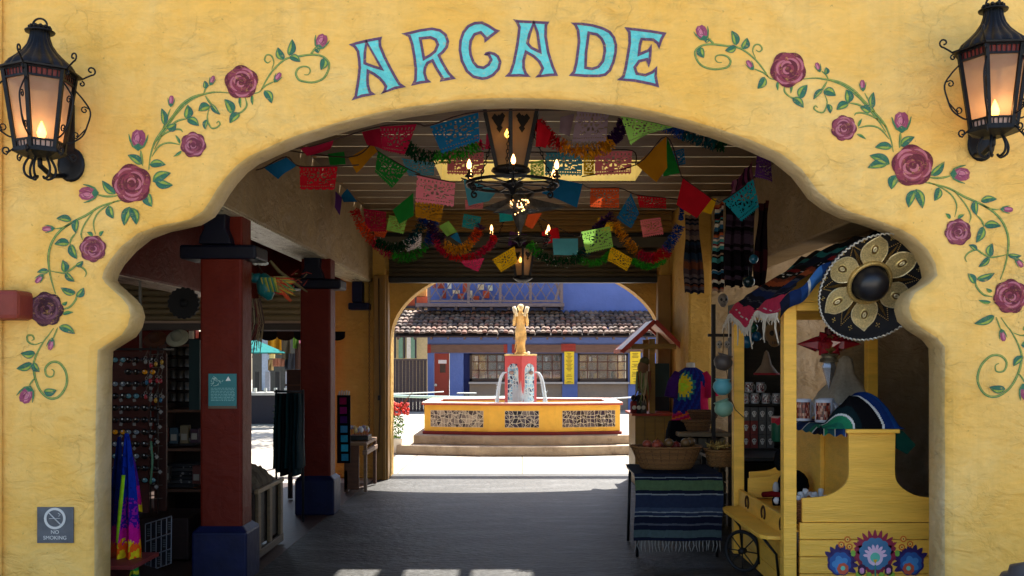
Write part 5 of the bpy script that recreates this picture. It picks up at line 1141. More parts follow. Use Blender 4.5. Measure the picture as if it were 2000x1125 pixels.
b.build('side_planks', CP, cart, bevel=.006)
b = MB(); b.box(1.90, 1.935, 7.02, 8.55, .43, .60, CYR); b.box(3.02, 3.05, 7.02, 8.55, .1, .60, CYR); b.box(1.94, 3.02, 6.99, 8.55, .50, .52, CYR); b.build('tray', CP, cart, bevel=.005)
b = MB()
b.box(cx-.19, cx+.19, 6.925, 8.6, 1.2165, 1.245, CY_); b.box(cx-.13, cx-.105, 7.0, 8.55, .53, 1.216, CYR); b.box(cx-.165, cx-.131, 7.62, 7.66, .53, 1.216, CYR); b.build('top_shelf', CP, cart, bevel=.004)
b = MB(); b.box(1.955, 3.04, 6.93, 6.97, 2.09, 2.15, CYR); b.box(1.955, 3.04, 8.58, 8.62, 2.09, 2.15, CYR); b.box(1.87, 1.91, 7.02, 8.55, 2.09, 2.15, CYR); b.box(3.06, 3.10, 7.02, 8.55, 2.09, 2.15, CYR); b.build('roof_rail', CP, cart, bevel=.004)
b = MB(); b.poly([(1.9, 2.152), (3.1, 2.152), (2.5, 2.60)], 6.94, 6.965, col=CYR); b.build('gable', CP, cart, bevel=.003); b = MB(); b.poly([(1.9, 2.152), (3.1, 2.152), (2.5, 2.60)], 8.59, 8.615, col=CYR); b.build('gable', CP, cart, bevel=.003)
b = MB(); pts = [(1.90, 7.03), (1.78, 7.05), (1.735, 7.11), (1.725, 7.2), (1.722, 8.3), (1.735, 8.42), (1.78, 8.5), (1.90, 8.52)]
prismz(b, pts, .435, .462, CY_); b.build('side_shelf', CP, cart, bevel=.006)
b = MB()
for y in (7.2, 7.8, 8.4): b = MB(); b.tube([(1.90, y, .10), (1.88, y, .30), (1.78, y, .425)], .01, 6, C(30,22,18)); b.build('shelf_bracket', IR, cart)
for y in (7.1, 7.65, 8.2):
    b = MB(); b.tube([(1.895-.0, y+.052*math.cos(t), .535+.052*math.sin(t)) for t in np.linspace(-.9, PI+.9, 14)], .009, 6); b.build('horseshoe_hook', mat('rust', (.06,.025,.012,1), .6, .3, 30, metal=.5), cart)
wh = MB(); cw = Vector((1.80, 7.95, .176)); ax_ = Vector((.72, .69, 0)).normalized(); up = Vector((0,0,1)); sd_ = ax_.cross(up)
for r_, th in ((.158, .014),):
    ring = [cw+sd_*r_*math.cos(t)+up*r_*math.sin(t) for t in np.linspace(0, 2*PI, 33)]; wh.tube(ring, .015, 8, C(20,20,22), cap=False)
for k in range(8): t = PI/4*k; wh.tube([cw, cw+(sd_*math.cos(t)+up*math.sin(t))*.15], .005, 6, C(20,20,22))
wh.tube([cw-ax_*.03, cw+ax_*.03], .025, 10, C(20,20,22)); wh.build('wheel', MATS['black'], cart)
# painted folk flowers on the planks
def petals(b, cx, cz, r0, r1, n, a0, a1, wf, col, y, round_=False):
    for k in range(n):
        a = a0+(a1-a0)*(k/(n-1) if n > 1 else .5); d = Vector((math.cos(a), math.sin(a))); q = Vector((-d.y, d.x)); c = Vector((cx, cz)); w_ = wf
        P_ = [c+d*r0-q*w_*.7, c+d*(r0+r1)/2-q*w_, c+d*(r0*.15+r1*.85)-q*w_*(.8 if round_ else .45), c+d*r1+(q*0 if not round_ else q*0), c+d*(r0*.15+r1*.85)+q*w_*(.8 if round_ else .55), c+d*(r0+r1)/2+q*w_, c+d*r0+q*w_*.7]
        b.poly([tuple(p) for p in P_], y, y, col=col)
yy = 6.9375; fx = at(1708,0,6.95).x; fz = at(0,1082,6.95).z; u_ = 6.95/FPX
b = MB()
blob(fx, fz, 36*u_, yy, C(146,36,66), b, 6, .03); petals(b, fx, fz, 20*u_, 49*u_, 9, .5, PI-.5, 4.6*u_, C(146,36,66), yy-.0003); petals(b, fx, fz, 22*u_, 42*u_, 6, -.2, -PI+.2, 9*u_, C(130,34,60), yy-.0003)
for s_ in (-1, 1): petals(b, fx, fz, 20*u_, 43*u_, 3, PI/2+s_*.95, PI/2+s_*1.6, 9*u_, C(146,36,66), yy-.0004)
blob(fx, fz+1*u_, 31*u_, yy-.0008, C(70,120,158), b, 12, .05); petals(b, fx, fz-4*u_, 4*u_, 24*u_, 8, .1, PI-.1, 3.1*u_, C(236,196,220), yy-.0014, True); blob(fx, fz-7*u_, 15*u_, yy-.0016, C(230,200,222), b, 9, .01)
blob(fx, fz-6*u_, 9.5*u_, yy-.002, C(100,196,170), b, 5, .01); b.poly([(fx-4*u_, fz-10*u_), (fx+4*u_, fz-10*u_), (fx, fz-19*u_)], yy-.0026, yy-.0026, col=C(222,172,20))
b.build('painted_flower', MATS['satin'], cart, fixn=False)
for (px, py) in ((1654,1053),(1642,1063),(1658,1067),(1763,1052),(1776,1062),(1760,1068)):
    b = MB(); p = at(px, py, 6.95); blob(p.x, p.z, 6.2*u_, yy-.001, C(208,104,30), b, 9, .08); blob(p.x, p.z, 3.6*u_, yy-.0015, C(240,190,90), b, 5, .02); blob(p.x, p.z, 1.5*u_, yy-.002, C(110,40,20), b, 5, .02)
    b.build('painted_flower', MATS['satin'], cart, fixn=False)
for (px, sg_) in ((1640,-1),(1778,1)):
    b = MB(); p = at(px, 1098, 6.95); petals(b, p.x, p.z, 10*u_, 37*u_, 9, PI/2+sg_*.55-1.6, PI/2+sg_*.55+1.5, 6.4*u_, C(52,34,92), yy); blob(p.x, p.z, 25*u_, yy-.0004, C(52,40,100), b, 8, .05)
    blob(p.x, p.z-1*u_, 21*u_, yy-.0008, C(44,92,156), b, 8, .06); blob(p.x, p.z-3*u_, 14*u_, yy-.0012, C(74,138,192), b, 5, .2); blob(p.x+sg_*-5*u_, p.z-12*u_, 11*u_, yy-.0016, C(206,92,66), b, 7, .06); blob(p.x-sg_*5*u_, p.z-11*u_, 4.5*u_, yy-.002, C(120,206,180), b, 5, .02)
    b.build('painted_flower', MATS['satin'], cart, fixn=False)
b = MB(); b.poly([(fx-1.5*u_, fz-20*u_), (fx+1.5*u_, fz-20*u_), (fx+1.2*u_, .03), (fx-1.2*u_, .03)], yy-.003, yy-.003, col=C(60,140,120))
for s_ in (-1, 1):
    for (dx, dz, r_, cc_) in ((26,-30,9,C(60,24,66)),(26,-32,5,C(226,150,190)),(43,2,5,C(130,180,70)),(12,-42,6,C(140,180,60)),(32,-42,7,C(140,180,60))):
        blob(fx+s_*dx*u_, fz+dz*u_, r_*u_, yy-.0022-(.0006 if r_ == 5 else 0), cc_, b, 2, .2)
    b.bar((fx, yy-.003, fz-48*u_), (fx+s_*30*u_, yy-.003, fz-34*u_), 2.4*u_, .001, C(120,170,60))
b.build('painted_leaves', MATS['satin'], cart, fixn=False)

# ---------------------------------------------------------------- striped blankets
def stripes(seq):
    tot = sum(s_[1] for s_ in seq)
    def f(t):
        a = t*tot
        for c_, w_ in seq:
            if a < w_: return c_
            a -= w_
        return seq[-1][0]
    return f
N1, GY, W_, B1, B2, PK, OR_, RD, TL, BK, GN = C(20,24,40), C(70,72,80), C(196,196,190), C(30,60,110), C(22,40,80), C(190,50,80), C(150,70,34), C(120,24,24), C(30,100,100), C(9,9,12), C(30,110,76)
sar = stripes([(PK,.9),(W_,.12),(PK,.5),(N1,1.2),(GY,.25),(N1,.6),(B2,1.4),(GY,.3),(BK,.8),(OR_,1.0),(C(110,50,30),.8),(BK,.6),(W_,.1),(BK,.5),(W_,.1),(BK,.8),(RD,.8),(BK,1.2),(N1,2),(TL,1),(BK,3)])
rs = random.Random(17)
def canopyP(u, v):
    y = 6.86+1.85*u
    if v < .5: t = v/.5; x = 1.80+t*(2.5-1.80); z = 2.15+(2.64-2.15)*t+.035*math.sin(u*9+t*3)*(1-t)
    else: t = (v-.5)/.5; x = 2.5+t*.66; z = 2.64-.49*t
    z += .012*math.sin(u*23+v*17)+.03*noise.noise(Vector((u*5, v*7, 1)))+.012
    if v < .04: z -= .07+.03*math.sin(u*14)
    if v < .10: z -= .02
    return Vector((x, y, z))
b = MB(); b.grid(canopyP, 110, 150, lambda u, v: sar(min(1, v*1.9+.008*math.sin(u*30)))); cn = tag(b.build('striped_canopy', MATS['cloth'], fixn=False), 'striped blanket with a pink edge and white fringe draped over the cart roof', 'blanket')
b = MB()
for k in range(46):
    u = k/45; p = canopyP(u, 0)-Vector((0,0,.0)); L = .05+.035*rs.random()+(.14 if k in (1, 8, 9, 20, 31, 40) else 0)
    b.tube([p, p-Vector((rs.uniform(-.01,.01), rs.uniform(-.01,.01), L*.5)), p-Vector((rs.uniform(-.02,.02), rs.uniform(-.015,.015), L))], [.009,.007,.004], 4, C(178,168,150))
for k in range(45):
    p = canopyP(k/45, 0); q = canopyP((k+1)/45, 0); m_ = (p+q)/2-Vector((0,0,.045)); b.tube([p, m_, q], .006, 4, C(170,158,142))
b.build('fringe', MATS['goods'], cn, fixn=False)
b = MB(); 
def gP(u, v):
    a = Vector((1.81, 6.87, 2.14)).lerp(Vector((2.2, 6.87, 2.47)), u); return a+Vector((.0, -.03-.03*math.sin(v*PI), -.11*v+.02*math.sin(u*11)))
b.grid(gP, 24, 8, lambda u, v: stripes([(N1,1),(W_,.12),(B2,1.2),(B1,.8),(W_,.14),(C(60,110,170),1.4),(B1,.8),(N1,.6)])(u)); b.build('gathered_edge', MATS['cloth'], cn, fixn=False)

def hang(pts_t, pts_b, Y, seq, nf, amp, label, name='hanging_blanket', along='v', fringe=False, cat='blanket', grp='striped blankets hanging on the right'):
    """pts_t: left,right top px; pts_b: left,right bottom px"""
    A, B_, D, E = at(*pts_t[0], Y), at(*pts_t[1], Y), at(*pts_b[0], Y), at(*pts_b[1], Y); f = stripes(seq)
    def P(u, v):
        p = (A.lerp(B_, u)).lerp(D.lerp(E, u), v); p.y += amp*math.sin(u*nf*2*PI+v*1.5)+.02*noise.noise(Vector((u*3, v*4, Y))); p.x += amp*.3*math.sin(u*nf*4*PI+1)+.01*math.sin(v*7+u*3); p.z += .012*math.sin(u*nf*2*PI); return p
    b = MB(); b.grid(P, 60, 150, (lambda u, v: f(min(.999, v))) if along == 'v' else (lambda u, v: f(u)))
    o = tag(b.build(name, MATS['cloth'], fixn=False), label, cat, grp)
    if fringe:
        b = MB(); rs = random.Random(3)
        for k in range(34):
            p = P(k/33, 1); L = rs.uniform(.07,.11); b.tube([p, p-Vector((rs.uniform(-.006,.006), rs.uniform(-.01,.01), L*.5)), p-Vector((rs.uniform(-.012,.012), rs.uniform(-.02,.02), L))], [.006,.007,.003], 4, C(180,176,168))
        b.build('fringe', MATS['goods'], o, fixn=False)
    return o
rs = random.Random(40)
def rseq(cols, n, w0=.3, w1=1.3): return [(rs.choice(cols), rs.uniform(w0, w1)) for _ in range(n)]
dark = [C(16,16,26), C(30,30,44), C(54,44,52), C(80,70,76), C(90,50,36), C(24,40,60), C(12,12,16), C(110,90,84)]
brt = [C(16,14,16), C(140,60,34), C(150,120,100), C(40,90,120), C(20,20,24), C(170,90,50), C(60,130,130), C(120,30,40), C(200,190,170), C(12,12,16)]
hang(((1336,420),(1364,420)), ((1336,572),(1374,574)), 11.6, rseq(dark, 26), 2.5, .03, 'dark grey and blue striped blanket hanging nearest the far opening')
hang(((1393,404),(1413,392)), ((1390,570),(1412,572)), 10.0, rseq(brt, 40, .2, .9), 1.5, .025, 'narrow bright orange, teal and black striped blanket hanging')
hang(((1414,392),(1476,392)), ((1414,560),(1466,560)), 9.8, rseq([C(10,10,12), C(14,12,16), C(40,28,40), C(60,46,60), C(8,8,10), C(20,14,20)], 30), 3, .04, 'wide nearly black blanket with thin plum stripes')
hang(((1426,362),(1469,314)), ((1428,392),(1472,374)), 9.4, rseq([C(90,40,70), C(50,24,40), C(120,70,90), C(30,16,28)], 14), 2, .02, 'plum and pink striped blanket slung highest under the header beam', along='u')
hang(((1480,400),(1500,392)), ((1470,560),(1492,560)), 9.5, rseq([C(20,10,14), C(50,16,22), C(16,10,14)], 12), 1.5, .03, 'thin dark maroon shawl at the right end of the hanging blankets')

# ---------------------------------------------------------------- sombrero on the gable
so_ = thing('sombrero', at(1700, 550, 6.7), 'black mariachi sombrero with gold and silver embroidered petals and beaded rim', 'hat')
SC = at(1697, 551, 6.78); SM = Matrix.Translation(SC) @ Euler((PI/2+.52, -.12, .10)).to_matrix().to_4x4() @ Matrix.Rotation(.15, 4, 'Z') @ Matrix.Scale(1.17, 4)
# local: brim in XY plane, crown towards +Z (towards the camera)
SR = .345
mat('velvet', (.006,.006,.008,1), .7, .2, 40, .2, 90); mat('gold_braid', 'attr', .35, .35, 90, .8, 160, metal=.55)
b = MB(); pr = [(.10,.0),(.16,-.004),(.24,.0),(.30,.022),(.335,.055),(SR,.085),(SR+.004,.08),(.33,.045),(.24,-.012),(.10,-.012)]
b.lathe(pr, (0,0,0), 64, M=SM); b.build('brim', MATS['velvet'], so_)
b = MB(); b.lathe([(.112,.0),(.108,.02),(.098,.06),(.082,.09),(.055,.11),(.02,.12),(.001,.121)], (0,0,0), 40, C(10,10,14), M=SM); b.build('crown', mat('satin_black', (.008,.008,.012,1), .36, .1, 10, spec=.6), so_)
def bz_(r): return np.interp(r, [.10,.16,.24,.30,.335,.345], [0,-.004,0,.022,.055,.085])
b = MB(); GD = C(206,188,136); GD2 = C(150,122,66); rs = random.Random(5)
for k in range(6):
    a = 2*PI*k/6+.35; d = Vector((math.cos(a), math.sin(a))); q = Vector((-d.y, d.x)); L = []; R = []; n = 12; r0, r1, ww = .115, .31, .082
    for i in range(n+1):
        t = i/n; r_ = r0+(r1-r0)*t; w_ = ww*(math.sin(PI*(t*.80+.16))**.8) if t < 1 else 0
        if t > .8: w_ = ww*.62*(1-t)/.2
        for lst, s_ in ((L, 1), (R, -1)): p = d*r_+q*w_*s_; rr_ = p.length; lst.append(SM @ Vector((p.x, p.y, float(bz_(rr_))+.007)))
    b.add(L+R, [(i, i+1, n+2+i, n+1+i) for i in range(n)], GD)
    b2 = [p for p in L]+[p for p in reversed(R)]
    b.tube(b2, .0045, 5, C(228,214,170))
    for rad, cc_ in ((.04, C(232,214,150)), (.026, C(120,92,40)), (.014, C(236,226,190))):
        c_ = d*.215; pts = [SM @ Vector((c_.x+d.x*rad*.95*math.cos(t)+q.x*rad*.62*math.sin(t), c_.y+d.y*rad*.95*math.cos(t)+q.y*rad*.62*math.sin(t), float(bz_(.215))+.011)) for t in np.linspace(0, 2*PI, 18)]; b.tube(pts, .0048, 5, cc_)
b.build('petal_embroidery', MATS['gold_braid'], so_, fixn=False)
b = MB()
for k in range(6):
    b = MB(); a = 2*PI*(k+.5)/6+.35; d = Vector((math.cos(a), math.sin(a))); q = Vector((-d.y, d.x))
    for s_ in (-1, 1):
        for i in range(8):
            t = i/7; p = d*(.225+.075*t)+q*s_*.036*(1-t); b.ball(SM @ Vector((p.x, p.y, float(bz_(p.length))+.006)), .0042, 5, C(196,160,90))
    for dx, dy in ((0,0),(.011,0),(0,.011),(-.011,0),(0,-.011)):
        for s_ in (-1, 1): p = d*(.29+dx)+q*(s_*.066+dy); b.ball(SM @ Vector((p.x, p.y, float(bz_(p.length))+.006)), .0045, 5, C(200,170,96))
    p0 = [SM @ Vector((*(d*.13+q*w_), .004)) for w_ in (-.014, 0, .014)]; p1 = SM @ Vector((*(d*.27), float(bz_(.27))+.005))
    for s_ in p0: b.tube([s_, p1], .003, 4, C(110,84,40))
    b.build('bead_trim', MATS['gold_braid'], so_, fixn=False)
b = MB(); pts = [SM @ Vector((.345*math.cos(t)*(1+.012*math.sin(t*80)), .345*math.sin(t)*(1+.012*math.sin(t*80)), .088+.006*math.cos(t*80))) for t in np.linspace(0, 2*PI, 320)]; b.tube(pts, .006, 5, C(196,190,176), cap=False)
pts = [SM @ Vector((.128*math.cos(t), .128*math.sin(t), .012)) for t in np.linspace(0, 2*PI, 60)]; b.tube(pts, .016, 6, C(190,160,96), cap=False); b.build('rim_cord', MATS['gold_braid'], so_, fixn=False)

# ---------------------------------------------------------------- red glass star lantern in the cart
sl = thing('star_lantern', at(1620, 665, 7.5), 'red glass spiked star lantern with a silver point hanging inside the cart', 'lantern'); SO = at(1619, 672, 7.5)
RG = mat('red_glass', (.22,.008,.016,1), .12, .1, 10, spec=.8, coat=.6)
b = MB(); b.ball(SO, .075, 12, C(120,96,50)); b.lathe([(.03,.07),(.035,.11),(.03,.13),(.001,.135)], SO, 12, C(60,20,20)); b.lathe([(.085,-.075),(.05,-.10),(.07,-.115),(.075,-.14)], SO, 6, C(110,100,80)); b.build('brass_body', MATS['gold_braid'], sl, fixn=False)
def cone(d, L, w, m, name='glass_spike', n=6, off=.05):
    d = Vector(d).normalized(); u = d.cross(Vector((.2,.3,.9))).normalized(); v = d.cross(u); b = MB()
    ring1 = [SO+d*off+(u*math.cos(a)+v*math.sin(a))*w*.7 for a in np.linspace(0, 2*PI, n, endpoint=False)]; ring2 = [SO+d*(off+.25*L)+(u*math.cos(a)+v*math.sin(a))*w for a in np.linspace(0, 2*PI, n, endpoint=False)]
    b.add(ring1+ring2+[SO+d*(off+L)], [(i, (i+1)%n, n+(i+1)%n, n+i) for i in range(n)]+[(n+i, n+(i+1)%n, 2*n) for i in range(n)]); b.build(name, m, sl)
for d in ((-1,0,0),(1,0,0),(-.45,-.8,.1),(.45,-.8,.1),(-.7,.6,.5),(.7,.6,.5),(-.6,0,.8),(.6,0,.8),(-.65,-.1,-.7),(.65,-.1,-.7)): cone(d, .20 if abs(d[0]) == 1 else .07, .06 if abs(d[0]) == 1 else .05, RG)
cone((0,0,-1), .24, .055, MATS['tin_bright'], 'silver_spike', 6, .12)
b = MB(); b.tube([SO+Vector((0,0,.13)), SO+Vector((0,0,.34))], .003, 5); b.build('hanging_wire', MATS['black'], sl)

# ---------------------------------------------------------------- goods on the cart
def mug(p, r, h, col, label, band=None, rz=0, grp='mugs on the cart and shelves'):
    root = thing('mug', p, label, 'mug', grp); M_ = Matrix.Translation(p) @ Matrix.Rotation(rz, 4, 'Z')
    b = MB(); b.lathe([(.001,.002),(r*.92,0),(r,.006),(r,h),(r*.92,h),(r*.9,.01),(.001,.012)], (0,0,0), 20, col, M=M_)
    b.tube([M_ @ Vector((r*.95+r*.55*math.sin(t), 0, h*.5+h*.33*math.cos(t))) for t in np.linspace(0, PI, 9)], r*.13, 6, col); b.build('cup', MATS['glossy'], root, fixn=False)
    if band:
        rs = random.Random(int(p.x*1000)); b = MB()
        for i in range(14):
            for j in range(6):
                a0 = -PI*.95+i*.13; r_ = r+.0012; z0 = h*(.12+.125*j); b.add([M_ @ Vector((r_*math.cos(a), r_*math.sin(a), z)) for a, z in ((a0,z0),(a0+.13,z0),(a0+.13,z0+h*.125),(a0,z0+h*.125))], [(0,1,2,3)], rs.choice(band))
        b.build('printed_band', MATS['glossy'], root, fixn=False)
    return root
PB = [C(110,34,26), C(150,60,40), C(60,24,22), C(196,150,130), C(90,30,30), C(170,110,80)]
TOPZ = 1.262
mug(Vector((2.30, 7.42, TOPZ)), .066, .175, C(214,214,220), 'large white photo mug at the front of the cart shelf', PB, .1)
mug(Vector((2.20, 7.62, TOPZ)), .064, .17, C(214,214,220), 'white photo mug partly hidden by the front cart post', PB, .2)
mug(Vector((2.42, 7.75, TOPZ)), .064, .17, C(206,206,212), 'white photo mug standing behind the large one', PB, .1)
mug(Vector((2.50, 7.50, TOPZ)), .055, .14, C(206,206,212), 'white mug with a red print beside the striped cloth', [C(180,30,30), C(160,24,24), C(220,190,180)], .3)
def basket(c, r0, r1, h, col, label, sy=.75, fill=None, n=36, grp=None, handle=False):
    root = thing('wicker_basket', c, label, 'basket', grp); M_ = Matrix.Translation(c) @ Matrix.Diagonal((1, sy, 1, 1)); b = MB()
    rows = max(6, int(h/.014)); dk = tuple(v*.55 for v in col[:3])+(1,)
    for j in range(rows):
        z = h*j/rows; r_ = r0+(r1-r0)*(j/rows)**.8
        pts = [M_ @ Vector(((r_+.005*math.cos(a*n/2+(PI if j % 2 else 0)))*math.cos(a), (r_+.005*math.cos(a*n/2+(PI if j % 2 else 0)))*math.sin(a), z+h/rows*.5)) for a in np.linspace(0, 2*PI, n*2+1)]
        g = .8+.4*((j*37) % 10)/10; b.tube(pts, h/rows*.56, 5, tuple(min(1, v*g) for v in col[:3])+(1,), cap=False)
    b.lathe([(.001,.004),(r0,.004),(r1*.97,h)], (0,0,0), n, dk, M=M_)
    for s_ in np.linspace(0, 2*PI, n//2, endpoint=False): b.tube([M_ @ Vector((r0*1.0*math.cos(s_), r0*math.sin(s_), 0)), M_ @ Vector(((r0+(r1-r0)*.55)*1.03*math.cos(s_), (r0+(r1-r0)*.55)*1.03*math.sin(s_), h*.5)), M_ @ Vector((r1*1.02*math.cos(s_), r1*1.02*math.sin(s_), h))], .004, 4, dk)
    b.build('weave', MATS['goods'], root, fixn=False)
    b = MB(); b.tube([M_ @ Vector((r1*1.02*math.cos(a), r1*1.02*math.sin(a), h+.004*math.sin(a*30))) for a in np.linspace(0, 2*PI, 60)], .011, 6, col, cap=False)
    if handle: b.tube([M_ @ Vector((r1*.9*math.cos(t), 0, h+r1*.75*math.sin(t))) for t in np.linspace(0, PI, 15)], .009, 6, col)
    b.build('rim', MATS['goods'], root, fixn=False)
    return root
WK = C(150,104,58)
b = MB(); basket(Vector((2.40, 7.10, TOPZ)), .05, .088, .11, C(160,128,76), 'small square sided wicker basket on the cart shelf before the mugs', .8)
# blanket: flat part on the shelf and the crumpled heap
f1 = stripes([(N1,1),(W_,.14),(GN,.5),(C(40,80,90),.8),(W_,.12),(B2,.9),(B1,.4),(W_,.12),(C(110,60,90),.5),(C(70,70,110),.6),(W_,.12),(N1,.8),(C(170,30,50),.9)])
b = MB()
def bP(u, v):
    y = 7.05+1.3*v; x = 2.16+.24*u; z = 1.249+(0 if u > .25 else -.06*((.25-u)/.25)**1.3)+.006*math.sin(v*40)*math.exp(-u*4)
    return Vector((x, y, z+.004))
b.grid(bP, 12, 60, lambda u, v: f1(v)); 
def bT(u, v): y = 6.99+.42*u; return Vector((2.14+.30*u, 7.02+.05*math.sin(u*9)-.02, 1.252-.055*v+.01*math.sin(u*30)))
b.grid(bT, 160, 6, lambda u, v: f1(u)); tag(b.build('table_runner', MATS['cloth'], fixn=False), 'rolled dark striped blanket edge lying under the mugs on the cart shelf', 'blanket')
# heap silhouette in pixels at Y~7.0 : height profile along x
hx = [1612,1626,1640,1655,1668,1685,1705,1722,1738,1748,1756,1764]; hy = [842,832,812,795,772,769,777,784,796,812,832,840]
fh = stripes([(C(34,120,84),.9),(C(24,90,70),1.0),(GN,.9),(W_,.22),(C(12,30,34),.7),(BK,1.9),(W_,.22),(C(16,40,90),.9),(C(20,56,110),1.6),(C(20,90,120),.5),(C(150,150,140),.25)])
def heap(u, v):
    px = 1612+152*u; base = at(px, 841, 6.95); top = float(np.interp(px, hx, hy)); hh = (841-top)/FPX*6.95; w_ = math.sin(PI*v)**.6
    return Vector((base.x+.01*math.sin(v*9+u*7), 6.93+.30*v, 1.248+hh*w_*(1-.1*math.sin(u*13+v*5)*w_)))
def hc(u, v):
    t = u*.9+(1-min(1, v*2))*-.28+.26+.03*math.sin(u*6); return fh(min(.999, max(0, t)))
b = MB(); b.grid(heap, 170, 60, hc)
def tail(u, v): a = at(1750, 842, 6.98).lerp(at(1780, 886, 7.0), v); c_ = at(1753, 850, 6.99).lerp(at(1768, 890, 6.99), v); p = Vector((a.x*(1-u)+at(1748, 846, 7).lerp(at(1750, 858, 7), v).x*u*1, 7.0+.02*math.sin(u*6), a.z*(1-u)+at(1750, 880, 7).lerp(at(1764, 889, 7), v).z*u)); return p
pT = [at(1750,842,6.97), at(1764,842,6.97), at(1789,869,6.98), at(1772,887,6.98), at(1751,876,6.97)]
b.add([*pT, *[p+Vector((0,.02,0)) for p in pT]], [(0,1,2,3,4),(9,8,7,6,5),(0,1,6,5),(1,2,7,6),(2,3,8,7),(3,4,9,8)], C(14,60,50))
tag(b.build('folded_blanket', MATS['cloth'], fixn=False), 'crumpled green, black and blue striped blanket heaped on top of the cart end board', 'blanket')
# tray goods: basket with white tubes, doll, socks, yellow card
basket(Vector((2.14, 7.28, .525)), .12, .15, .17, C(150,96,54), 'round wicker basket of rolled white socks in the cart tray', .9)
rs = random.Random(12)
for k in range(7):
    b = MB(); x = 2.05+.035*k+rs.uniform(-.01,.01); y = 7.22+.03*(k % 3); h = .70+.02*(k % 3); M_ = Matrix.Translation((x, y, h)) @ Euler((rs.uniform(-.4,.4), rs.uniform(-.4,.4), 0)).to_matrix().to_4x4(); b.lathe([(.001,-.05),(.02,-.05),(.022,.03),(.015,.035),(.001,.03)], (0,0,0), 10, C(196,194,190), M=M_); tag(b.build('rolled_socks', MATS['goods']), 'rolled white socks standing in the round basket on the cart tray', 'socks', 'rolled white socks in the basket')
b = MB(); b.ball((2.20, 7.9, .72), .13, 14, C(8,8,10), sc=(1,.9,1)); b.ball((2.10, 7.95, .92), .06, 12, C(10,10,12), sc=(.7,.7,1.5)); b.ball((2.06, 7.9, .70), .035, 10, C(170,166,162), sc=(.8,.8,1.4)); b.ball((2.3, 7.75, .64), .05, 8, C(200,196,190))
tag(b.build('plush_doll', MATS['cloth']), 'black and white plush doll slumped in the cart tray', 'plush toy')
b = MB(); b.tube([(1.98, 8.0, .63), (2.05, 7.9, .65), (2.12, 7.8, .63)], [.022,.026,.02], 8, C(110,16,18)); b.tube([(2.0, 7.75, .61), (2.08, 7.7, .62)], .035, 8, C(20,20,22)); b.ball((2.02, 7.72, .62), .03, 8, C(214,210,206))
tag(b.build('knit_mask', MATS['cloth']), 'red, black and white knitted thing lying beside the sock basket', 'toy')
b = MB(); a0 = at(1461,930,8.4); a1 = at(1519,972,8.4); b.poly([(a0.x, a1.z), (a1.x, a1.z), (a1.x, a0.z+.03), (a1.x-.06, a0.z), (a0.x, a0.z-.02)], 8.4, 8.415, col=CYR); tag(b.build('yellow_board', CP), 'small yellow shaped board standing at the far end of the cart tray', 'board')

# ---------------------------------------------------------------- three clay pots hanging at the far post
def pot(c, r, col, label, tilt=0):
    M_ = Matrix.Translation(c) @ Matrix.Rotation(tilt, 4, 'Y'); root = thing('clay_pot', c, label, 'pot', 'clay pots strung on the far cart post'); b = MB()
    b.lathe([(.001,-.85),(.45,-.8),(.8,-.5),(1,-.05),(.93,.35),(.72,.62),(.68,.7),(.8,.82),(.84,.86),(.78,.86),(.62,.7),(.6,.5)], (0,0,0), 28, col, M=M_ @ Matrix.Scale(r, 4)); b.build('vessel', MATS['satin'], root, fixn=False)
    b = MB(); b.lathe([(.55,.7),(.3,.66),(.001,.65)], (0,0,0), 16, tuple(v*.5 for v in col[:3])+(1,), M=M_ @ Matrix.Scale(r, 4)); b.build('opening', MATS['satin'], root, fixn=False)
pot(at(1412, 708, 8.5), .083, C(74,66,62), 'dark grey clay pot, topmost of the three', .3)
pot(at(1411, 756, 8.45), .083, C(84,150,160), 'turquoise clay pot, middle one of the three', .05)
pot(at(1414, 798, 8.4), .083, C(112,150,128), 'pale green clay pot, lowest of the three', -.35)
b = MB(); b.tube([at(1414,640,8.5), at(1412,690,8.5), at(1420,730,8.5), at(1426,775,8.45), at(1436,800,8.45), at(1452,815,8.3)], .004, 5, C(90,70,40)); tag(b.build('pot_rope', MATS['goods']), 'thin rope holding the three clay pots on the cart post', 'rope')

# ---------------------------------------------------------------- shelves with mugs and printed boxes behind the cart
shf = thing('display_shelf', (2.5, 9.9, 0), 'dark display shelf of mugs and skull print boxes seen between the cart posts', 'shelf'); DW = C(34,28,22)
b = MB(); X0, X1 = at(1440,0,9.8).x, at(1545,0,9.8).x
for z in (at(0,789,9.8).z, at(0,876,9.8).z, at(0,905,9.8).z): b = MB(); b.box(X0, X1, 9.8, 10.15, z-.02, z, DW); b.build('shelf_board', MATS['wood'], shf)
b = MB(); b.box(X0-.02, X0, 9.8, 10.15, 0, 2.3, DW); b.box(X1, X1+.02, 9.8, 10.15, 0, 2.3, DW); b.box(X0, X1, 10.15, 10.17, 0, 2.3, C(46,36,24)); b.build('frame', MATS['wood'], shf)
z = at(0,789,9.8).z+.001; SV = C(150,150,152)
for k, px in enumerate((1456,1475,1497,1517)): mug(Vector((at(px,0,9.85).x, 9.87, z)), .043, .105, SV, ('leftmost mug of the lower mug row on the dark shelf','second mug of the lower mug row on the dark shelf','third mug of the lower mug row on the dark shelf','rightmost mug of the lower mug row on the dark shelf')[k], [C(120,30,36), C(190,186,184), C(60,60,64), C(160,150,150)], .3)
for k, px in enumerate((1464,1486)): mug(Vector((at(px,0,9.85).x, 9.87, z+.112)), .043, .105, SV, ('left mug stacked on the lower mug row','right mug stacked on the lower mug row')[k], [C(120,30,36), C(190,186,184), C(60,60,64)], .3)
rs = random.Random(77)
zz = at(0,876,9.8).z+.001; k = 0
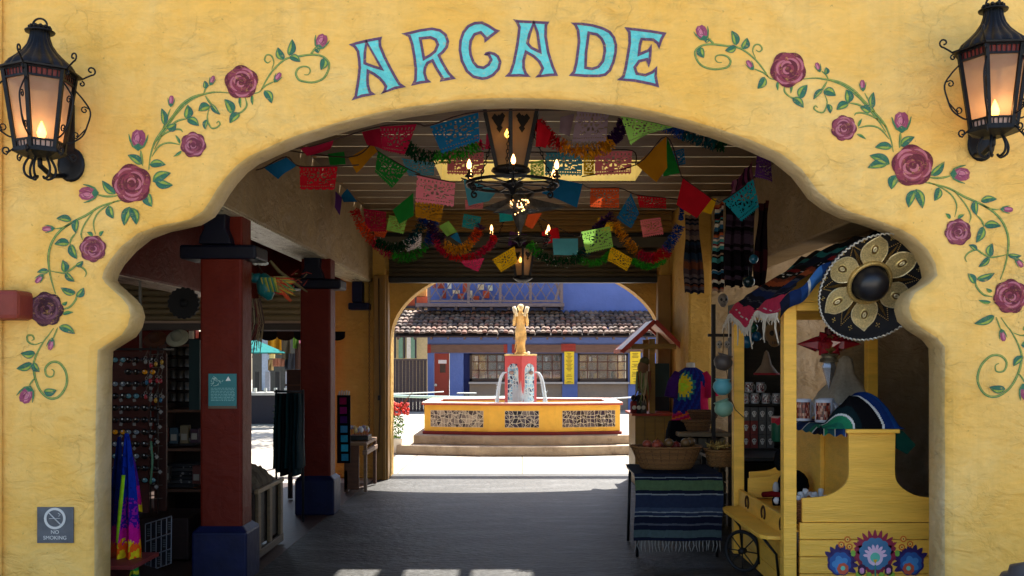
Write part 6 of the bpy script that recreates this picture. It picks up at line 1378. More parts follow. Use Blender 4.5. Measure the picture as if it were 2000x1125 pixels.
for r_ in range(3):
    for c_ in range(4):
        x = at(1458+16*c_, 0, 9.82).x; b = MB(); fc = C(120,50,44) if (c_ < 2 and r_ < 2) else C(86,82,78); h = .135
        b.box(x-.036, x+.036, 9.84, 9.90, zz+r_*(h+.004), zz+r_*(h+.004)+h, fc)
        root = tag(b.build('print_box', MATS['goods']), f'{"red" if fc[0] > .15 else "grey"} skull print box, {("bottom","middle","top")[r_]} row, {("first","second","third","fourth")[c_]} from the left on the dark shelf', 'box', 'skull print boxes on the dark shelf')
        b = MB(); zc = zz+r_*(h+.004)+h*.55
        for dx, dz, rr_, cc_ in ((0,0,.024,C(196,190,180)),(0,-.026,.014,C(196,190,180)),(-.009,.003,.006,C(20,16,16)),(.009,.003,.006,C(20,16,16)),(0,-.012,.003,C(20,16,16))): b.ball((x+dx, 9.838-(.003 if rr_ < .01 else 0), zc+dz), rr_, 8, cc_, sc=(1,.15,1))
        b.build('print', MATS['goods'], root, fixn=False)
for px, py, r_, c_, d_ in ((1459,668,.062,C(20,84,120),'blue ball ornament hanging left above the mugs'),(1478,657,.05,C(18,74,110),'smaller blue ball ornament beside the larger one'),(1470,640,.05,C(20,80,60),'green ball ornament above the two blue ones'),(1472,506,.045,C(30,90,120),'small blue ball ornament among the dark blankets'),(1462,550,.06,C(16,40,44),'dark green ball ornament by the striped canopy')):
    p = at(px, py, 9.3); b = MB(); b.ball(p, r_, 16, c_); b.tube([p, p+Vector((0,0,.14))], .003, 4, C(30,30,30)); tag(b.build('ball_ornament', MATS['glossy']), d_, 'ornament', 'ball ornaments on the right')
def skull(p, s_, col, label, dark=C(14,10,10)):
    b = MB(); b.ball(p, s_, 14, col, sc=(.85,.8,1)); b.ball(p+Vector((0,-.1*s_,-.75*s_)), s_*.55, 10, col, sc=(1,.8,.9))
    for sx in (-1, 1): b.ball(p+Vector((sx*.36*s_, -.68*s_, -.05*s_)), s_*.24, 8, dark, sc=(1,.5,1))
    b.ball(p+Vector((0,-.76*s_,-.38*s_)), s_*.1, 6, dark)
    for k in range(5): b.box(p.x+(-.3+.15*k)*s_-.01*s_, p.x+(-.3+.15*k)*s_+.02*s_, p.y-.62*s_, p.y-.5*s_, p.z-1.0*s_, p.z-.75*s_, dark)
    tag(b.build('skull_ornament', MATS['satin'], fixn=False), label, 'ornament', 'skull ornaments on the right')
skull(at(1512, 650, 9.3), .11, C(120,92,60), 'large tan skull mask hanging between the cart posts')
skull(at(1405, 672, 9.6), .035, C(150,140,126), 'small pale skull ornament above the grey pot, left one'); skull(at(1420, 672, 9.6), .035, C(150,140,126), 'small pale skull ornament above the grey pot, right one')
skull(at(1412, 585, 9.4), .06, C(110,100,90), 'grey skull ornament hanging by the pink canopy edge')
b = MB(); b.lathe([(.001,.0),(.12,0),(.11,.02),(.05,.1),(.02,.22),(.001,.24)], at(1497,732,9.5), 20, C(120,100,80)); b.lathe([(.123,.0),(.126,.01),(.119,.02)], at(1497,732,9.5), 20, C(140,24,34)); tag(b.build('party_hat', MATS['goods'], fixn=False), 'tan pointed hat with a red edge above the mugs', 'hat')
b = MB(); p = at(1519, 832, 8.9); b.lathe([(.05,-.14),(.058,-.12),(.06,.03)], p, 16, C(16,84,60)); b.lathe([(.06,.03),(.06,.075)], p, 16, C(176,36,44)); b.lathe([(.06,.075),(.055,.09),(.001,.092)], p, 16, C(190,170,160)); tag(b.build('piggy_tin', MATS['satin'], fixn=False), 'green and red striped cylinder pouch next to the skull print boxes', 'pouch')
# pale draped bust behind the cart
b = MB(); bc = at(1652, 792, 8.8)
b.lathe([(.30,-.1),(.28,.02),(.22,.12),(.13,.22),(.085,.28),(.07,.36),(.06,.42),(.02,.45)], bc, 30, C(170,162,148), wave=lambda a, z: 1+.08*math.sin(a*5)+.04*math.sin(a*11+z*20)); tag(b.build('draped_bust', MATS['cloth'], fixn=False), 'pale grey cloth draped bust standing behind the red star lantern', 'mannequin')

# ---------------------------------------------------------------- blanket covered table with the big basket
tb = thing('folding_table', (1.36, 8.9, 0), 'dark folding table under the blue striped blanket', 'table'); b = MB(); b.box(1.0, 1.72, 8.55, 9.35, .70, .73, C(20,20,22)); b.build('top', MATS['satin'], tb)
for x, y in ((1.03, 8.56), (1.69, 8.56), (1.03, 9.3), (1.69, 9.3)): b = MB(); b.tube([(x, y, .70), (x-.02*(1 if x < 1.3 else -1), y-.02, .01)], .014, 8, C(12,12,14)); b.build('leg', MATS['satin'], tb)
W2 = C(120,124,124); fs = stripes([(N1,.9),(W2,.14),(N1,.35),(C(72,92,62),1.5),(N1,.5),(W2,.2),(C(34,42,62),1.9),(C(50,60,78),.6),(W2,.16),(C(34,42,62),.45),(W2,.16),(N1,1.0),(GY,.3),(N1,.7),(C(66,80,80),1.1),(N1,.5)])
def ts(u, v):
    x = .98+.77*u
    if v < .3: y = 9.30-.78*(v/.3); z = .738+.004*math.sin(u*20)
    else: t = (v-.3)/.7; y = 8.515-.03*t+.018*math.sin(u*9)*t; z = .738-.58*t; x += .01*math.sin(t*5)
    return Vector((x, y, z))
b = MB(); b.grid(ts, 90, 220, lambda u, v: fs(min(.999, max(0, (v-.27)/.73+.004*math.sin(u*17))))); bl = tag(b.build('striped_blanket', MATS['cloth'], fixn=False), 'blue, green and white striped blanket with tassels hanging over the folding table', 'blanket')
b = MB(); rs = random.Random(14)
for k in range(26): p = ts((k+.5)/26, 1); b.tube([p, p-Vector((rs.uniform(-.01,.01), 0, .04)), p-Vector((rs.uniform(-.015,.015), .0, .085+.02*rs.random()))], [.005,.006,.002], 5, C(120,118,112))
b.build('tassels', MATS['goods'], bl, fixn=False)
bb1 = Vector((at(1303,0,8.85).x, 8.9, .745)); basket(bb1, .22, .315, .20, C(120,82,44), 'large oval wicker basket of red apples on the striped blanket', .62, n=48)
for k in range(9):
    a = k*2.4; rr_ = .05*math.sqrt(k)+.02; b = MB(); p = bb1+Vector((rr_*1.5*math.cos(a), rr_*math.sin(a)*.8, .2+.02*(k % 3))); b.ball(p, .045, 12, (C(120,34,26), C(140,60,40), C(96,70,40))[k % 3], sc=(1,1,.9)); b.tube([p+Vector((0,0,.035)), p+Vector((.005,0,.055))], .003, 4, C(60,40,20)); tag(b.build('wooden_apple', MATS['satin'], fixn=False), 'reddish fruit shaped piece in the large oval basket', 'fruit', 'fruit in the large oval basket')
basket(at(1408, 898, 9.0)-Vector((0,0,.06)), .10, .145, .15, C(120,84,44), 'smaller round basket of dry corn husks right of the big basket', .85)
hk = at(1398, 870, 9.0); b = MB(); rs = random.Random(19)
for k in range(60): a = rs.uniform(0, 2*PI); r_ = rs.uniform(0,.12); p = Vector((at(1408,0,9).x+r_*math.cos(a), 9.0+r_*math.sin(a)*.8, at(0,866,9).z-.02)); d = Vector((rs.uniform(-1,1), rs.uniform(-1,1), rs.uniform(0,.8))).normalized()*.05; b.tube([p-d*.6, p+d], [.007,.003], 5, rs.choice((C(140,110,50), C(110,84,36), C(160,134,70))))
tag(b.build('corn_husks', MATS['goods'], fixn=False), 'dry yellow husks piled in the smaller basket', 'husks')
st2 = thing('side_table', (2.0, 9.3, 0), 'black table behind the blanket table carrying the smaller basket', 'table'); b = MB(); b.box(1.76, 2.75, 9.0, 9.7, .80, .83, C(16,17,20)); b.build('top', MATS['satin'], st2)
for x in (1.8, 2.7):
    for y in (9.03, 9.66): b = MB(); b.box(x-.02, x+.02, y-.02, y+.02, .01, .8, C(12,12,14)); b.build('leg', MATS['satin'], st2)
# stone block counter with baskets
ct = thing('block_counter', (1.95, 10.3, 0), 'rough block counter with a wooden slab top behind the baskets', 'counter'); rs = random.Random(22); X0 = at(1352,0,10.0).x; X1 = at(1420,0,10.0).x
for r_ in range(8):
    b = MB(); x = X0+(-.05 if r_ % 2 else 0)
    while x < X1: w_ = rs.uniform(.09,.15); b.box(max(X0, x), min(X1, x+w_)-.008, 10.0+rs.uniform(-.01,.01), 10.5, .02+r_*.115, .02+r_*.115+.107, rs.choice((C(110,92,70), C(86,74,60), C(134,112,84), C(74,60,46)))); x += w_
    b.build('block_course', mat('blocks', 'attr', .85, .25, 14, .5, 30), ct, bevel=.008)
b = MB(); b.box(at(1322,0,10).x, X1+.02, 9.9, 10.55, .95, .995, C(124,100,72)); b.build('slab_top', MATS['wood'], ct, bevel=.01)
basket(Vector((at(1362,0,10.1).x, 10.15, .997)), .12, .15, .10, C(110,74,40), 'shallow wicker basket at the left of the block counter top', .8)
basket(Vector((at(1376,0,10.3).x, 10.35, 1.10)), .12, .16, .09, C(90,58,32), 'darker shallow basket set on top at the block counter', .8)

# ---------------------------------------------------------------- tie dye shirt on a torso
tt = thing('tie_dye_shirt', (at(1350,0,10.8).x, 10.8, 1.3), 'tie dye shirt in blue, yellow and magenta on a white neck torso form', 'shirt')
def tdc(p, cx_, cz_):
    d = math.hypot(p[0]-cx_, (p[1]-cz_)); a = math.atan2(p[1]-cz_, p[0]-cx_); k = d+.018*math.sin(a*14)
    if k < .035: return C(170,200,40)
    if k < .085: return C(206,180,36)
    if k < .115: return C(40,110,110)
    return None
ctr = at(1349, 765, 10.8)
def shc(u, v):
    x = (u-.5)*.46; z = .27-.62*v; c_ = tdc((x*.75, z*.75), -.09, .05)
    if c_: return c_
    if v > .80+.03*math.sin(u*30): return (C(170,24,50), C(200,90,30), C(170,30,90))[int((v*31+u*9)) % 3]
    if x > .10 and v > .3+.05*math.sin(u*40): return C(176,26,70)
    return (C(20,34,96), C(26,44,120), C(34,26,90))[int((u*17+v*13)) % 3]
def sh_p(u, v):
    a = 2*PI*u-PI/2-PI; x = math.cos(2*PI*u+PI); y = math.sin(2*PI*u+PI); w_ = float(np.interp(v, [0,.06,.16,.3,.6,1], [.06,.12,.19,.20,.19,.215])); dpt = float(np.interp(v, [0,.1,.3,1], [.055,.09,.12,.12]))
    return Vector((ctr.x+w_*x, 10.8+dpt*y*(1+.04*math.sin(u*40)), ctr.z+.27-.62*v))
def shc2(u, v):
    x = .5+.5*math.cos(2*PI*u+PI); return shc(x, v)
b = MB(); b.grid(sh_p, 64, 40, shc2); b.build('shirt_body', MATS['cloth'], tt, fixn=False)
for s_ in (-1, 1):
    b = MB(); b.tube([Vector((ctr.x+s_*.13, 10.8, ctr.z+.2)), Vector((ctr.x+s_*.19, 10.78, ctr.z+.10)), Vector((ctr.x+s_*.225, 10.76, ctr.z-.06))], [.06,.072,.078], 14, C(176,26,70) if s_ > 0 else C(60,24,90)); b.build('sleeve', MATS['cloth'], tt)
b = MB(); b.lathe([(.06,.22),(.05,.27),(.048,.32),(.001,.325)], (ctr.x, 10.8, ctr.z), 16, C(190,180,166)); b.tube([(ctr.x, 10.8, ctr.z-.35), (ctr.x, 10.8, .02)], .02, 8, C(30,28,26)); b.lathe([(.17,0),(.17,.02),(.02,.03)], (ctr.x, 10.8, .01), 20, C(30,28,26), cap=True); b.build('torso_stand', MATS['satin'], tt, fixn=False)
b = MB(); b.lathe([(.14,.0),(.15,.2),(.13,.4),(.10,.5)], (at(1326,0,10.2).x, 10.2, at(0,915,10.2).z), 20, C(8,8,10), wave=lambda a, z: 1+.05*math.sin(a*7)); tag(b.build('black_apron', MATS['cloth'], fixn=False), 'black cloth hanging in a column below the tie dye shirt', 'cloth')

# ---------------------------------------------------------------- little roofed kiosk at the far right
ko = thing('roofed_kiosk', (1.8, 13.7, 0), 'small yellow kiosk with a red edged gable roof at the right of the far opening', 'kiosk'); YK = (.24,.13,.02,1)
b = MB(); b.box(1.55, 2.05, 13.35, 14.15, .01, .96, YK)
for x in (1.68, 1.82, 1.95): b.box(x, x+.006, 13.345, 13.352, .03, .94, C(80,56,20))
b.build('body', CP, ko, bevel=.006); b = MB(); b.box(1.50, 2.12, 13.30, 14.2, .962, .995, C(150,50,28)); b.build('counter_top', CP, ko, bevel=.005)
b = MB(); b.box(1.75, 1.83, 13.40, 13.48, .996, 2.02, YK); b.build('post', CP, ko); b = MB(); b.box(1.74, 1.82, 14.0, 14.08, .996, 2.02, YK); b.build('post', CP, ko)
b = MB(); b.box(1.50, 2.12, 13.39, 13.47, 1.88, 1.95, YK); b.box(1.50, 2.12, 14.02, 14.10, 1.88, 1.95, YK); b.build('cross_beam', CP, ko)
a_, l_, r_ = Vector((1.81, 0, 2.26)), Vector((1.36, 0, 1.85)), Vector((2.24, 0, 1.85))
b = MB()
for e in (l_, r_):
    n_ = Vector((-(a_-e).z, 0, (a_-e).x)).normalized(); n_ = n_ if n_.z > 0 else -n_
    v_ = [e, a_, a_+n_*.02, e+n_*.02]; b.add([Vector((p.x, y, p.z)) for y in (13.28, 14.2) for p in v_], [(0,1,2,3),(7,6,5,4),(0,4,5,1),(1,5,6,2),(2,6,7,3),(3,7,4,0)], C(200,160,130))
b.build('roof_panel', CP, ko)
b = MB()
for y in (13.24, 14.2):
    for e in (l_, r_): b.bar((e.x, y+.02, e.z-.012), (a_.x, y+.02, a_.z-.0), .05, .06, C(150,40,24))
b.bar((l_.x, 13.24, l_.z), (l_.x, 14.2, l_.z), .05, .05, C(190,70,50)); b.build('red_trim', CP, ko)
# colourful pinata and dark goods on the kiosk
b = MB(); rs = random.Random(44); pc = at(1256, 718, 13.3)
b.ball(pc, .10, 12, C(110,80,60), sc=(.8,.8,1)); b.ball(pc+Vector((.02,0,.08)), .07, 10, C(60,60,40))
for k in range(34): x = rs.uniform(-.09,.1); p = pc+Vector((x, rs.uniform(-.05,.05), -.05)); b.tube([p, p+Vector((rs.uniform(-.02,.02),0,-rs.uniform(.1,.25))), p+Vector((rs.uniform(-.06,.06),0,-rs.uniform(.3,.5)))], [.012,.009,.003], 5, rs.choice((C(120,120,70), C(150,140,110), C(110,60,40), C(90,110,60), C(170,150,120))))
tag(b.build('straw_ornament', MATS['goods'], fixn=False), 'shaggy straw ornament hanging under the kiosk roof', 'ornament')
for k, (px, c_) in enumerate(((1247, C(40,38,38)), (1256, C(80,78,74)), (1238, C(110,30,30)))):
    b = MB(); p = at(px, 790, 13.35); b.lathe([(.001,-.12),(.05,-.12),(.052,.02),(.04,.05),(.001,.06)], p, 12, c_); b.ball(p+Vector((0,-.03,.09)), .045, 10, C(14,14,16)); b.ball(p+Vector((0,-.05,-.04)), .03, 8, C(190,186,176), sc=(1,.5,1)); tag(b.build('kiosk_figure', MATS['goods'], fixn=False), ('black and white figurine, middle one on the kiosk counter','grey figurine at the right on the kiosk counter','dark red figurine at the left on the kiosk counter')[k], 'figurine', 'figurines on the kiosk counter')
b = MB(); b.box(1.86, 2.1, 13.9, 13.93, 1.0, 1.68, C(16,46,44)); b.box(1.86, 2.1, 13.895, 13.9, 1.0, 1.2, C(14,14,16)); tag(b.build('teal_panel', MATS['satin']), 'dark teal panel standing behind the kiosk post', 'panel')
b = MB(); b.box(at(1390,0,9.9).x, at(1397,0,9.9).x, 9.88, 9.93, .02, 2.3, C(26,18,12)); b.box(at(1382,0,9.9).x, at(1440,0,9.9).x, 9.87, 9.9, 1.97, 2.0, C(26,18,12)); tag(b.build('dark_post', MATS['wood']), 'thin dark wooden post with a crossbar beside the clay pots', 'post')
b = MB(); b.lathe([(.001,.0),(.13,.005),(.15,.02),(.13,.055),(.10,.06),(.09,.10),(.001,.13)], at(2008,1096,5.2)-Vector((0,0,.13)), 30, C(70,68,70)); b.lathe([(.13,-.535),(.14,-.3),(.13,0)], at(2008,1096,5.2)-Vector((0,0,.13)), 30, C(50,48,50)); tag(b.build('waste_bin', MATS['satin'], fixn=False), 'grey domed top of a waste bin at the lower right corner', 'bin')
# ---------------------------------------------------------------- left shop: sunglasses rack
rk = thing('sunglasses_rack', (at(270,0,8.2).x, 8.2, 0), 'tall red brown display rack holding rows of sunglasses inside the left arch', 'rack'); RB = C(66,26,18)
rx0, rx1 = at(218,0,8.2).x, at(290,0,8.2).x; rx2 = at(316,0,8.2).x
b = MB(); b.box(rx0-.25, rx1, 8.2, 8.23, .45, at(0,686,8.2).z, RB); b.build('panel', MATS['wood'], rk)
b = MB(); b.box(rx1+.01, rx2, 8.3, 8.33, .45, at(0,690,8.2).z, C(56,24,16)); b.build('panel', MATS['wood'], rk)
b = MB(); b.box(rx0-.3, rx2+.03, 8.15, 8.4, at(0,684,8.2).z, at(0,680,8.2).z, C(20,12,10)); b.build('top_board', MATS['wood'], rk)
b = MB()
for x in (rx1+.03, rx2-.02): b.tube([(x, 8.17, .45), (x, 8.17, 1.85)], .006, 6, C(50,44,40))
for k in range(12):
    z = 1.78-.11*k; b.tube([(rx1+.02, 8.17, z), (rx2+.02, 8.16, z+.008)], .003, 4, C(90,84,76))
b.build('wire_frame', MATS['satin'], rk)
rs = random.Random(61); LC_ = [C(24,24,28)]*5+[C(230,150,20), C(30,120,200), C(90,140,150), C(190,110,130), C(200,200,60), C(120,130,140)]
desc = {}; rowsn = ('top','second','third','fourth','fifth','sixth','seventh','eighth','ninth','tenth','eleventh')
for r_ in range(11):
    z = at(0, 703+23.5*r_, 8.15).z
    for c_ in range(3):
        x = at(232+26*c_+(6 if c_ == 2 else 0), 0, 8.15).x; lc = rs.choice(LC_); b = MB()
        if rs.random() < .12: continue
        for s_ in (-1, 1):
            b.ball((x+s_*.033, 8.16, z), .026, 12, lc, sc=(1,.28,.8)); b.tube([(x+s_*.033+.029*math.cos(t), 8.152, z+.023*math.sin(t)) for t in np.linspace(0, 2*PI, 13)], .003, 5, C(16,14,16)); b.tube([(x+s_*.06, 8.16, z+.01), (x+s_*.062, 8.195, z)], .003, 4, C(16,14,16))
            b.ball((x+s_*.033-.006, 8.151, z+.008), rs.choice((.003,.005,.007)), 6, C(240,240,235), sc=(1,.4,1))  # white dot painted on each lens as its glint
        b.tube([(x-.008, 8.152, z+.006), (x+.008, 8.152, z+.006)], .003, 4, C(16,14,16))
        if rs.random() < .7: M_ = Matrix.Translation((x+.02, 8.145, z-.035)) @ Matrix.Rotation(rs.uniform(-.9,.9), 4, 'Y'); b.box(-.013, .013, 0, .001, -.013, .013, C(130,128,124), M=M_)
        nm = {0: 'black'}; tag(b.build('sunglasses', MATS['glossy'], fixn=False), f'pair of sunglasses in the {rowsn[r_]} row, {("left","middle","right")[c_]} column of the rack', 'sunglasses', 'sunglasses on the tall rack')
for k in range(9):
    z = 1.70-.125*k; x = at(305,0,8.1).x+rs.uniform(-.03,.03); b = MB(); b.ball((x, 8.12, z), .022, 8, C(20,18,20), sc=(.5,1,.8)); M_ = Matrix.Translation((x+.03, 8.10, z-.02)) @ Matrix.Rotation(.8, 4, 'Y'); b.box(-.014, .014, 0, .001, -.014, .014, C(140,138,132), M=M_); tag(b.build('sunglasses', MATS['glossy'], fixn=False), f'side-on sunglasses with a white tag, {("first","second","third","fourth","fifth","sixth","seventh","eighth","ninth")[k]} from the top of the narrow rack side', 'sunglasses', 'sunglasses on the tall rack')
b = MB(); b.tube([at(295,862,8.0), at(298,900,8.0), at(294,945,8.0)], .010, 6, C(90,130,100)); tag(b.build('glasses_strap', MATS['cloth']), 'pale green strap hanging on the rack side', 'strap')
# oval hats above the rack
for px, py, w_, h_, c_, d_ in ((302,662,22,12,C(90,48,22),'brown orange oval hat on top of the sunglasses rack'),(346,659,21,12,C(150,146,120),'pale cream oval hat on top of the rack beside the brown one')):
    p = at(px, py, 8.6); b = MB(); M_ = Matrix.Translation(p) @ Matrix.Rotation(.9, 4, 'X'); b.lathe([(.001,.0),(.09,.002),(.1,-.01),(.09,-.02),(.001,-.02)], (0,0,0), 28, c_, M=M_); b.lathe([(.05,-.01),(.045,.05),(.02,.07),(.001,.07)], (0,0,0), 20, tuple(v*.6 for v in c_[:3])+(1,), M=M_); tag(b.build('straw_hat', MATS['goods'], fixn=False), d_, 'hat')
b = MB(); p = at(372,655,8.7); b.box(p.x-.015, p.x+.02, 8.7, 8.74, p.z-.03, p.z+.04, C(176,160,140)); tag(b.build('price_card', MATS['goods']), 'small white card beside the cream hat', 'card')
# round pleated fan
pf = at(358, 592, 8.8); b = MB(); pts = []
for k in range(72): a = 2*PI*k/72; r_ = .135 if k % 4 < 2 else .145; pts.append((pf.x+r_*math.cos(a), pf.z+r_*math.sin(a)))
b.poly(pts, 8.8, 8.83, col=C(14,11,11)); b.lathe([(.04,0),(.03,.02),(.001,.03)], (0,0,0), 14, C(22,18,18), M=Matrix.Translation((pf.x, 8.8, pf.z)) @ Matrix.Rotation(PI/2, 4, 'X')); tag(b.build('round_fan', MATS['black'], fixn=False), 'large dark round ornament with a toothed edge hanging left of the near column', 'ornament')
# shelf unit
su = thing('shelf_unit', (at(350,0,9.3).x, 9.4, 0), 'dark brown shelf unit of mugs and printed shirts left of the near column', 'shelf'); DB = C(44,24,14)
sx0, sx1 = at(312,0,9.2).x, at(405,0,9.2).x
for py in (672, 800, 876, 956, 1064): z = at(0, py, 9.2).z; b = MB(); b.box(sx0, sx1, 9.2, 9.62, z-.025, z, C(76,44,24)); b.build('shelf_board', MATS['wood'], su)
b = MB(); b.box(sx0-.03, sx0, 9.2, 9.62, .01, 1.95, DB); b.box(sx0-.03, sx1, 9.63, 9.66, .01, 1.95, C(24,14,10)); b.box(sx0, sx0+.06, 9.19, 9.2, .9, 1.88, C(70,34,20)); b.build('frame', MATS['wood'], su)
b = MB(); b.box(at(371,0,9.15).x, at(392,0,9.15).x, 9.12, 9.16, at(0,800,9.15).z, at(0,664,9.15).z, C(10,36,36)); b.build('side_panel', MATS['satin'], su)
for r_ in range(5):
    for c_ in range(3):
        z = at(0, 694+22.5*r_, 9.3).z; x = at(335+14*c_, 0, 9.3).x; b = MB(); b.lathe([(.03,.0),(.032,.075),(.028,.075),(.026,.01)], (x, 9.35, z), 14, C(80,76,70)); b.box(x-.036, x+.036, 9.3, 9.42, z-.012, z-.002, C(14,12,12)); b.tube([(x+.03+.02*math.sin(t), 9.34, z+.038+.022*math.cos(t)) for t in np.linspace(0, PI, 7)], .004, 5, C(80,76,70))
        tag(b.build('souvenir_mug', MATS['glossy'], fixn=False), f'small pale mug, {("top","second","third","fourth","bottom")[r_]} row, {("left","middle","right")[c_]} one of the mug grid behind the column', 'mug', 'mug grid in the shelf unit')
rs = random.Random(9)
for k, (px, py, w_, h_) in enumerate(((330,868,30,32),(362,866,36,34),(350,948,56,46))):
    p = at(px, py, 9.25); b = MB(); f_ = FPX/9.25
    for j in range(6): b.box(p.x-w_/2/f_, p.x+w_/2/f_, 9.25+.01*j, 9.5, p.z+j*h_/6/f_-.02, p.z+(j+.85)*h_/6/f_-.02, (C(18,16,18), C(44,42,42), C(12,12,14))[j % 3])
    for j in range(10): q = Vector((p.x+rs.uniform(-.4,.4)*w_/f_, 9.24, p.z+rs.uniform(.1,.8)*h_/f_)); b.ball(q, rs.uniform(.005,.016), 6, C(110,106,100), sc=(1,.2,1))
    tag(b.build('folded_shirts', MATS['goods'], bevel=.006, fixn=False), ('folded dark printed shirts on the upper shelf, left pile','folded dark printed shirts on the upper shelf, right pile','wide pile of dark shirts on the lower shelf')[k], 'shirts', 'folded shirts in the shelf unit')
for k, px in enumerate((345, 371)):
    p = at(px, 1030, 9.1); b = MB(); b.ball(p, .075, 12, C(110,106,100), sc=(.9,.8,1)); b.ball(p+Vector((-.03,-.055,.01)), .02, 8, C(8,8,8)); b.ball(p+Vector((.03,-.055,.01)), .02, 8, C(8,8,8)); b.ball(p+Vector((0,-.065,-.025)), .01, 6, C(8,8,8)); b.ball(p+Vector((-.05,0,.07)), .03, 8, C(8,8,8)); b.ball(p+Vector((.05,0,.07)), .03, 8, C(8,8,8)); b.ball(p+Vector((0,.02,-.11)), .08, 10, C(12,12,14)); tag(b.build('plush_panda', MATS['cloth'], fixn=False), ('left plush panda face sitting low beside the blue column base','right plush panda face sitting low beside the blue column base')[k], 'plush toy', 'plush pandas by the column')
# tie dye cloths hanging over a red shelf
b = MB(); b.box(at(205,0,7.15).x, at(276,0,7.15).x, 7.0, 7.5, at(0,1094,7.2).z-.03, at(0,1094,7.2).z, C(120,46,42)); b.box(at(205,0,7.15).x, at(225,0,7.15).x, 7.02, 7.4, .01, at(0,1094,7.2).z-.031, C(70,30,24)); tag(b.build('red_shelf', MATS['wood'], bevel=.004), 'low red shelf under the tie dye cloths at the left jamb', 'shelf')
def tdcloth(apx, bl_, br_, yb, Y, label, cols, strap=False):
    A = at(*apx, Y); L = at(bl_, yb, Y); R = at(br_, yb, Y); rs = random.Random(int(apx[0]))
    def P(u, v):
        w_ = min(1, .10+v**.75*.95); c_ = A.lerp((L+R)/2, v); x = c_.x+(u-.5)*(R.x-L.x)*w_; return Vector((x, Y-.05+.035*math.sin(u*14+v*2)*w_+.03*(abs(u-.5)*2)**2, c_.z+.008*math.sin(u*20)*v))
    def cf(u, v):
        t = v+.05*noise.noise(Vector((u*9, v*22, 3)))+.03*noise.noise(Vector((u*30, v*40, 1)))
        st_ = (( .52,0,0),( .74,1,1),( .86,2,2),(1.2,3,3))
        for lim, a, _ in st_:
            if t < lim:
                c_ = cols[a]
                if a == 1 and noise.noise(Vector((u*14, v*50, 7))) > .05: c_ = cols[4]
                if a == 3 and noise.noise(Vector((u*8, v*16, 2))) > .05: c_ = cols[5]
                if a == 0 and noise.noise(Vector((u*5, v*20, 2))) > .3: c_ = tuple(x*.6 for x in c_[:3])+(1,)
                return c_
    b = MB(); b.grid(P, 40, 90, cf); o = tag(b.build('tie_dye_cloth', MATS['cloth'], fixn=False), label, 'tie dye cloth', 'tie dye cloths at the left jamb')
    return o
TD = [C(10,44,150), C(50,20,140), C(200,20,140), C(240,96,24), C(150,30,150), C(226,206,30)]
tdcloth((250,846), 226, 279, 1091, 7.3, 'blue, purple, pink and orange tie dye cloth hanging in a cone at the left jamb', TD)
tdcloth((236,852), 196, 236, 1092, 7.45, 'darker tie dye cloth half hidden behind the left jamb', [C(8,30,90), C(20,16,90), C(150,16,90), C(190,60,30), C(60,20,90), C(170,70,40)])
tdcloth((262,892), 262, 280, 998, 7.55, 'small magenta tie dye cloth tip behind the big one', [C(70,20,120), C(190,20,120), C(190,20,120), C(220,190,30), C(150,30,150), C(226,206,30)])
b = MB(); b.tube([at(241,928,7.22), at(236,980,7.22), at(231,1030,7.22), at(228,1060,7.22)], [.014,.016,.012,.008], 8, C(150,206,30)); tag(b.build('lime_strap', MATS['cloth']), 'lime green strap hanging on the tie dye cloth', 'strap')
tdcloth((266,1096), 254, 274, 1128, 7.2, 'green and yellow tie dye cloth end hanging below the red shelf', [C(40,150,70), C(200,210,40), C(20,120,60), C(20,90,150), C(210,200,30), C(30,110,140)])
# wire grid panel
gp = thing('grid_panel', (at(310,0,8.0).x, 8.0, 0), 'silver wire grid panel with dark printed cards, low left of the near column', 'grid panel'); b = MB()
def GPp(i, j): return at(284+17.5*i*.97, 1022+32*j-4*i+0, 8.1-.12*i)
gA, gB, gC, gD = at(284,1024,8.2), at(335,1008,7.9), at(334,1100,7.9), at(284,1118,8.2)
def gpt(u, v): return gA.lerp(gB, u).lerp(gD.lerp(gC, u), v)
for v in (0, .36, .69, 1): b.tube([gpt(0, v), gpt(1, v)], .005, 5, C(130,134,142))
for u in (0, .22, .42, .62, .82, 1): b.tube([gpt(u, 0), gpt(u, 1)], .004, 5, C(130,134,142))
b.build('wire_grid', MATS['satin'], gp); 
for i, u in enumerate((.11,.32,.52,.72,.91)):
    for j, v in enumerate((.18,.52,.84)):
        c_ = gpt(u, v)+Vector((0,.01,0)); b = MB(); b.box(c_.x-.018, c_.x+.018, c_.y, c_.y+.006, c_.z-.05, c_.z+.05, C(14,18,30) if (i+j) % 2 else C(22,24,28))
        if (i+j) % 2 == 0:
            for m_ in range(4): b.box(c_.x-.011, c_.x+.011, c_.y-.003, c_.y-.001, c_.z-.035+.018*m_, c_.z-.027+.018*m_, C(90,92,94))
        b.build('card', MATS['satin'], gp, fixn=False)
b = MB(); b.box(at(232,0,8.4).x, at(372,0,8.4).x, 8.35, 8.9, .02, .38, C(36,16,12)); tag(b.build('low_bench', MATS['wood'], bevel=.01), 'low dark brown bench under the rack behind the grid panel', 'bench')

